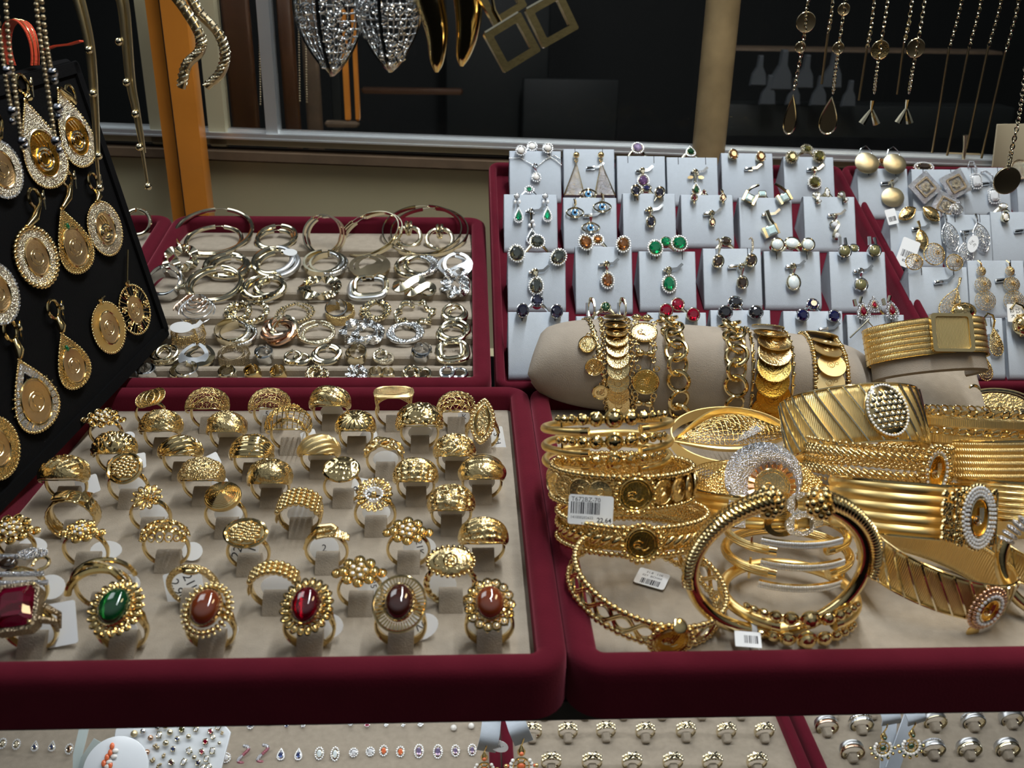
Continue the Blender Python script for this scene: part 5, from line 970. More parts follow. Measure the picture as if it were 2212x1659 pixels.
F = at('r1', 1926, 468, .004, 14); t = thing('price_tag', 'white tag sticking out left of the gold leaf clips', 'tag', F); part('card', MB().prism(rrect(9, 13, .8), -.15, .15), 'paper', t); barcode(t, 0, -2, 6, 4, 8, 6)
# ---------------------------------------------------------------- bracelet tray, front right
GB = 'gold_deep'
def place(cx, cy, w, h, H=0, oval_=.86, roll=0, lift=0, turn=0, lean=None):
    # frame of a bangle standing on the tray: axis = local z, front = -y; w, h: outline of its ring in the photo
    p = on(FA, cx, cy, .010+lift); R = w*mmpx(p)/2; d = ray(cx, cy); e = math.degrees(asin(-d.z))
    th = (math.degrees(asin(min(.97, h/w/oval_)))-e) if lean is None else lean; th = max(-50, min(62, th))
    zc = .001*(abs(sin(radians(th)))*R*oval_+abs(cos(radians(th)))*H/2)+abs(sin(radians(roll)))*R*.001*.8+lift
    p = on(FA, cx, cy, zc)
    return Matrix.Translation(p) @ RZ(turn) @ RY(roll) @ RX(th), R, R*oval_
def el(R, Ry, a): return V((R*cos(a), Ry*sin(a), 0))
def ring_pts(R, Ry, z, n=96, off=0, a0=0, a1=2*pi): return [el(R+off, Ry+off, a0+(a1-a0)*i/n)+V((0, 0, z)) for i in range(n)]
def bandmesh(R, Ry, H, prof, nu=120, nv=14, a0=0, a1=2*pi):
    m = MB(); full = abs(a1-a0-2*pi) < 1e-6
    def fn(u, v):
        a = a0+(a1-a0)*u; z = (v-.5)*H; o = prof(a, v)
        return el(R+o, Ry+o, a)+V((0, 0, z))
    return m.grid(fn, nu, nv, full)
def beadedge(R, Ry, z, r, n, m=None, seg=7, off=0):
    m = m or MB(); [m.sph(el(R+off, Ry+off, 2*pi*i/n)+V((0, 0, z)), r*(1 if i % 2 else .82), (1, 1, 1), seg, 5) for i in range(n)]; return m
def front(R, Ry, ang=-90, off=0, z=0):   # frame on the outside of a bangle: x right, y up, z outwards
    a = radians(ang); n = V((cos(a)/R, sin(a)/Ry, 0)).normalized(); p = el(R, Ry, a)+n*off+V((0, 0, z)); x = V((0, 0, 1)).cross(n)
    return Matrix(((x.x, 0, n.x, p.x), (x.y, 0, n.y, p.y), (0, 1, 0, p.z), (0, 0, 0, 1)))
def coinface(t, M, r, mt='coin_dark', beads=1, name='coin'):
    part(name, MB().lathe([(0, -.6), (r, -.6), (r, .5), (r*.95, .6), (r*.92, .3), (0, .3)], 36), mt, t, M=M)
    m = MB(); m.torus((0, 0, .55), r*.96, .35, 36, 5, M); m.torus((0, 0, .3), r*.78, .16, 36, 4, M)
    k = r/8   # looping monogram in relief
    for C, s in (((-1.6, -.4), 2.3), ((-2.2, -1), 1.3)): m.tube([M @ V((k*(C[0]+s*cos(a)), k*(C[1]+s*.8*sin(a)), .35)) for a in [2*pi*i/20 for i in range(20)]], .22*k+.08, 5, True)
    for x in (-.2, .9, 2.0): m.tube([M @ V((k*(x-.9), k*-1.4, .35)), M @ V((k*x, k*1.2, .4)), M @ V((k*(x+.5), k*3.6, .35))], .2*k+.08, 5)
    m.tube([M @ V((k*(-3+6.4*i/10), k*(-2.2+.9*sin(i*.7)), .35)) for i in range(11)], .2*k+.08, 5)
    for i in range(26): a = 2*pi*i/26; m.sph(M @ V((r*.86*cos(a), r*.86*sin(a), .35)), r*.045, (1, 1, 1), 5, 3)
    part('relief', m, 'gold_deep' if 'dark' in mt else 'gold', t)
    if beads:
        m = MB(); n = int(2*pi*r*1.14/2.5)
        for i in range(n): a = 2*pi*i/n; m.sph(M @ V((r*1.14*cos(a), r*1.14*sin(a), 0)), 1.45 if i % 2 else 1.15, (1, 1, 1), 8, 5)
        part('beaded_frame', m, GB, t)
def pavearc(t, P, r, mt='pave', name='stone_set_bar', rows=2):
    m = MB(); m.tube(P, r, 8); part(name, m, 'gold', t)
# open bangles: a wire tube with capped ends and rows of faceted beads
def beadrow(t, R, Ry, z, a0=-146, a1=-34, big=3.9):
    m = MB(); k = MB(); a = a0; S = [.42, .45, .52, .62, .78, 1.0, .80, .62, .52, .45, .42]; tot = sum(S)*2
    for i, s in enumerate(S):
        a += (a1-a0)*s/tot; M = front(R, Ry, a, 1.2, z); r = big*s; m.sph((0, 0, 0), r, (1, 1, .95), 12, 8, M)
        k.torus((0, 0, 0), r*1.0, r*.16, 18, 5, M); a += (a1-a0)*s/tot
    part('bead_row', m, 'gold', t, sharp=.3); part('bead_collars', k, GB, t)
    part('bead_wire', MB().tube(ring_pts(R, Ry, z, 40, 0, radians(a0+2), radians(a1-2)), .6, 6), GB, t)
def openbangle(F, R, Ry, label, rows, tube=1.95, gap=(-112, -66), rowz=(5.5,), grp='bead-row open bangles', mt='gold_mesh', row='bead'):
    t = thing('open_bangle', label, 'bracelet', F, grp); a0, a1 = radians(gap[1]), radians(gap[0])+2*pi
    part('tube', MB().tube(ring_pts(R, Ry, 0, 90, 0, a0, a1), tube, 12), 'gold_deep_satin' if row == 'bead' else 'gold_deep_rib', t)
    for a, s in ((a0, 1), (a1, -1)): part('end_cap', MB().tube([el(R, Ry, a), el(R, Ry, a+s*.13)], tube*1.06, 12), 'gold', t)
    for z in rowz:
        if row == 'bead': beadrow(t, R, Ry, z)
        else:
            P = ring_pts(R, Ry, z, 30, 1.5, radians(-128), radians(-52)); part('stone_set_bar', MB().tube(P, 1.7, sec=[(-1, -.5), (1, -.5), (1, .5), (-1, .5)], ax=V((0, 0, 1))), GB, t)
            g = MB()
            for k in (-.8, .8): [g.sph(el(R+2.4, Ry+2.4, radians(-127+74*i/37))+V((0, 0, z+k)), .85, (1, 1, 1), 6, 4) for i in range(38)]
            part('bar_stones', g, 'diamond', t)
        [part('bridge', MB().tube([el(R, Ry, radians(q)), el(R, Ry, radians(q))+V((0, 0, z))], .6, 5), GB, t) for q in (-140, -40)]
    return t
for k, (cy, rows, lb) in enumerate(((918, (5.6,), 'topmost of the three stacked'), (956, (5.6,), 'middle of the three stacked'), (988, (5.8, -6.0), 'lowest of the three stacked'))):
    F, R, Ry = place(1312, cy, 270, 34, 4, .8, lift=.057-.0155*k, lean=-20+4*k, roll=-3); openbangle(F, R, Ry, 'gold open bangle with a row of graded beads, '+lb, 1, rowz=rows)
F, R, Ry = place(1704, 1283, 290, 118, 4, .86, lean=-2, lift=.006); openbangle(F, R, Ry, 'gold open bangle with two rows of graded beads, lying inside the twisted torc', 2, 2.5, rowz=(5.2, -5.2))
F, R, Ry = place(1700, 1192, 270, 90, 4, .8, lean=-6, lift=.008); openbangle(F, R, Ry, 'rope gold bangle with two bars of white stones behind the twisted torc', 2, 2.3, rowz=(5.4, -5.4), row='pave', gap=(-114, -66))
F, R, Ry = place(1700, 1150, 260, 80, 4, .8, lean=-8, lift=.018); openbangle(F, R, Ry, 'rope gold bangle with a single stone-set bar, under the linked ovals', 1, 2.0, rowz=(4.8,), row='pave', gap=(-114, -66))
# coin bracelet, wheat bracelet and woven bracelet with coin centres
def coinbr(F, R, Ry, H, label, style, ang, cr, cm):
    t = thing('coin_bracelet', label, 'bracelet', F, 'beaded bracelets with a coin centre')
    n = int(2*pi*R/2.6); m = beadedge(R, Ry, H/2, 1.7, n); m = beadedge(R, Ry, -H/2, 1.7, n, m); part('beaded_edges', m, 'gold', t)
    if style == 'coins':
        part('band', bandmesh(R, Ry, H-2, lambda a, v: -.8), 'gold_deep_grain', t, solid=.7)
        for i in range(22):
            a = 360*i/22
            if abs((a-ang-0) % 360) < 17 or abs((a-ang) % 360) > 343: continue
            M = front(R, Ry, a, .5, 0) @ RY(12); m = MB().lathe([(0, -.3), (H*.40, -.3), (H*.40, .3), (0, .3)], 22, M); m.torus((0, 0, .3), H*.38, .25, 22, 4, M)
            for j in range(12): m.sph((H*.3*cos(j*pi/6), H*.3*sin(j*pi/6), .3), .38, (1, 1, 1), 5, 3, M)
            m.torus((0, .3, .3), H*.12, .22, 10, 4, M); m.tube([M @ V((x, .8*sin(x*2)-.8, .35)) for x in (-2, -1, 0, 1, 2)], .25, 4); part('band_coin', m, 'coin', t)
    elif style == 'wheat':
        m = MB(); n = 46
        for i in range(n): M = front(R, Ry, 360*i/n, .4, 0) @ RZ(38); m.sph((0, 0, 0), 2.2, (1.75, .75, .55), 9, 6, M)
        part('wheat_links', m, 'gold', t); part('band', bandmesh(R, Ry, H-3, lambda a, v: -1.2, 90, 4), 'gold_deep_grain', t, solid=.6)
    else:
        for ph in (0, pi):
            m = MB()
            for dz in (-.5, .5): m.tube([el(R, Ry, a)*(1+.006*cos(11*a+ph))+V((0, 0, (H*.36)*sin(11*a+ph)+dz*1.6)) for a in [2*pi*i/260 for i in range(260)]], .62, 6, True)
            part('woven_wire', m, 'gold', t)
    M = front(R, Ry, ang, 2.2, 0); coinface(t, M, cr, cm); return t, M
F, R, Ry = place(1343, 1036, 296, 64, 16, .86, lean=-17, lift=.020); t, Mc = coinbr(F, R, Ry, 15, 'gold bracelet of overlapping small coins with beaded edges, below the stacked bangles', 'coins', -88, 8.0, 'coin_dark')
F, R, Ry = place(1365, 1130, 316, 78, 12, .86, lean=-16, lift=.008); t, Mc = coinbr(F, R, Ry, 12.5, 'gold wheat-link bracelet with beaded edges and a dark coin', 'wheat', -92, 7.6, 'coin_dark')
F, R, Ry = place(1398, 1262, 330, 190, 11, .86, roll=13, lean=6, turn=-10); t, Mc = coinbr(F, R, Ry, 11, 'gold openwork bracelet of woven wires with a coin, at the front left', 'woven', -72, 8.0, 'coin_deep')
part('clasp_tab', MB().lathe([(3.2, -.4), (3.2, .4), (2.4, .8), (0, .8)], 16, Mc @ TR(0, 10.4, 1.5) @ RX(-60)), 'gold', t)
def tagobj(px, py, Y, w, h, label, lines, tilt, rz, bar):
    p = on(FA, px, py, Y); F = Matrix.Translation(p) @ RZ(rz) @ RX(tilt); t = thing('price_tag', label, 'tag', F); part('card', MB().prism(rrect(w, h, 1.2, 3), -.2, .2), 'paper', t)
    if bar: g = t; barcode(g, *bar)
    for s, size, x, y, b in lines: writing(s, size, t, mmT(x, y, .22), b)
    return t
F = None
tagobj(1276, 1102, .040, 20.5, 13.5, 'white barcode tag propped on the wheat bracelet', (('T672BZ-70', 2.9, -2.4, 4.6, False), ('141000202622', 1.75, -3.9, -3.6, False), ('22.64', 3.0, 6.3, -4.4, True)), 62, -8, (-2.6, .8, 13, 5.4, 20, 5, .22))
tagobj(1408, 1250, .002, 15, 11, 'white barcode tag lying inside the woven bracelet', (('31.8', 2, -2, 3.4, False), ('11K', 2, 3, 3.4, False), ('02Y  BCHAK', 1.8, 0, 1, False)), 8, -28, (0, -2.8, 9, 3.6, 12, 8, .22))
# big twisted torc at the front
p0 = on(FA, 1668, 1362, .0035); F = Matrix.Translation(p0) @ RZ(4) @ RX(-5); R, Ry = 38.5, 31.5
t = thing('torc_bangle', 'large gold torc bangle with twisted horns, bead clusters and a white tag, front centre', 'bracelet', F); C = V((0, 0, Ry))
TP = lambda a, o=0, y=0: C+V(((R+o)*cos(a), y, (Ry+o)*sin(a)))
part('smooth_bar', MB().tube([TP(radians(-173+166*i/40)) for i in range(41)], [3.0]*41, 12), 'gold', t)
part('sleeve', MB().tube([TP(radians(-101+20*i/8)) for i in range(9)], 3.5, 14), 'gold_deep_satin', t, label='satin wrapped sleeve')
for s in (0, 1):
    A = lambda u, s=s: radians((190-88*u) if s == 0 else (-10+77*u)); m = MB()
    m.tube([TP(A(i/40), 0, 0) for i in range(41)], [3.0+1.4*i/40 for i in range(41)], 12)
    for k in range(3):
        for i in range(30):
            u = (i+.5)/30; r = 3.5+1.9*u; g_ = radians(-62+62*k); c = TP(A(u), r*.8*cos(g_+.6), r*.8*sin(g_)*1.0-r*.35); d = (TP(A(u)+.02)-TP(A(u)-.02)).normalized(); M = Matrix.Translation(c) @ d.to_track_quat('X', 'Y').to_matrix().to_4x4() @ RZ(28 if k % 2 else -28)
            m.sph((0, 0, 0), r*.6, (.55, 1.2, 1.15), 8, 6, M)
    part('twisted_horn', m, 'gold', t); m = MB(); q = random.Random(7+s); c = TP(A(1.0))
    for i in range(34): z = 1-2*(i+.5)/34; r = sqrt(1-z*z); a = i*2.4; m.sph(c+V((r*cos(a), r*sin(a), z))*5.6, 1.9, (1, 1, 1), 8, 5)
    m.sph(c, 5.2); part('bead_cluster', m, 'gold', t)
m = MB(); m.tube([TP(radians(-106), 0), TP(radians(-102.5), 0)], 3.5, 12); m.box(TP(radians(-104), 0)+V((-1, -4.5, -4.2)), (3.6, 8, .3), None); part('price_tag', m, 'paper', t, label='white paper barcode tag')
g = part('tag_card', MB().box((0, 0, 0), (11, 8, .3)), 'paper', t, M=TR(-14, -8, 1.8) @ RZ(-14) @ RX(20)); barcode(g, 1.5, 0, 6, 4, 9, 2, .17)
# right-hand neighbour torc, cut by the frame
p0 = on(FA, 2288, 1335, .0035); F = Matrix.Translation(p0) @ RZ(-14) @ RX(-22); t = thing('torc_bangle', 'smooth gold torc with a ribbed stone-set end, cut by the right edge', 'bracelet', F); R, Ry = 27, 24; C = V((0, 0, Ry))
part('smooth_bar', MB().tube([TP(radians(160+220*i/50)) for i in range(51)], 2.6, 12), 'gold', t); m = MB(); [m.torus((0, 0, 0), 2.7, .95, 16, 6, Matrix.Translation(TP(radians(160-6.5*i))) @ RY(-(160-6.5*i)+0) @ RX(0)) for i in range(8)]; part('stone_set_ribs', m, 'pave', t)
# leafy openwork cuff
F, R, Ry = place(1580, 945, 262, 108, 10, .7, lean=14, lift=.004); t = thing('leaf_bracelet', 'gold openwork leaf cuff with a stone-set vein, under the pillow', 'bracelet', F)
part('band', MB().tube(ring_pts(R, Ry, -1, 80), 1.3, sec=[(-3, -.3), (3, -.3), (3, .3), (-3, .3)], ax=V((0, 0, 1)), closed=True), 'gold_deep_satin', t)
LF = lambda u, v: V((-R+2*R*u, -Ry*.32+Ry*.2*u-Ry*.36*sin(pi*u)+(Ry*1.2*sin(pi*u)**1.1)*v*.9, 5+6.5*sin(pi*u)*sin(pi*(.1+.8*v))))
m = MB(); q = random.Random(5); m.grid(LF, 26, 9)
m.f = [tuple(f[i] for i in k) for f in m.f for k in (((0, 1, 2), (0, 2, 3)) if q.random() < .5 else ((0, 1, 3), (1, 2, 3)))]; part('openwork_leaf', m, GB, t, wire=1.0)
m = MB(); [m.sph(LF(q.uniform(.1, .9), q.uniform(.1, .9))+V((0, 0, .4)), 1.2, (1.2, .8, .5), 7, 4) for i in range(40)]; part('leaf_facets', m, 'gold', t)
m = MB(); m.tube([LF(i/40, 1.12)+V((0, 0, 1)) for i in range(41)], [1+2.2*sin(pi*i/40) for i in range(41)], sec=[(-1, -.3), (1, -.3), (1, .3), (-1, .3)], ax=V((0, .5, 1))); m.tube([LF(i/40, -.06)+V((0, 0, -1)) for i in range(41)], [1+1.2*sin(pi*i/40) for i in range(41)], sec=[(-1, -.3), (1, -.3), (1, .3), (-1, .3)], ax=V((0, -.5, 1))); part('leaf_rim', m, 'gold_deep_satin', t)
m = MB(); m.grid(lambda u, v: V((-R*.1+R*.72*u, -Ry*.55+Ry*.62*u+(v-.5)*8*sin(pi*u), 8+3*sin(pi*u))), 14, 5); part('stone_set_vein', m, 'pave', t, solid=.8)
# crescent coin bracelet
F, R, Ry = place(1620, 1040, 240, 70, 10, .8, lean=-14, lift=.008); t = thing('crescent_bracelet', 'gold filigree bracelet with a sparkling crescent around a coin', 'bracelet', F)
m = bandmesh(R, Ry, 11, lambda a, v: 0, 70, 6); part('filigree_band', m, GB, t, wire=.7); M = front(R, Ry, -92, 1.5, 9) @ RX(-16)
m = MB(); m.grid(lambda u, v: V(((20+(12.2-20)*v)*cos(2*pi*u)+4*v, (18+(11.2-18)*v)*sin(2*pi*u)-4.4*v, .4+1.8*sin(pi*v))), 60, 8, True, False, M); part('crescent', m, 'pave', t)
m = MB(); n = 22; [m.box((10.6, 0, .2), (3.2, 1.9, 1.4), M @ TR(4, -4.4, 0) @ RZ(360*i/n) @ RX(25)) for i in range(n)]; part('fluted_rim', m, 'rose', t); coinface(t, M @ TR(4, -4.4, .4), 9.2, 'coin', 0)
m = MB(); [m.prism([(s*p[0], p[1]) for p in [(12, 8), (26, -3), (22, -9), (11, -12)]][::s], -.4, .4, M) for s in ()]
for s in (-1, 1): part('filigree_wing', MB().prism([(s*p[0], p[1]) for p in [(17, 9), (30, -2), (26, -9), (14, -14)]][::s], -.4, .4, M), 'gold_deep_grain', t)
# linked ovals on a ribbed band
def ribband(F, R, Ry, H, label, n, mt='gold_deep_satin', amp=.9, extra=None, name='ribbed_bracelet'):
    t = thing(name, label, 'bracelet', F, 'ribbed band bracelets'); part('ribbed_band', bandmesh(R, Ry, H, lambda a, v: amp*abs(sin(pi*n*v)), 110, n*7), mt, t, solid=.8)
    m = MB(); [m.tube(ring_pts(R, Ry, s*H/2, 90), .75, 6, True) for s in (-1, 1)]; part('edges', m, 'gold', t); return t
F, R, Ry = place(1643, 1085, 292, 74, 15, .8, lean=-20, lift=.002); t = ribband(F, R, Ry, 15, 'ribbed gold band with sparkling linked ovals, behind the torc beads', 4, 'gold_deep_satin')
for i, (a, z, mt) in enumerate(((-106, 4.6, 'pave'), (-90, 5.0, 'gold'), (-74, 4.8, 'pave'), (-90, -4.8, 'gold'), (-75, -5.0, 'pave'))):
    M = front(R, Ry, a, 1.8+.3*i, z); q = MB(); q.frm(oval(8.2, 5.8, 30), [(x+(1.8 if mt == 'pave' else 0), y) for x, y in oval(4.9, 3.6, 30)], -.6, .9, M); part('linked_oval', q, mt, t)
for a in (-122, -58): part('stone_set_end', MB().prism([(-4, -7), (4, -7), (4, 1), (0, 5), (-4, 6)], 0, 1.2, front(R, Ry, a, 1, 0)), 'pave', t)
# wide striped cuff with an oval jewelled plaque
def stripecuff(F, R, Ry, H, label, slope, n=26, mt='gold_mesh'):
    t = thing('striped_cuff', label, 'bracelet', F, 'striped mesh cuffs'); part('mesh_band', bandmesh(R, Ry, H, lambda a, v: .6*(1-(2*v-1)**2), 110, 8), mt, t, solid=.7)
    m = MB()
    for i in range(n):
        a0 = 2*pi*i/n; m.tube([el(R+.9, Ry+.9, a0+slope*(j/8-.5))*(1+.008*(1-(j/4-1)**2))+V((0, 0, (j/8-.5)*H*.97)) for j in range(9)], .62, 5)
    part('polished_stripes', m, 'silver' if mt == 'x' else 'gold_pale', t, label='bright cut stripes'); m = MB(); [m.tube(ring_pts(R, Ry, s*H/2, 90), .6, 6, True) for s in (-1, 1)]; part('edges', m, 'gold', t); return t
F, R, Ry = place(1843, 919, 268, 60, 30, .72, roll=-4, lift=.010, lean=-41); t = stripecuff(F, R, Ry, 31, 'wide gold cuff with slanting bright stripes and an oval stone plaque', -.42, 30)
M = front(R, Ry, -79, 2.6, 0) @ RZ(6); part('plaque', MB().lathe([(1, -1.5), (1.02, 0), (.9, 1.5), (0, 2.6)], 32, M @ Matrix.Diagonal((11.4, 14.6, 1, 1))), 'gold', t); m = MB(); g = MB(); q = random.Random(2)
for j in range(-4, 5):
    for i in range(-3, 4):
        x, y = (i+.5*(j % 2))*3.3, j*2.9
        if (x/9.2)**2+(y/11.6)**2 < 1: m.sph((x, y, 2.5-.012*(x*x+y*y)), 1.72, (1, 1, .6), 8, 5, M)
for i in range(44): a = 2*pi*i/44; g.sph((10.9*cos(a), 13.5*sin(a), 1.2), .85, (1, 1, .8), 6, 4, M)
part('plaque_stones', m, 'gold_pale', t); part('plaque_border', g, 'diamond', t)
# rope bracelet with a calligraphic medallion
def medallion(t, M, a, b, field='coin_deep', halo=1, sc=1.0):
    part('medallion', MB().lathe([(1, -1), (1.02, .2), (.94, .6), (.9, .1), (0, .1)], 32, M @ Matrix.Diagonal((a, b, 1, 1))), field, t)
    m = MB(); m.outline(oval(a, b, 36), .5, .5, 6, M); k = min(a, b)/6
    m.tube([M @ V((k*(-1.2+2.6*cos(u)), k*(-1.4+2.0*sin(u)), .7)) for u in [2*pi*i/20 for i in range(20)]], .36*k, 5, True); m.tube([M @ V((k*(-.8+1.5*cos(u)), k*(-1.2+1.2*sin(u)), .7)) for u in [2*pi*i/16 for i in range(16)]], .3*k, 5, True)
    for x in (.2, 1.3, 2.3): m.tube([M @ V((k*(x-.4), k*-2, .7)), M @ V((k*x, k*1.5, .8)), M @ V((k*(x-.2), k*4.6, .7))], .38*k, 5)
    part('calligraphy', m, 'gold_pale', t)
    for j in range(halo):
        g = MB(); A, B = a+1.5+1.7*j, b+1.5+1.7*j; n = int(pi*(A+B)/1.8); [g.sph((A*cos(2*pi*i/n), B*sin(2*pi*i/n), .5), .88, (1, 1, .8), 6, 4, M) for i in range(n)]; part('stone_halo', g, 'diamond', t)
F, R, Ry = place(1893, 993, 288, 56, 22, .86, roll=4, lift=.008, lean=-21); t = thing('rope_bracelet', 'gold double rope bracelet with an oval calligraphic medallion', 'bracelet', F)
for z in (4.8, -4.8):
    m = MB(); n = 60
    for i in range(n): M_q = front(R, Ry, 360*i/n, 0, z); [m.sph((0, dy, 0), 2.2, (1.45, .62, .75), 9, 6, M_q @ RZ(-34) @ TR(0, 0, 0)) for dy in (-.0,)]; m.sph((0, 0, 0), 2.0, (1.4, .5, .8), 8, 5, M_q @ RZ(-34) @ TR(0, 1.7, -.2)); m.sph((0, 0, 0), 2.0, (1.4, .5, .8), 8, 5, M_q @ RZ(-34) @ TR(0, -1.7, -.2))
    part('rope', m, 'gold', t)
m = beadedge(R, Ry, 9.6, 1.25, 66); m = beadedge(R, Ry, 0, 1.15, 70, m); m = beadedge(R, Ry, -9.6, 1.25, 66, m); part('bead_strands', m, 'gold', t); M = front(R, Ry, -66, 2.4, -1)
m = MB(); [m.sph((9.5*cos(2*pi*i/22), 12.6*sin(2*pi*i/22), -.2), 1.5, (1, 1, 1), 7, 5, M) for i in range(22)]; [m.sph((7.7*cos(2*pi*i/20), 10.6*sin(2*pi*i/20), .4), 1.0, (1, 1, 1), 7, 5, M) for i in range(20)]; part('beaded_border', m, 'gold', t); medallion(t, M, 5.6, 8.4)
paper_tag(t, TR(-4, 8, 11) @ RX(50), 14, 8, '4.45', 'rect', 3, 8)
# ribbed band with the large medallion
F, R, Ry = place(1958, 1094, 306, 64, 24, .82, roll=5, lift=.003, lean=-26); t = ribband(F, R, Ry, 24, 'wide ribbed gold band with a large oval calligraphic medallion and white stone halo', 5, 'gold_deep_satin'); M = front(R, Ry, -64, 3.0, -1.0); q = random.Random(9); m = MB()
m.box((0, 0, -1.6), (27, 25, 2), M, .8)
for i in range(240):
    x, y = q.uniform(-14, 13), q.uniform(-13, 13); m.sph((x, y, .2), q.uniform(.7, 1.25), (1, 1, .9), 6, 4, M)
[m.sph((11*cos(2*pi*i/30), 14.6*sin(2*pi*i/30), .6), 1.2, (1, 1, 1), 6, 4, M) for i in range(30)]; part('encrusted_plate', m, 'gold', t); medallion(t, M @ TR(0, 0, 1.4), 6.0, 8.8, 'coin_deep', 3)
m = MB(); [m.sph((-18+q.uniform(-3.5, 3.5), q.uniform(-11, 11), -.6), q.uniform(.8, 1.4), (1, 1, .9), 6, 4, M) for i in range(80)]; part('side_crust', m, 'gold', t); [part('hinge_bar', MB().tube([M @ V((x, -12, 0)), M @ V((x, 12, 0))], .7, 6), 'gold', t) for x in (-13.6, 14.2)]
# tilted striped cuff with a teardrop medallion
F, R, Ry = place(2022, 1222, 300, 150, 20, .80, roll=13, lean=-5, turn=-12, lift=-.002); t = stripecuff(F, R, Ry, 18, 'gold mesh cuff with dark slanting stripes and a teardrop medallion, front right', -.40, 30)
M = front(R, Ry, -62, 2.6, -1.5); m = MB(); [m.sph((6.8*cos(2*pi*i/24), 8.6*sin(2*pi*i/24), 0), 1.15, (1, 1, 1), 7, 5, M) for i in range(24)]; [m.sph((8.6*cos(2*pi*i/30), 10.4*sin(2*pi*i/30), -.8), 1.0, (1, 1, 1), 7, 5, M) for i in range(30)]; part('beaded_border', m, 'rose', t)
part('plate', MB().prism(tear(8, 9.5), -1.4, .1, M), 'gold', t); medallion(t, M @ TR(0, 0, .5), 4.3, 5.8); part('clasp_tab', MB().lathe([(3, -.5), (3.3, .2), (2, .6), (0, .6)], 16, M @ TR(-1, -13, -1)), 'gold_deep', t)
# right-hand group, cut by the frame
F, R, Ry = place(2140, 925, 352, 66, 18, .8, roll=2, lift=.012, lean=-22); t = thing('chain_bracelet', 'flat gold bracelet of mesh bands between curb chains with a fan crest', 'bracelet', F)
for z in (4, -5): part('mesh_band', MB().tube(ring_pts(R, Ry, z, 90), 3.0, sec=[(-1, -.3), (-.6, .3), (.6, .3), (1, -.3)], ax=V((0, 0, 1)), closed=True), 'gold_mesh', t)
m = MB()
for z in (9, -.6): [m.torus((0, 0, 0), 1.7, .55, 10, 5, front(R, Ry, 360*i/74, .6, z) @ RZ(30) @ RX(25 if i % 2 else -25), 1.3, .9) for i in range(74)]
part('curb_chains', m, 'gold', t); M = front(R, Ry, -84, 2.5, 4); m = MB()
for i in range(9): a = radians(-10+200*i/8); m.torus((0, 0, 0), 2.4, .5, 14, 5, M @ TR(8.5*cos(a), 7*sin(a), 0) @ RZ(math.degrees(a)), 1.3, .75); m.tube([M @ V((2*cos(a), 2*sin(a), .5)), M @ V((10*cos(a), 8.4*sin(a), .3))], .5, 5)
part('fan_crest', m, 'gold', t); g = MB(); [g.sph((4.2*cos(a), 5*sin(a), .8), .9, (1, 1, .8), 6, 4, M) for a in [2*pi*i/18 for i in range(18)]]; part('crest_stones', g, 'diamond', t)
F, R, Ry = place(2190, 985, 310, 60, 20, .8, roll=-2, lift=.006, lean=-24); t = ribband(F, R, Ry, 20, 'ribbed gold band with scalloped arches and stone loops, right edge', 6, 'gold_mesh', .7); M = front(R, Ry, -85, 2.2, 0); m = MB()
for j in range(4):
    for s in (1, .62): m.tube([M @ V((-10+6.5*s*sin(u), 7.5-5*j+2.5*s*cos(u)*1.0, .4)) for u in [pi*i/12 for i in range(13)]], .6, 6)
m.tube([M @ V((-10.6, -10, .5)), M @ V((-10.6, 11, .5))], .9, 6); part('scalloped_arches', m, 'gold', t); g = MB()
for j in range(4):
    for s in (0,): [g.sph((2.6+3.4*cos(u), 7.5-5*j+2.4*sin(u), 1), .85, (1, 1, .8), 6, 4, M) for u in [2*pi*i/14 for i in range(14)]]
part('stone_loops', g, 'diamond', t)
F, R, Ry = place(2235, 1082, 300, 60, 20, .8, roll=4, lift=.002, lean=-26); ribband(F, R, Ry, 18, 'plain ribbed gold band below the scalloped one, cut by the right edge', 6, 'gold_deep_rib', .8)
F, R, Ry = place(2275, 1200, 280, 120, 10, .8, roll=8, lift=-.002, lean=0); stripecuff(F, R, Ry, 14, 'gold striped cuff mostly hidden behind the right edge torc', -.3, 24)
p = on(FA, 2160, 868, .016); F = Matrix.Translation(p) @ RZ(-12) @ RX(52); t = thing('oval_brooch', 'oval gold frame brooch lying against the back rim', 'brooch', F); m = MB(); m.frm(oval(21, 9, 40), oval(17, 6.6, 40), -.6, .8); part('frame', m, 'gold', t); part('backing', MB().prism(oval(16, 6, 30), -.8, -.3), 'gold_leaf', t); part('hook', MB().tube([(-16+3*cos(a), 6+3.4*sin(a), 1) for a in [radians(-40+250*i/14) for i in range(15)]], 1.0, 7), 'gold', t); part('rope_edge', MB().tube([(18.6*cos(a), 7.6*sin(a), .9) for a in [2*pi*i/60 for i in range(60)]], [.5+.15*(i % 2) for i in range(60)], 5, True), 'gold_pale', t)
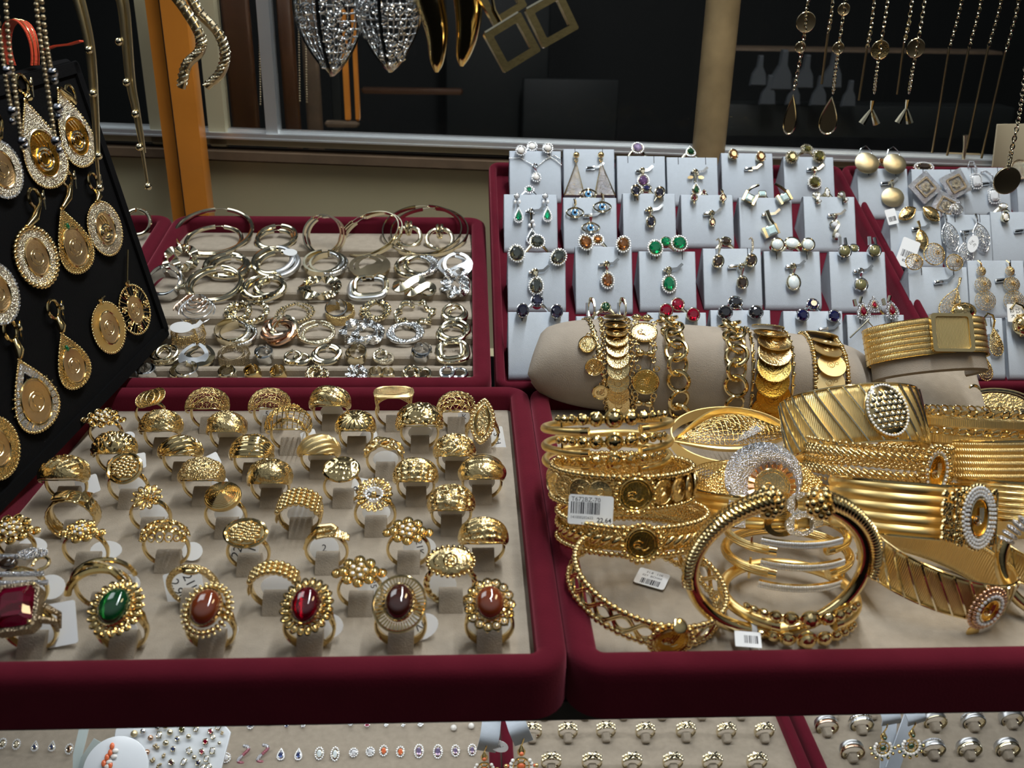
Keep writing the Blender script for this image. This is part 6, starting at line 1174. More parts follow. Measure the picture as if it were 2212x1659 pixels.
# ---------------------------------------------------------------- suede pillow and the bracelets worn on it
A0 = on(FA, 1150, 775, .030); A1 = on(FA, 1886, 838, .026); ax_ = A1-A0; Lp = ax_.length*1000; FP = frame(A0, ax_, V((0, 0, 1)))     # x along, y up, z to the viewer
def pillr(u):
    e = 1-abs(2*u-1)**4.2; s = (max(e, 0))**.5; return 22*s+8.5*min(1, s*2.2), 27*(.94+.06*s)
def PP(u, ph, off=0):            # point on the pillow: ph 0 = top, 90 = facing the viewer
    ry, rz = pillr(u); a = radians(ph); c, s = cos(a), sin(a); q = .86
    return V((u*Lp, sgn(c)*abs(c)**q*(ry+off), sgn(s)*abs(s)**q*(rz+off)))
t = thing('suede_pillow', 'beige suede bracelet pillow across the back of the bracelet tray', 'pillow', FP); m = MB(); m.grid(lambda u, v: PP(min(.9995, max(.0005, u)), 360*v)+V((0, 0, .5*sin(9*u+4*v))), 60, 40, False, True); m.f += [tuple(range(40)), tuple(60*40+j for j in range(40))[::-1]]; part('cushion', m, 'suede_pillow', t, sharp=1.2)
part('seam', MB().tube([PP(.01+.98*i/60, 128, -.25) for i in range(61)], .55, 5), 'suede_pillow', t)
def pos(px, py):                 # pillow coordinates of a pixel: u and angle
    best = None
    for i in range(0, 121):
        for j in range(0, 60):
            u, ph = i/120, -20+170*j/59; P = FP @ (PP(u, ph)*.001); c = RW.transposed() @ (P-CAMP); x, y = CX+FPX*c.x/-c.z, CY-FPX*c.y/-c.z; d = (x-px)**2+(y-py)**2
            if best is None or d < best[0]: best = (d, u, ph)
    return best[1], best[2]
def surf(u, ph, off=0):          # frame: z outwards, x along the pillow, y up over the pillow
    P = PP(u, ph, off); T_ = (PP(u, ph-2, off)-PP(u, ph+2, off)).normalized(); X = (PP(min(1, u+.004), ph, off)-PP(max(0, u-.004), ph, off)).normalized(); X = (X-T_*X.dot(T_)).normalized(); return Matrix(((X.x, T_.x, X.cross(T_).x, P.x), (X.y, T_.y, X.cross(T_).y, P.y), (X.z, T_.z, X.cross(T_).z, P.z), (0, 0, 0, 1)))
def wrapped(label, px0, py0, px1, py1, name):
    u0, p0 = pos(px0, py0); u1, p1 = pos(px1, py1); k = (u1-u0)/((p1-p0) or 1); t = thing(name, label, 'bracelet', FP, 'bracelets worn on the suede pillow')
    return t, lambda ph: u0+k*(ph-p0)
def rlink(m, M, w, h, r): m.torus((0, 0, 0), 1, r, 14, 6, M, w, h)
def relief(t, M, r): coinface(t, M, r, 'coin', 0, 'coin')
t, U = wrapped('gold leaf-link bracelet with three hanging coin charms, first on the pillow', 1272, 692, 1318, 870, 'charm_bracelet'); m = MB()
for i in range(40):
    ph = -60+6.2*i; M = surf(U(ph), ph, .9) @ RZ(25 if i % 2 else -25); m.sph((0, 0, 0), 1.7, (.85, 1.5, .55), 8, 5, M)
part('leaf_chain', m, 'gold', t)
for px, py in ((1270, 744), (1282, 790), (1298, 846)):
    u, ph = pos(px, py); M = surf(u, ph, 1.4); relief(t, M, 5.6); m = MB(); rlink(m, M @ TR(2.5, 7.4, .3) @ RY(60), 1.6, 1.6, .4); rlink(m, M @ TR(0, 6.2, 0), 1.3, 1.3, .4); part('charm_loop', m, 'gold', t)
t, U = wrapped('gold bracelet of tightly overlapping coins between fine chains, second on the pillow', 1325, 690, 1338, 880, 'overlapping_coin_bracelet'); m = MB()
for i in range(13): ph = -12+12.5*i; M = surf(U(ph), ph, 2.0) @ RX(-20); q = MB().lathe([(0, -.3), (7.0, -.3), (7.0, .35), (6.2, .2), (0, .2)], 26, M); [q.box((6.55*cos(a), 6.55*sin(a), .3), (.9, .45, .3), M @ RZ(0)) for a in [2*pi*j/30 for j in range(30)]]; q.torus((0, -1.5, .25), 2.2, .3, 12, 4, M); part('coin_disc', q, 'coin', t)
for s in (-1, 1):
    m = MB()
    for i in range(34): ph = -40+6*i; M = surf(U(ph), ph, .8) @ TR(s*8.6, 0, 0) @ (RY(70) if i % 2 else RY(0)); rlink(m, M, 1.5, 1.9, .42)
    part('side_chain', m, 'gold', t)
t, U = wrapped('gold bracelet of large coins joined by double bead bars, third on the pillow', 1385, 700, 1392, 880, 'coin_link_bracelet'); m = MB()
for px, py, mt in ((1389, 722, 'coin'), (1396, 820, 'coin_dark')):
    u, ph = pos(px, py); coinface(t, surf(u, ph, 1.6), 8.4, mt, 0); [rlink(m, surf(u, ph, 1.2) @ TR(s*5.8, e*9, 0), 1.7, 1.7, .5) for s in (-1, 1) for e in (-1, 1)]
for px, py in ((1385, 692), (1393, 763), (1392, 868)):
    u, ph = pos(px, py); M = surf(u, ph, 2); [m.sph((s*3.3, 0, 0), 2.6, (1.15, .9, .9), 12, 8, M) for s in (-1, 1)]; m.tube([M @ V((-3, 0, 0)), M @ V((3, 0, 0))], 1.2, 7); [rlink(m, M @ TR(s*5.4, e*3.8, 0), 1.3, 1.8, .45) for s in (-1, 1) for e in (-1, 1)]
part('bead_bars', m, 'gold', t)
def curb(label, a, b, name='curb_chain_bracelet'):
    t, U = wrapped(label, *a, *b, name); 
    for i in range(11):
        ph = -22+17.5*i; M = surf(U(ph), ph, 2.1) @ RY(30 if i % 2 else -18) @ RZ(-10); m = MB(); m.torus((0, 0, 0), 6.6, 1.35, 22, 8, M, .98, .98); part('link', m, 'gold', t)
    return t
curb('chunky gold round-link chain bracelet, fourth on the pillow', (1440, 690), (1472, 890)); curb('chunky gold round-link chain bracelet, fifth on the pillow beside the large coins', (1575, 690), (1585, 890))
t, U = wrapped('gold bracelet of large overlapping coins between bar chains, sixth on the pillow', 1650, 705, 1662, 880, 'large_coin_bracelet'); m = MB()
for i, (py, mt) in enumerate(((712, 'coin'), (728, 'coin'), (744, 'coin'), (768, 'coin'), (794, 'coin_dark'), (825, 'coin_deep'), (853, 'coin_deep'), (880, 'coin_deep'))):
    u, ph = pos(1652+ (18 if 740 < py < 860 else 8), py); M = surf(u, ph, 2.6) @ RX(-14); q = MB().lathe([(0, -.3), (10.2, -.3), (10.2, .4), (9.6, .45), (9.0, .2), (0, .2)], 36, M); [q.box((9.9*cos(a), 9.9*sin(a), .1), (.7, .7, .9), M) for a in [2*pi*j/48 for j in range(48)]]; q.torus((0, 0, .2), 5.4, .2, 24, 4, M); q.torus((.6, .5, .2), 2.6, .4, 14, 5, M); q.torus((-1, -2, .2), 1.7, .3, 12, 4, M); part('coin_disc', q, mt, t)
for s in (-1, 1):
    m = MB()
    for i in range(15): ph = -25+12*i; M = surf(U(ph), ph, 1) @ TR(s*12, 0, 0); m.tube([M @ V((0, -2.6, 0)), M @ V((0, 2.6, 0))], .8, 7); rlink(m, M @ TR(0, 3.4, 0), .95, .95, .4)
    part('bar_chain', m, 'gold', t)
t, U = wrapped('gold bracelet of satin coins between two bead strands, last on the pillow', 1775, 715, 1798, 850, 'satin_coin_bracelet'); m = MB()
for px, py in ((1768, 716), (1782, 731), (1786, 744), (1788, 762), (1794, 792), (1796, 826), (1796, 858)):
    u, ph = pos(px, py); M = surf(u, ph, 1.8) @ RX(-16); q = MB().lathe([(0, -.3), (8.6, -.3), (8.6, .3), (0, .3)], 32, M); q.torus((-.6, 0, .3), 2.2, .22, 14, 4, M); q.torus((-.6, -.4, .3), 1.1, .2, 10, 4, M); q.torus((3, 1.4, .3), 1, .2, 10, 4, M); [q.box((7.2*cos(a), 7.2*sin(a), .3), (1, .3, .2), M) for a in [2*pi*j/12 for j in range(12)]]; part('coin_disc', q, 'gold_satin', t)
for s in (-1, 1):
    m = MB()
    for i in range(44): ph = -50+4.8*i; m.sph((s*9.8, 0, 0), 1.55 if i % 4 else 1.9, (1, .85 if i % 4 else .5, 1), 8, 5, surf(U(ph), ph, 1))
    part('bead_strand', m, 'gold', t)
# ---------------------------------------------------------------- buckle bracelet on its cuff, on a beige wedge
p = on(FA, 1985, 850, .020); FWd = Matrix.Translation(p) @ RZ(-8) @ RX(28); m = MB(); m.box((4, 2, -4), (74, 44, 6), None, 1.5); solo('beige_wedge', m, 'suede', 'flat beige suede wedge leaning behind the pillow end', 'stand', FWd)
p = on(FA, 1998, 742, .062); q = mmpx(p); R = 126*q; Ry = R*.62; F = Matrix.Translation(p) @ RZ(-4) @ RY(-7) @ RX(-34); t = thing('buckle_bracelet', 'wide gold mesh strap bracelet with a square buckle', 'bracelet', F); H = 22
part('mesh_strap', bandmesh(R, Ry, H, lambda a, v: .25*abs(sin(pi*6*v)), 120, 36), 'gold_mesh', t, solid=.8); m = MB(); [m.tube(ring_pts(R, Ry, (j/6-.5)*H, 110, .35), .22, 5, True) for j in range(7)]; part('stitched_lines', m, 'gold_deep', t)
M = front(R, Ry, -78, 1.4, .5) @ RZ(-4); m = MB(); P = rrect(25, 23, 2, 3); m.frm(P, [(x*.80, y*.84) for x, y in P], -1, 1.6, M); part('buckle', m, 'gold', t); part('buckle_plate', MB().box((0, 0, -.4), (21, 20, 1), M), 'gold_mesh', t)
t = thing('suede_cuff', 'curved beige suede cuff carrying the buckle bracelet', 'stand', F.copy())
m = MB(); m.tube([el(R-5, Ry-5, radians(145+250*i/60))+V((0, 0, -6)) for i in range(61)], [1]*61, sec=[(-14, -2), (10, -2.4), (11, 0), (10, 2.4), (-14, 3), (-15, 0)], ax=V((0, 0, 1))); part('cuff_body', m, 'suede_pillow', t)
m = MB(); m.tube([el(R+1, Ry+1, radians(10+i*4))+V((0, 0, -7)) for i in range(5)], [2.5, 4, 5, 4.4, 2.4], 10); m.tube([el(R-2, Ry-2, radians(168-i*7))+V((0, 0, -8+1*i)) for i in range(5)], [2, 3.2, 3.4, 2.6, 1.2], 10); part('cuff_lips', m, 'suede_pillow', t)
# ---------------------------------------------------------------- coin pendants on the black board
def onE(px, py, h=0): return on(FE, px, py, h)
def boardpendant(px, py, w, h, shape, style, label, ring_at, pin=None, rz=0, tilt=10):
    P0 = onE(px, py, .004); F = Matrix.Translation(P0) @ FE.to_3x3().to_4x4() @ RY(-tilt) @ RZ(rz); q = mmpx(P0); b = h*q/2*1.0; a = b*(w/h)*1.62 if False else min(b*.95, w*q/2*1.75)
    t = thing('coin_pendant', label, 'pendant', F, 'gold pendants on the black board'); P = tear(a*1.05, b) if shape == 'tear' else oval(a, b, 40); cy = -b*.22 if shape == 'tear' else 0; c = min(a, b)*(.56 if style != 'wheel' else .5)
    if style == 'mesh': part('mesh_plate', MB().prism(P, -.5, .4), 'gold_deep_grain', t)
    elif style == 'wire':
        m = MB(); n = 20
        for i in range(n): g_ = 2*pi*i/n; m.tube([(c*1.1*cos(g_), cy+c*1.1*sin(g_), .3), (a*.97*cos(g_), cy*.3+b*.95*sin(g_) if shape != 'tear' else cy+(b*.75)*sin(g_), 0)], .4, 5)
        part('wire_rays', m, 'gold', t); part('plate', MB().frm(P, [(x*.72, y*.72+cy*.3) for x, y in P], -.4, .3), 'pave', t)
    elif style == 'satin': part('plate', MB().prism(P, -.5, .4), 'gold_mesh', t)
    elif style == 'wheel':
        m = MB()
        for i in range(26): g_ = 2*pi*i/26; m.tube([(c*cos(g_), c*1.2*sin(g_), .8), (a*cos(g_), b*sin(g_), 0)], .3, 5)
        for i in range(7): g_ = radians(60+50*i); m.torus((.76*a*cos(g_), .78*b*sin(g_), .8), 1.9, .6, 14, 5); m.sph((.76*a*cos(g_), .78*b*sin(g_), .8), 1.1)
        part('openwork', m, 'gold', t)
    else: part('plate', MB().frm(P, oval(c, c*1.25, len(P)) if shape != 'tear' else [(c*cos(2*pi*i/len(P)+pi/2), cy+c*1.2*sin(2*pi*i/len(P)+pi/2)) for i in range(len(P))], -.5, .5), 'pave_gold' if style in ('beaded', 'pave', 'braid', 'tughra') else 'gold_deep_grain', t)
    m = MB(); n = int(3.2*(a+b)/ (3.0 if style == 'beaded' else 1.9)); L = len(P)
    for i in range(n):
        x, y = P[int(i*L/n) % L]; f = (i*L/n) % 1; x2, y2 = P[(int(i*L/n)+1) % L]; x, y = x+(x2-x)*f, y+(y2-y)*f
        m.sph((x*1.03, y*1.03, 0), 1.75 if style == 'beaded' else 1.0, (1, 1, .9), 8, 5)
    part('beaded_edge', m, 'gold' if style != 'pave' else 'pave', t)
    part('coin', MB().lathe([(1, -.2), (1, .3), (.94, .5), (.9, .25), (0, .25)], 32, TR(0, cy, .3) @ Matrix.Diagonal((c, c*1.2, 1, 1))), 'coin_matte' if style != 'tughra' else 'coin_deep', t, label='flat matte gold coin')
    m = MB()
    if style == 'tughra' or style == 'braid':
        for s in (1, .62): m.tube([(c*(-.15+.6*s*cos(u)), cy+c*(-.25+.55*s*sin(u)), .9) for u in [2*pi*i/20 for i in range(20)]], .7*s+.2, 6, True)
        for x in (.0, .25, .5): m.tube([(c*(x-.1), cy-c*.2, .9), (c*(x-.1), cy+c*.5, 1), (c*(x-.35), cy+c*1.0, .9)], .5, 5)
    else: m.torus((0, cy, .55), c*.55, .22, 20, 4); m.tube([(c*.35*cos(u*1.0)*(1-u/9), cy+c*.35*sin(u), .55) for u in [i*.3 for i in range(18)]], .25, 4)
    m.outline([(c*1.05*cos(u), cy+c*1.26*sin(u)) for u in [2*pi*i/36 for i in range(36)]], .55, .6, 5); part('relief', m, 'gold_pale' if style in ('tughra', 'braid') else 'gold', t)
    if style in ('mesh', 'drop'): part('green_stone', MB().sph((-.5, b*.48, .8), 1.5, (.7, 1.4, .7)), 'emerald', t)
    M = F.inverted(); r0 = M @ onE(*ring_at, .003)*1000; m = MB()
    if pin is None or pin == 2:
        m.torus((0, 0, 0), 5.4, 1.0, 26, 8, Matrix.Translation(r0) @ RY(tilt) , 1, 1); top = V((0, b, .6)); k = r0+V((0, -5.4, .3))
        m.tube([k, k.lerp(top, .5)+V((0, 0, 1.2)), top+V((0, 1.4, .6))], [1.9, 2.6, 1.4], 9); m.torus((top.x, top.y+.6, .6), 1.2, .5, 12, 5)
    else:
        top = V((0, b, .6)); m.tube([r0, top+V((0, 3, .8))], .7, 6); m.tube([top+V((-1.8, 4, .8)), top+V((0, .4, .8)), top+V((1.8, 4, .8))], 1.0, 6)
    part('bail', m, 'gold', t)
    if pin is None: part('safety_pin', MB().tube([r0+V((4, -8, 1)), r0+V((7.4, 2.4, 1.5))], .55, 6).sph(r0+V((6, -1, 1)), 1.6, (.8, 1.5, .6)), 'gold_pale', t)
    return t
for a in (
 (158, 277, 70, 160, 'tear', 'tughra', 'gold teardrop pendant with cut-out monogram, top right of the board', (152, 203), 2, 4),
 (88, 312, 84, 180, 'tear', 'tughra', 'gold teardrop pendant with cut-out monogram, hanging from a ring below the ribbon', (48, 182)),
 (4, 366, 84, 118, 'oval', 'pave', 'oval coin pendant in a wide sparkling frame, cut by the left edge high up', (-10, 262), 2),
 (79, 556, 80, 124, 'oval', 'beaded', 'oval coin pendant bordered by large gold beads', (74, 428)),
 (157, 520, 70, 136, 'tear', 'mesh', 'teardrop mesh coin pendant with a small green stone', (143, 384)),
 (227, 494, 64, 112, 'oval', 'braid', 'oval pendant with a braided border and raised monogram', (201, 392)),
 (291, 669, 60, 104, 'oval', 'wheel', 'oval openwork coin pendant of spokes and small rings, hanging from a long pin', (276, 540), 1),
 (235, 708, 74, 108, 'oval', 'satin', 'oval satin coin pendant with a sparkling rope border', (226, 640), 1),
 (154, 778, 64, 120, 'tear', 'drop', 'slim teardrop coin pendant with scalloped edge', (115, 668)),
 (71, 852, 84, 160, 'tear', 'wire', 'large teardrop coin pendant with looped wire rays, lowest complete one', (22, 714)),
 (-6, 634, 66, 130, 'oval', 'pave', 'crescent-framed pendant cut by the left edge, half way down', (-20, 520), 2),
 (-8, 968, 70, 134, 'oval', 'drop', 'ribbed oval pendant cut by the left edge near the board foot', (-30, 850), 2)): boardpendant(*a)
# ---------------------------------------------------------------- necklaces and earrings hanging at the top of the window
def path(pts, Y): return [atY(x, y, Y if not isinstance(Y, (list, tuple)) else Y[i]) for i, (x, y) in enumerate(pts)]
def spline(P, n):
    P = [P[0]*2-P[1]]+P+[P[-1]*2-P[-2]]; out = []; k = len(P)-3
    for i in range(n+1):
        t = i/n*k; j = min(int(t), k-1); f = t-j; a, b, c, d = P[j:j+4]
        out.append((b*2+(c-a)*f+(a*2-b*5+c*4-d)*f*f+(b*3-a-c*3+d)*f*f*f)*.5)
    return out
def hang(name, label, cat, pts, Y, group=None):
    P = path(pts, Y); t = thing(name, label, cat, Matrix.Translation(P[-1]), group); return t, [(p-P[-1])*1000 for p in P]
def beads(P, r, step, m=None, seg=8):
    m = m or MB(); L = [(b-a).length for a, b in zip(P[:-1], P[1:])]; n = max(2, int(sum(L)/step)); S = spline(P, n) if len(P) > 2 else [P[0].lerp(P[1], i/n) for i in range(n+1)]
    [m.sph(p, r, (1, 1, 1), seg, 5) for p in S]; return m
def links(P, r, step, wr):
    m = MB(); L = [(b-a).length for a, b in zip(P[:-1], P[1:])]; n = max(2, int(sum(L)/step)); S = spline(P, n) if len(P) > 2 else [P[0].lerp(P[1], i/n) for i in range(n+1)]
    for i in range(n): a, b = S[i], S[i+1]; d = (b-a); M = Matrix.Translation((a+b)/2) @ d.to_track_quat('X', 'Z').to_matrix().to_4x4() @ RX(45+90*(i % 2)); m.torus((0, 0, 0), step*.5, wr, 10, 5, M, 1.35, .85)
    return m
# left: two bead-chain necklaces with grey balls
for nm, S, balls, lb in (('a', (((-14, -30), (2, 90), (14, 180), (28, 258)), ((10, -30), (20, 100), (36, 220), (48, 320))), ((15, 152, 9), (27, 240, 10), (27, 262, 7), (49, 306, 10), (56, 316, 7)), 'bead chain necklace with grey metal balls, leftmost, before the ribbon'),
                       ('b', (((74, -30), (88, 90), (104, 200), (120, 310)), ((86, -30), (100, 90), (112, 160))), ((114, 157, 10), (118, 174, 7), (125, 234, 10), (127, 252, 7), (121, 305, 10), (129, 325, 7)), 'bead chain necklace with grey metal balls beside the ribbon')):
    t, P = hang('bead_necklace', lb, 'necklace', S[0], .43); o = atY(*S[0][-1], .43); m = beads(P, 1.15, 2.3); beads([(p-o)*1000 for p in path(S[1], .432)], 1.15, 2.3, m); part('bead_chain', m, 'bronze', t)
    m = MB(); k = mmpx(o); [m.sph((atY(x, y, .425)-o)*1000, r*k*1.05, (1, 1, 1), 14, 9) for x, y, r in balls]; part('metal_balls', m, 'steel_ball', t)
for S, balls, lb in ((((150, -30), (165, 0), (190, 105), (202, 240), (208, 330), (216, 408)), ((192, 108), (201, 202), (213, 337), (216, 406)), 'gold snake chain strand with small beads over the board corner'),
                     (((246, -30), (262, 20), (277, 170), (291, 240), (306, 320), (320, 404)), ((257, 90), (273, 178), (292, 246), (301, 318), (320, 403)), 'gold snake chain strand with small beads, right of the black board')):
    t, P = hang('snake_chain', lb, 'necklace', S, .52, 'beaded snake chains'); m = MB(); Q = spline(P, 40); m.tube(Q, [2.1-1.4*i/40 for i in range(41)], 10); m.tube([p+V((3.4*(1-i/40)**.7, .6, 0)) for i, p in enumerate(Q)][:34], [1.5-.8*i/34 for i in range(34)], 8); part('snake_chains', m, 'gold_pale_satin', t)
    o = atY(*S[-1], .52); m = MB(); [m.sph((atY(x, y, .518)-o)*1000, 2.0, (1, 1, 1), 12, 8) for x, y in balls]; part('beads', m, 'gold_pale', t)
for S, lb in ((((368, -20), (400, 22), (432, 78), (432, 110), (404, 140), (392, 190)), 'left of two crossing mesh spiral earrings'), (((404, -20), (430, 26), (470, 70), (486, 115), (478, 155), (446, 188)), 'right of two crossing mesh spiral earrings, curling inward')):
    t, P = hang('spiral_earring', 'gold '+lb, 'earring', S, .55 if 'left of' in lb else .56, 'mesh spiral earrings'); Q = spline(P, 60); m = MB(); m.tube(Q, [2.7 if i < 56 else 2.2 for i in range(61)], 12); part('core', m, 'bronze', t)
    m = MB(); U = Q[1]-Q[0]
    for k in range(3): m.tube([Q[i]+V((2.6*cos(i*.7+2.1*k), 0, 2.6*sin(i*.7+2.1*k))).cross(V((0, .0, 0))) + V((2.7*cos(i*.75+2.1*k), -2.7*sin(i*.75+2.1*k), .6)) for i in range(60)], .6, 5)
    part('wire_wrap', m, 'gold_pale_tex', t)
# silver filigree leaves, gold horns, square frames
def leaf3(px, py, tx, ty, w, label):
    a = atY(px, py, .46); b = atY(tx, ty, .46); F = frame((a+b)/2, V((1, 0, 0)), a-b); L = (a-b).length*1000; k = mmpx(a); t = thing('filigree_leaf_earring', label, 'earring', F, 'silver filigree leaf earrings'); n = 12
    def fn(u, v): y = L*(.5-u); wd = w*k*.5*(sin(pi*min(1, (1-u)*.72+.0)))**.8 if u < 1 else 0; x = (2*v-1)*wd; return V((x, y, 7*sin(pi*v)*(wd/(w*k*.5)) - 2*abs(2*v-1)))
    m = MB().grid(fn, 13, 10); part('filigree', m, 'silver_tex', t, wire=1.3)
    m = MB(); m.tube([fn(i/20, 0) for i in range(21)], 1.0, 6); m.tube([fn(i/20, 1) for i in range(21)], 1.0, 6); m.tube([fn(i/20, .38)+V((0, 0, .8)) for i in range(21)], 1.0, 6); q = random.Random(int(px))
    for i in range(60): u, v = q.uniform(.02, .9), q.uniform(.05, .95); p = fn(u, v)+V((0, 0, .5)); m.torus(p, 1.6*q.uniform(.7, 1.5), .45, 10, 5, None); m.sph(p, .8)
    part('scrollwork', m, 'silver', t); return t
leaf3(706, -60, 716, 163, 150, 'left silver filigree leaf earring hanging in the window'); leaf3(842, -60, 838, 154, 140, 'right silver filigree leaf earring hanging in the window')
for S, lb in ((((908, -60), (930, 10), (944, 70), (944, 130), (943, 156)), 'left'), (((1004, -60), (1012, 10), (1010, 70), (1000, 120), (997, 143)), 'right')):
    t, P = hang('horn_earring', lb+' polished gold horn-shaped earring hanging in the window', 'earring', S, .46, 'gold horn earrings'); k = mmpx(atY(*S[-1], .46)); Q = spline(P, 40); part('horn', MB().tube(Q, [k*(30*(1-(i/40)**1.8)*.95+4) for i in range(41)], 20), 'gold', t)
for px, py, s, rz, lb in ((1106, 92, 92, 30, 'lower left gold square frame earring'), (1192, 42, 88, 28, 'right gold square frame earring'), (1082, -4, 84, 30, 'upper left gold square frame earring')):
    p = atY(px, py, .45 if py < 80 else .445); k = mmpx(p); F = frame(p, V((1, .12, 0)), V((0, .15, 1))) @ RZ(rz); t = thing('square_earring', lb+' hanging in the window', 'earring', F, 'gold square frame earrings'); m = MB(); o = s*k/2; m.frm(rrect(2*o, 2*o, .6, 1), rrect(1.3*o, 1.3*o, .4, 1), -3.2, 1.4); part('frame', m, 'gold_deep', t); m = MB(); m.tube([(-o*.9, o*.98, .6), (o*.9, o*.98, .6)], .9, 6); part('bright_edge', m, 'gold_pale', t)
    part('hook', MB().tube([(0, o, 0), (0, o+6, 0), (2, o+12, 0)], .8, 6), 'gold', t)
# right: chains with discs, drops, bows and long bar ends
def disc(t, p, r, m='bronze', th=.6): part('disc', MB().lathe([(r, -th), (r*1.03, 0), (r, th), (r*.9, th*.6), (0, th*.6)], 28, Matrix.Translation(p) @ RX(90)), m, t); part('disc_rim', MB().torus((0, 0, 0), r, .45, 28, 6, Matrix.Translation(p) @ RX(90)), 'gold_pale', t)
YR = .76
def rchain(label, pts, Y, bar=None, dsc=(), end=None, dm='bronze'):
    t, P = hang('chain_necklace', label, 'necklace', pts, Y, 'fine chains hanging at the right'); o = atY(*pts[-1], Y); part('chain', links(P, 1.0, 3.0, .48) if len(pts) > 1 else MB(), 'gold_pale', t); T_ = lambda x, y: (atY(x, y, Y)-o)*1000
    if bar: part('bar_end', MB().tube([T_(*bar[0]), T_(*bar[1])], .95, 7), 'bronze', t)
    k = mmpx(o)
    for x, y, r in dsc: disc(t, T_(x, y), r*k, dm)
    if end:
        kind, x, y, w, h = end; c = T_(x, y)
        if kind == 'drop':
            q = tear(w*k/2, h*k/2, 30); M = Matrix.Translation(c) @ RX(90); part('drop_plate', MB().prism(q, -.3, .3, M), 'bronze', t); part('drop_rim', MB().outline(q, .7, 0, 6, M), 'gold_pale', t)
        elif kind == 'bow':
            m = MB(); [m.tube([c+V((0, 0, h*k*.5)), c+V((s*w*k*.22, 0, 0)), c+V((s*w*k*.42, 0, -h*k*.45))], [.8, 2.2, 3.0], 8) for s in (-1, 1)]; m.tube([c+V((0, 0, h*k)), c+V((0, 0, h*k*.3))], [2.0, .9], 8); part('bow_drop', m, 'gold_pale', t)
    return t
rchain('chain with a dark disc above a slim teardrop, leftmost of the right-hand chains', ((1754, -30), (1742, 20), (1738, 72), (1728, 130), (1715, 195)), YR, None, ((1741, 48, 20), (1729, 102, 11)), ('drop', 1708, 248, 32, 82))
rchain('chain with two small rings above an open teardrop, second of the right-hand chains', ((1832, -30), (1822, 30), (1812, 104), (1804, 160), (1800, 200)), YR, None, ((1823, 20, 12), (1811, 104, 12)), ('drop', 1791, 250, 46, 78))
rchain('short chain ending in a thin bar between the two teardrop chains', ((1802, -30), (1796, 30), (1789, 70)), YR+.01, ((1789, 70), (1775, 182)))
rchain('chain ending in a thin bar, left of the gold disc chain', ((1892, -30), (1883, 50), (1873, 104)), YR+.01, ((1873, 104), (1855, 217)))
rchain('chain with a gold disc and a bow-shaped drop', ((1922, -30), (1912, 40), (1902, 100), (1893, 160), (1889, 200)), YR, None, ((1901, 108, 19),), ('bow', 1880, 252, 40, 34), 'coin')
rchain('chain ending in a thin bar, right of the gold disc chain', ((1974, -30), (1965, 40), (1953, 92)), YR+.01, ((1953, 92), (1938, 204)))
rchain('chain with a faint dark disc and a star-shaped drop', ((2002, -30), (1992, 40), (1980, 105), (1970, 160), (1964, 200)), YR, None, ((1978, 104, 19),), ('bow', 1955, 250, 32, 34))
for i, (a, b, c) in enumerate((((2084, -30), (2050, 105), (2014, 330)), ((2126, -30), (2093, 103), (2046, 336)), ((2170, -30), (2135, 100), (2088, 322)), ((2208, -30), (2172, 112), (2120, 342)))):
    rchain('long chain ending in a long thin bar, '+('leftmost', 'second', 'third', 'rightmost')[i]+' of the four long bar chains', (a, ((a[0]+b[0])/2+2, (a[1]+b[1])/2), b), YR, (b, c))
rchain('dark round disc hanging on a chain at the far right edge', ((2226, 60), (2212, 180), (2200, 260), (2184, 330), (2178, 362)), .66, None, ((2175, 390, 29),), None, 'bronze')
p = on(FW, 2087, 318, .006); t = solo('cross_stand', MB().tube([(0, -14, 0), (-1, 0, 0), (-2.5, 11, 0)], [1.5, 1.9, 3.2], 9).tube([(-15, -6, 0), (14, -6, 0)], 1.0, 7), 'bronze', 'small metal cross-shaped stand on the rail behind the bar chains', 'stand', Matrix.Translation(p) @ FW.to_3x3().to_4x4())
# fine chains hanging in the dim shop behind the pane
for i, (x, y1) in enumerate(((563, 225), (648, 218), (663, 220))):
    a = atY(x-4, -30, 1.08); b = atY(x, y1, 1.08); t = solo('thin_chain', beads([(a-b)*1000, V((0, 0, 0))], 1.1, 2.6), 'bronze', ('leftmost', 'middle', 'rightmost')[i]+' thin gold chain hanging behind the window pane', 'chain', Matrix.Translation(b), 'thin chains behind the pane')
# ---------------------------------------------------------------- lower shelf: trays of rings and studs under the upper trays
def onL(px, py, h=0): return on(FL, px, py, h)
def X_(px, py): return onL(px, py).x*1000
RIMS = [(d*.8, z*.75) for d, z in RIMP]
yb = 560; yf = onL(1100, 1700).y*1000
def lowtray(label, xa, xb): return tray(label, FL, xa, yf-20, xb, 800, 0.5, 'suede', 0, True, RIMS)
xr = X_(1676, 1531)*0+X_(1690, 1585); xm2 = X_(1745, 1585); xg = X_(1078, 1600)
LT1 = lowtray('lower beige tray of stud earrings, under the ring tray', xg-330, xg-9.5); LT2 = lowtray('lower beige tray of criss-cross gold rings', xg+12, xr); LT3 = lowtray('lower beige tray of two-tone wedding bands, bottom right', xm2, xm2+300)
def lowslot(tr, p, s=.8):
    m = MB(); o = part('ring_slot', MB().box((0, 0, 0), (7.5, 9, 12), RX(30), 1.2), 'suede', tr, key='lowslot'); o.matrix_basis = FL.inverted() @ Matrix.Translation(p+V((0, -.002, .003)))
XO = None
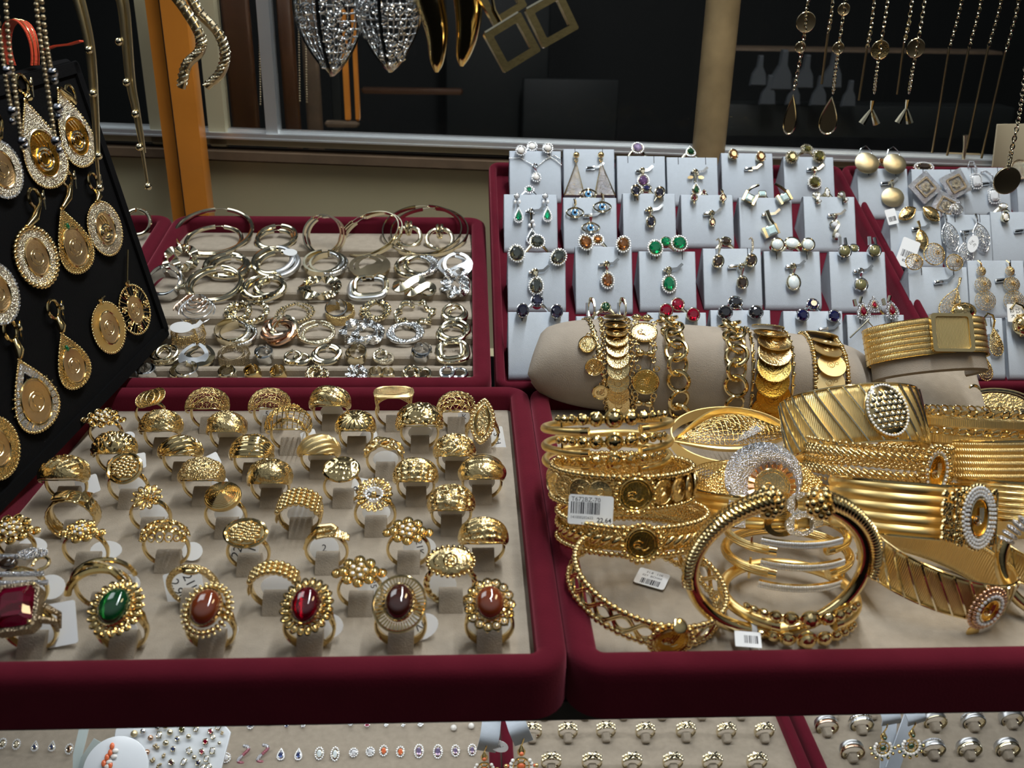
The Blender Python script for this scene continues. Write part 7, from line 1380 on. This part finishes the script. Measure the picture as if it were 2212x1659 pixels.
def xoring(px, py, label):
    global XO; p = onL(px, py, .0); F = Matrix.Translation(p+V((0, .003, -.001))) @ RX(10)
    if XO is None:
        R = 9.2; t = thing('gold_ring', label, 'ring', F, 'criss-cross gold rings on the lower shelf'); part('band', band(R, 4, 7, 1.4), 'gold_pale', t); m = MB(); fn = lambda a, y, r=R+.3: V((r*sin(a), y, R+r*cos(a)))
        for j in range(-3, 4):
            a = j*.30; m.sph(fn(a, -1.9), 1.7, (1, 1, .7), 8, 5); m.sph(fn(a, 1.9), 1.7, (1, 1, .7), 8, 5)
        for s in (-1, 1): m.tube([fn(-.36+.12*i, s*(-3.2+1.07*i), R+1.2) for i in range(7)], .8, 6)
        part('crossed_front', m, 'gold_pale', t); XO = t
    else: t = copy_tree(XO, F, label)
    lowslot(LT2, p); return t
N_ = ('first', 'second', 'third', 'fourth', 'fifth', 'sixth', 'seventh', 'eighth')
for i, x in enumerate((1149, 1226, 1308, 1393, 1480, 1567, 1649)): xoring(x, 1598-(2 if i in (2, 4) else 0), N_[i]+' gold criss-cross ring from the left in the upper row, lower shelf')
for i, x in enumerate((1190, 1278, 1364, 1452, 1537, 1633)): xoring(x, 1664, N_[i]+' gold criss-cross ring from the left in the bottom row, lower shelf')
for x in (1175, 1262, 1345, 1428, 1513, 1598): lowslot(LT2, onL(x, 1549))
def weddingband(px, py, style, label):
    p = onL(px, py); F = Matrix.Translation(p+V((0, .003, -.001))) @ RX(10) @ RZ(-4); t = thing('wedding_band', label, 'ring', F, 'wedding bands on the lower shelf'); R = 10.2; part('inner_band', band(R, 7, 7, 1.2), 'gold_pale', t)
    S = {'two': (('silver_matte', -2, 4), ('rose', 2.3, 2.2)), 'ridge': (('silver_tex', -2.2, 2.6), ('silver_matte', 1.8, 2.8)), 'plain': (('silver_matte', 0, 7),), 'line': (('silver_matte', 1.6, 3.6), ('pave', -2, 2)), 'gold': (('silver_matte', -1.6, 4), ('gold_pale', 2.2, 2.8)), 'claw': (('silver_matte', -.5, 5), ('gold_pale', 2.9, 1.4))}[style]
    for mt, y, w in S:
        m = MB(); m.grid(lambda u, v: (lambda a, r: V((r*sin(a), -y+(v-.5)*w, R+r*cos(a))))(2*pi*u, R+.35+.35*sin(pi*v)+(.4*abs(sin(24*pi*u)) if style == 'ridge' else 0)), 96 if style == 'ridge' else 44, 5, True); part('coloured_strip', m, mt, t)
    lowslot(LT3, p)
for a in ((1783, 1585, 'two', 'white and rose wedding band, first in the upper row, bottom right'), (1858, 1580, 'ridge', 'ridged white wedding band, second in the upper row, bottom right'), (2016, 1574, 'claw', 'white and gold wedding band beside the hanging pearl earrings, upper row'), (2099, 1574, 'line', 'white wedding band with a beaded edge, upper row, bottom right'), (2181, 1568, 'plain', 'plain polished white wedding band, last in the upper row'),
          (1838, 1640, 'two', 'white and rose wedding band, first in the bottom row'), (2012, 1634, 'line', 'white banded ring behind the right pearl earring, bottom row'), (2090, 1634, 'gold', 'white and gold wedding band, third in the bottom row'), (2172, 1634, 'gold', 'white and gold wedding band, last in the bottom row')): weddingband(*a)
for x, y in ((1935, 1552), (1797, 1548), (1880, 1548)): lowslot(LT3, onL(x, y))
# small studs in the left lower tray
def lstud(px, py, sh, w, h, stone, label, halo=1, metal='gold_pale', rz=0, name='stud_earring', cab=False, h0=.003):
    p = onL(px, py, h0+.001); q = mmpx(p); t = thing(name, label, 'earring', Matrix.Translation(p) @ RX(38) @ RZ(rz), 'studs on the lower shelf'); jewel(t, sh, w*q, h*q, stone, halo=halo, metal=metal, cab=cab, dep=1.6); return t
def swirl(px, py, stone, label, mirror=1):
    p = onL(px, py, .004); t = thing('swirl_stud', label, 'earring', Matrix.Translation(p) @ RX(38), 'studs on the lower shelf'); m = MB(); g = MB(); P = [(mirror*4*sin(a), 7*cos(a/2), .5) for a in [2*pi*i/18 for i in range(19)]]
    for i, c in enumerate(P): (g if (i//5) % 2 else m).sph(c, 1.7, (1, 1, .8), 7, 5)
    part('stone_swirl', m, 'pave', t); part('coloured_stones', g, stone, t)
lstud(488, 1637, 'round', 13, 13, 'diamond', 'round white flower stud with a blue rim beside the white board', 1)
swirl(526, 1630, 'pink', 'left pink and white swirl stud'); swirl(568, 1628, 'pink', 'right pink and white swirl stud')
for x, y, sh, w, h, st, lb, me in ((607, 1630, 'tear', 11, 15, 'blue_stone', 'left blue-centred teardrop stud', 'silver'), (645, 1630, 'tear', 10, 15, 'blue_stone', 'right blue-centred teardrop stud', 'silver'), (690, 1628, 'oval', 11, 16, 'opal', 'left gold and cream leaf stud', 'gold_pale'), (724, 1629, 'oval', 10, 17, 'opal', 'right gold and cream leaf stud', 'gold_pale'),
   (764, 1626, 'round', 11, 11, 'diamond', 'left white stone stud on a dark round setting', 'silver'), (800, 1624, 'round', 11, 11, 'diamond', 'right white stone stud on a dark round setting', 'silver'), (829, 1622, 'oval', 10, 13, 'coral', 'left orange stud in a white crescent', 'gold_pale'), (865, 1624, 'oval', 10, 13, 'coral', 'right orange stud in a white crescent', 'gold_pale'),
   (905, 1623, 'oval', 12, 18, 'pale_violet', 'left violet crossed oval stud', 'gold_pale'), (946, 1624, 'oval', 12, 18, 'pale_violet', 'right violet crossed oval stud', 'gold_pale'), (984, 1622, 'oval', 10, 14, 'pale_violet', 'left violet oval halo stud', 'gold_pale'), (1020, 1620, 'oval', 10, 14, 'pale_violet', 'right violet oval halo stud', 'gold_pale'),
   (541, 1566, 'oval', 8, 9, 'blue_stone', 'blue stone stud just under the tray edge, upper stud row', 'silver'), (580, 1563, 'round', 7, 7, 'diamond', 'first white stud just under the tray edge', 'silver'), (619, 1567, 'oval', 6, 8, 'blue_stone', 'small blue-white stud, upper stud row', 'silver'), (655, 1567, 'square', 7, 7, 'diamond', 'square white stud, upper stud row', 'silver'), (757, 1564, 'round', 8, 7, 'diamond', 'round white stud in the middle of the upper stud row', 'silver'), (793, 1566, 'round', 10, 8, 'pink', 'pink-centred stud, upper stud row', 'silver'), (834, 1566, 'round', 7, 7, 'diamond', 'tiny white stud right of the pink-centred one', 'silver'), (871, 1567, 'round', 6, 6, 'diamond', 'tiny white stud left of the pearls', 'silver'), (908, 1565, 'round', 10, 8, 'diamond', 'wide white stud left of the pearls', 'silver')): lstud(x, y, sh, w, h, st, lb, 1 if h > 8 else 0, me)
for x, y, s in ((980, 1572, 'left'), (1018, 1568, 'right')): p = onL(x, y, .004); solo('pearl_stud', MB().sph((0, 0, 0), 2.9, (1, 1, 1), 16, 10), 'pearl', s+' plain white pearl stud under the tray edge', 'earring', Matrix.Translation(p), 'plain pearl studs')
for x, y, st, lb in ((6, 1606, 'pave_gold', 'cream flower stud at the far left edge'), (36, 1608, 'pave_gold', 'cream daisy stud, second from the left edge'), (76, 1612, 'blue_stone', 'white teardrop stud with a blue centre, third from the left'), (113, 1612, 'blue_stone', 'white teardrop stud with a blue centre, fourth from the left'), (150, 1618, 'rose', 'rose and violet stud left of the clear plastic strip')): lstud(x, y, 'tear' if 'teardrop' in lb else 'round', 9, 12, st, lb, 1, 'gold_pale')
# plastic strips, round white card with a coral flower, and the hexagonal board of loose studs
p = onL(200, 1640, .05); t = thing('plastic_stand', 'clear plastic strip stand curling beside the white cards', 'stand', Matrix.Translation(p)); m = MB(); 
for a, b in (((168, 1700), (182, 1572)), ((172, 1690), (212, 1600))): A, B = (onL(*a, .03)-p)*1000, (onL(*b, .06)-p)*1000; m.tube([A, (A+B)/2+V((-2, 0, 3)), B], 1, sec=[(-.4, -4), (.4, -4), (.4, 4), (-.4, 4)], ax=V((0, -1, .2)))
part('strips', m, 'clear_plastic', t)
p = onL(250, 1662, .055); F = frame(p, V((1, .1, 0)), V((0, .75, .66))); t = thing('earring_card', 'round white earring card with a coral flower earring on it', 'card', F); k = mmpx(p); part('disc', MB().lathe([(68*k, -.8), (68*k, .4), (66*k, .8), (0, .8)], 40), 'white_plastic', t)
t = thing('coral_earring', 'coral and white petal earring lying on the round card', 'earring', F); m = MB(); g = MB(); A = [F.inverted() @ on(F, x, y, .002)*1000 for x, y in ((242, 1612), (238, 1626), (231, 1636), (224, 1649), (238, 1653))]; B = [F.inverted() @ on(F, x, y, .002)*1000 for x, y in ((249, 1622), (246, 1634), (236, 1646), (232, 1656))]
for i, a in enumerate(A): m.sph(a, 2.3, (.85, 1.25, .6), 10, 6)
for a in B: g.sph(a, 2.2, (1.2, .9, .6), 10, 6)
part('coral_petals', m, 'coral', t); part('white_petals', g, 'pearl', t)
p = onL(372, 1625, .05); F = frame(p, V((1, .02, 0)), V((0, .72, .70))); hx = [F.inverted() @ on(F, x, y)*1000 for x, y in ((249, 1575), (262, 1562), (470, 1548), (498, 1582), (470, 1690), (330, 1690), (246, 1592))]
t = thing('stud_board', 'white hexagonal board crowded with loose studs', 'display board', F); part('board', MB().prism([(a.x, a.y) for a in hx][::-1], -4, 0, None, .8), 'white_plastic', t); q = random.Random(21); FH = F
LS = ((291, 1585, 14, 'gold_pale_satin'), (310, 1580, 12, 'silver'), (297, 1607, 13, 'silver'), (341, 1572, 11, 'silver'), (358, 1569, 10, 'gold_pale'), (326, 1594, 11, 'rose'), (344, 1588, 11, 'pave_gold'), (368, 1582, 12, 'gold_pale'), (393, 1575, 11, 'olive'), (421, 1566, 10, 'gold_pale'), (424, 1575, 9, 'pave_gold'), (318, 1625, 12, 'rose'), (338, 1613, 11, 'bronze'), (359, 1605, 12, 'gold_pale'), (383, 1596, 9, 'blue_stone'), (408, 1591, 10, 'gold_pale'), (444, 1602, 10, 'ruby'), (455, 1580, 9, 'pink'), (472, 1570, 11, 'pave'), (480, 1583, 7, 'bronze'), (460, 1592, 8, 'pave'), (474, 1605, 7, 'gold_pale'),
      (374, 1618, 9, 'blue_stone'), (354, 1634, 10, 'bronze'), (330, 1640, 11, 'bronze'), (409, 1622, 11, 'pave_gold'), (436, 1624, 10, 'pink'), (420, 1636, 9, 'gold_pale'), (459, 1622, 11, 'pave'), (344, 1655, 10, 'bronze'), (370, 1647, 10, 'garnet'), (397, 1646, 11, 'pave_gold'), (428, 1648, 9, 'sapphire'), (446, 1639, 10, 'pave'), (452, 1655, 9, 'pave_gold'), (438, 1658, 10, 'pave'))
NM = {'gold_pale_satin': 'satin gold ball', 'silver': 'silver ball', 'gold_pale': 'gold ball', 'rose': 'rose gold ball', 'pave_gold': 'cream stone', 'olive': 'olive stone', 'bronze': 'dark gold nugget', 'blue_stone': 'blue and gold', 'ruby': 'red stone', 'pink': 'pink stone', 'pave': 'white stone cluster', 'garnet': 'dark red stone', 'sapphire': 'dark blue stone'}
cnt = {}; rowname = lambda y: 'top edge' if y < 1578 else 'upper part' if y < 1600 else 'middle' if y < 1628 else 'bottom edge'
LS = sorted(LS, key=lambda s: s[0])
tot = {}
for s in LS: tot[(s[3], rowname(s[1]))] = tot.get((s[3], rowname(s[1])), 0)+1
for x, y, s, mt in LS:
    p = on(FH, x, y, .002); k = mmpx(p); r = s*k*.55; key = (mt, rowname(y)); cnt[key] = cnt.get(key, 0)+1
    lb = NM[mt]+' stud on the white hexagonal board, '+rowname(y)+('' if tot[key] == 1 else ', '+('leftmost' if cnt[key] == 1 else 'rightmost' if cnt[key] == tot[key] else N_[cnt[key]-1]+' from the left'))
    F = Matrix.Translation(p) @ FH.to_3x3().to_4x4() @ RZ(q.uniform(-40, 40)); t = thing('loose_stud', lb, 'earring', F, 'studs on the white hexagonal board')
    if 'ball' in NM[mt]: part('ball', MB().sph((0, 0, r*.5), r, (1, 1, .9), 14, 9), mt, t); part('post', MB().tube([(0, 0, -2), (0, 0, 0)], .5, 5), 'gold_pale', t)
    elif 'stone' in NM[mt] or 'blue' in NM[mt]: jewel(t, q.choice(('oval', 'round', 'marq', 'rect')), r*1.5, r*1.9, mt if mt not in ('pave', 'pave_gold') else 'diamond', halo=0, metal='gold_pale', dep=1.5); m = MB(); [m.sph((r*1.1*cos(a), r*1.2*sin(a), .4), r*.3, (1, 1, .7), 6, 4) for a in [1.0, 2.2, 4.1, 5.4]]; part('claws', m, 'gold_pale', t)
    else: m = MB(); [m.sph((q.uniform(-.6, .6)*r, q.uniform(-.8, .8)*r, .6), r*.55, (1, 1, .8), 7, 5) for i in range(6)]; part('nugget', m, mt, t)
# grey strips and the pearl drop earrings hanging from them
def pearldrop(strip, hook, c, w, stone, label, slabel, Y):
    A = [atY(x, y, Y) for x, y in strip]; t = thing('grey_strip', slabel, 'stand', Matrix.Translation(A[0]), 'grey suede strips'); m = MB(); P = [(a-A[0])*1000 for a in A]; P[-1] = P[-1]+V((0, 22, -2)); m.tube(spline(P, 14), 1, sec=[(-.6, -8), (.6, -8), (.6, 8), (-.6, 8)], ax=V((0, -1, .3))); part('strip', m, 'suede_grey', t)
    p = atY(*c, Y-.006); k = mmpx(p); r = w*k/2; t = thing('pearl_drop_earring', label, 'earring', frame(p, V((1, 0, 0)), V((0, .25, 1))), 'pearl drop earrings'); m = MB(); g = MB(); s = MB()
    m.torus((0, 0, 0), r*.5, .8, 26, 6); [m.tube([(0, 0, 0), (r*.5*cos(a), r*.5*sin(a), 0)], .5, 5) for a in [pi*i/3 for i in range(6)]]; s.sph((0, 0, .6), r*.22, (1, 1, .7)); m.torus((0, 0, .3), r*.24, .7, 16, 6)
    for i in range(13): a = radians(-215+250*i/12); g.sph((r*.62*cos(a), r*.62*sin(a), .4), r*.13, (1, 1, 1), 9, 6)
    for i in range(7): a = radians(-180+180*i/6); m.sph((r*.92*cos(a), r*.92*sin(a), 0), r*.13, (1, 1, 1), 8, 5); s.sph((r*.8*cos(a), r*.8*sin(a), 0), r*.1, (1, 1, 1), 8, 5)
    m.lathe([(.5, r*.62), (r*.22, r*.75), (r*.26, r*.95), (r*.14, r*1.15), (.6, r*1.35)], 14, RX(-90) @ Matrix.Diagonal((1, 1, 1, 1))); s.sph((0, r*.9, r*.2), r*.14)
    h = [(V((0, r*1.3, 0))), V((1.5, r*1.7, 1)), V((2.4, r*2.1, 0))]; m.tube(spline(h, 10), .6, 6)
    part('gold_frame', m, 'gold_deep', t); part('pearls', g, 'pearl', t); part('coloured_beads', s, stone, t); return t
pearldrop(((1050, 1622), (1058, 1590), (1066, 1566)), None, (1046, 1662), 62, 'coral', 'left pearl and coral drop earring hanging from a grey strip, bottom', 'grey suede strip with the left coral earring', .60)
pearldrop(((1132, 1604), (1118, 1570), (1106, 1562)), None, (1126, 1654), 72, 'coral', 'right pearl and coral drop earring hanging from a grey strip, bottom', 'grey suede strip with the right coral earring', .59)
pearldrop(((1924, 1564), (1924, 1545), (1924, 1520)), None, (1907, 1616), 58, 'green', 'left pearl and green drop earring hanging before the wedding bands', 'grey suede strip with the left green earring', .60)
pearldrop(((1980, 1562), (1978, 1545), (1976, 1520)), None, (1968, 1611), 60, 'green', 'right pearl and green drop earring hanging before the wedding bands', 'grey suede strip with the right green earring', .60)
for x0, x1, i in ((1915, 1958, 0), (1962, 1925, 1)):
    a = onL(x0 if i == 0 else 1925, 1668, .004); b = atY(1924 if i == 0 else 1972, 1532, .655); m = MB(); P = [V((0, 0, 0)), (b-a)*1000]; m.tube(P, 1, sec=[(-.6, -7), (.6, -7), (.6, 7), (-.6, 7)], ax=V((0, -1, .3))); solo('grey_strip', m, 'suede_grey', ('left' if i == 0 else 'right')+' leg of the grey suede stand behind the green earrings', 'stand', Matrix.Translation(a), 'grey suede strips')
p = atY(1078, 1612, .598); t = thing('price_tag', 'pale handwritten oval tag between the coral earrings', 'tag', frame(p, V((1, -.3, 0)), V((0, .2, 1)))); part('card', MB().prism(oval(8, 5.5, 22), -.15, .15), 'paper', t); writing('786.-', 4, t, mmT(0, 0, .17) @ RZ(15))
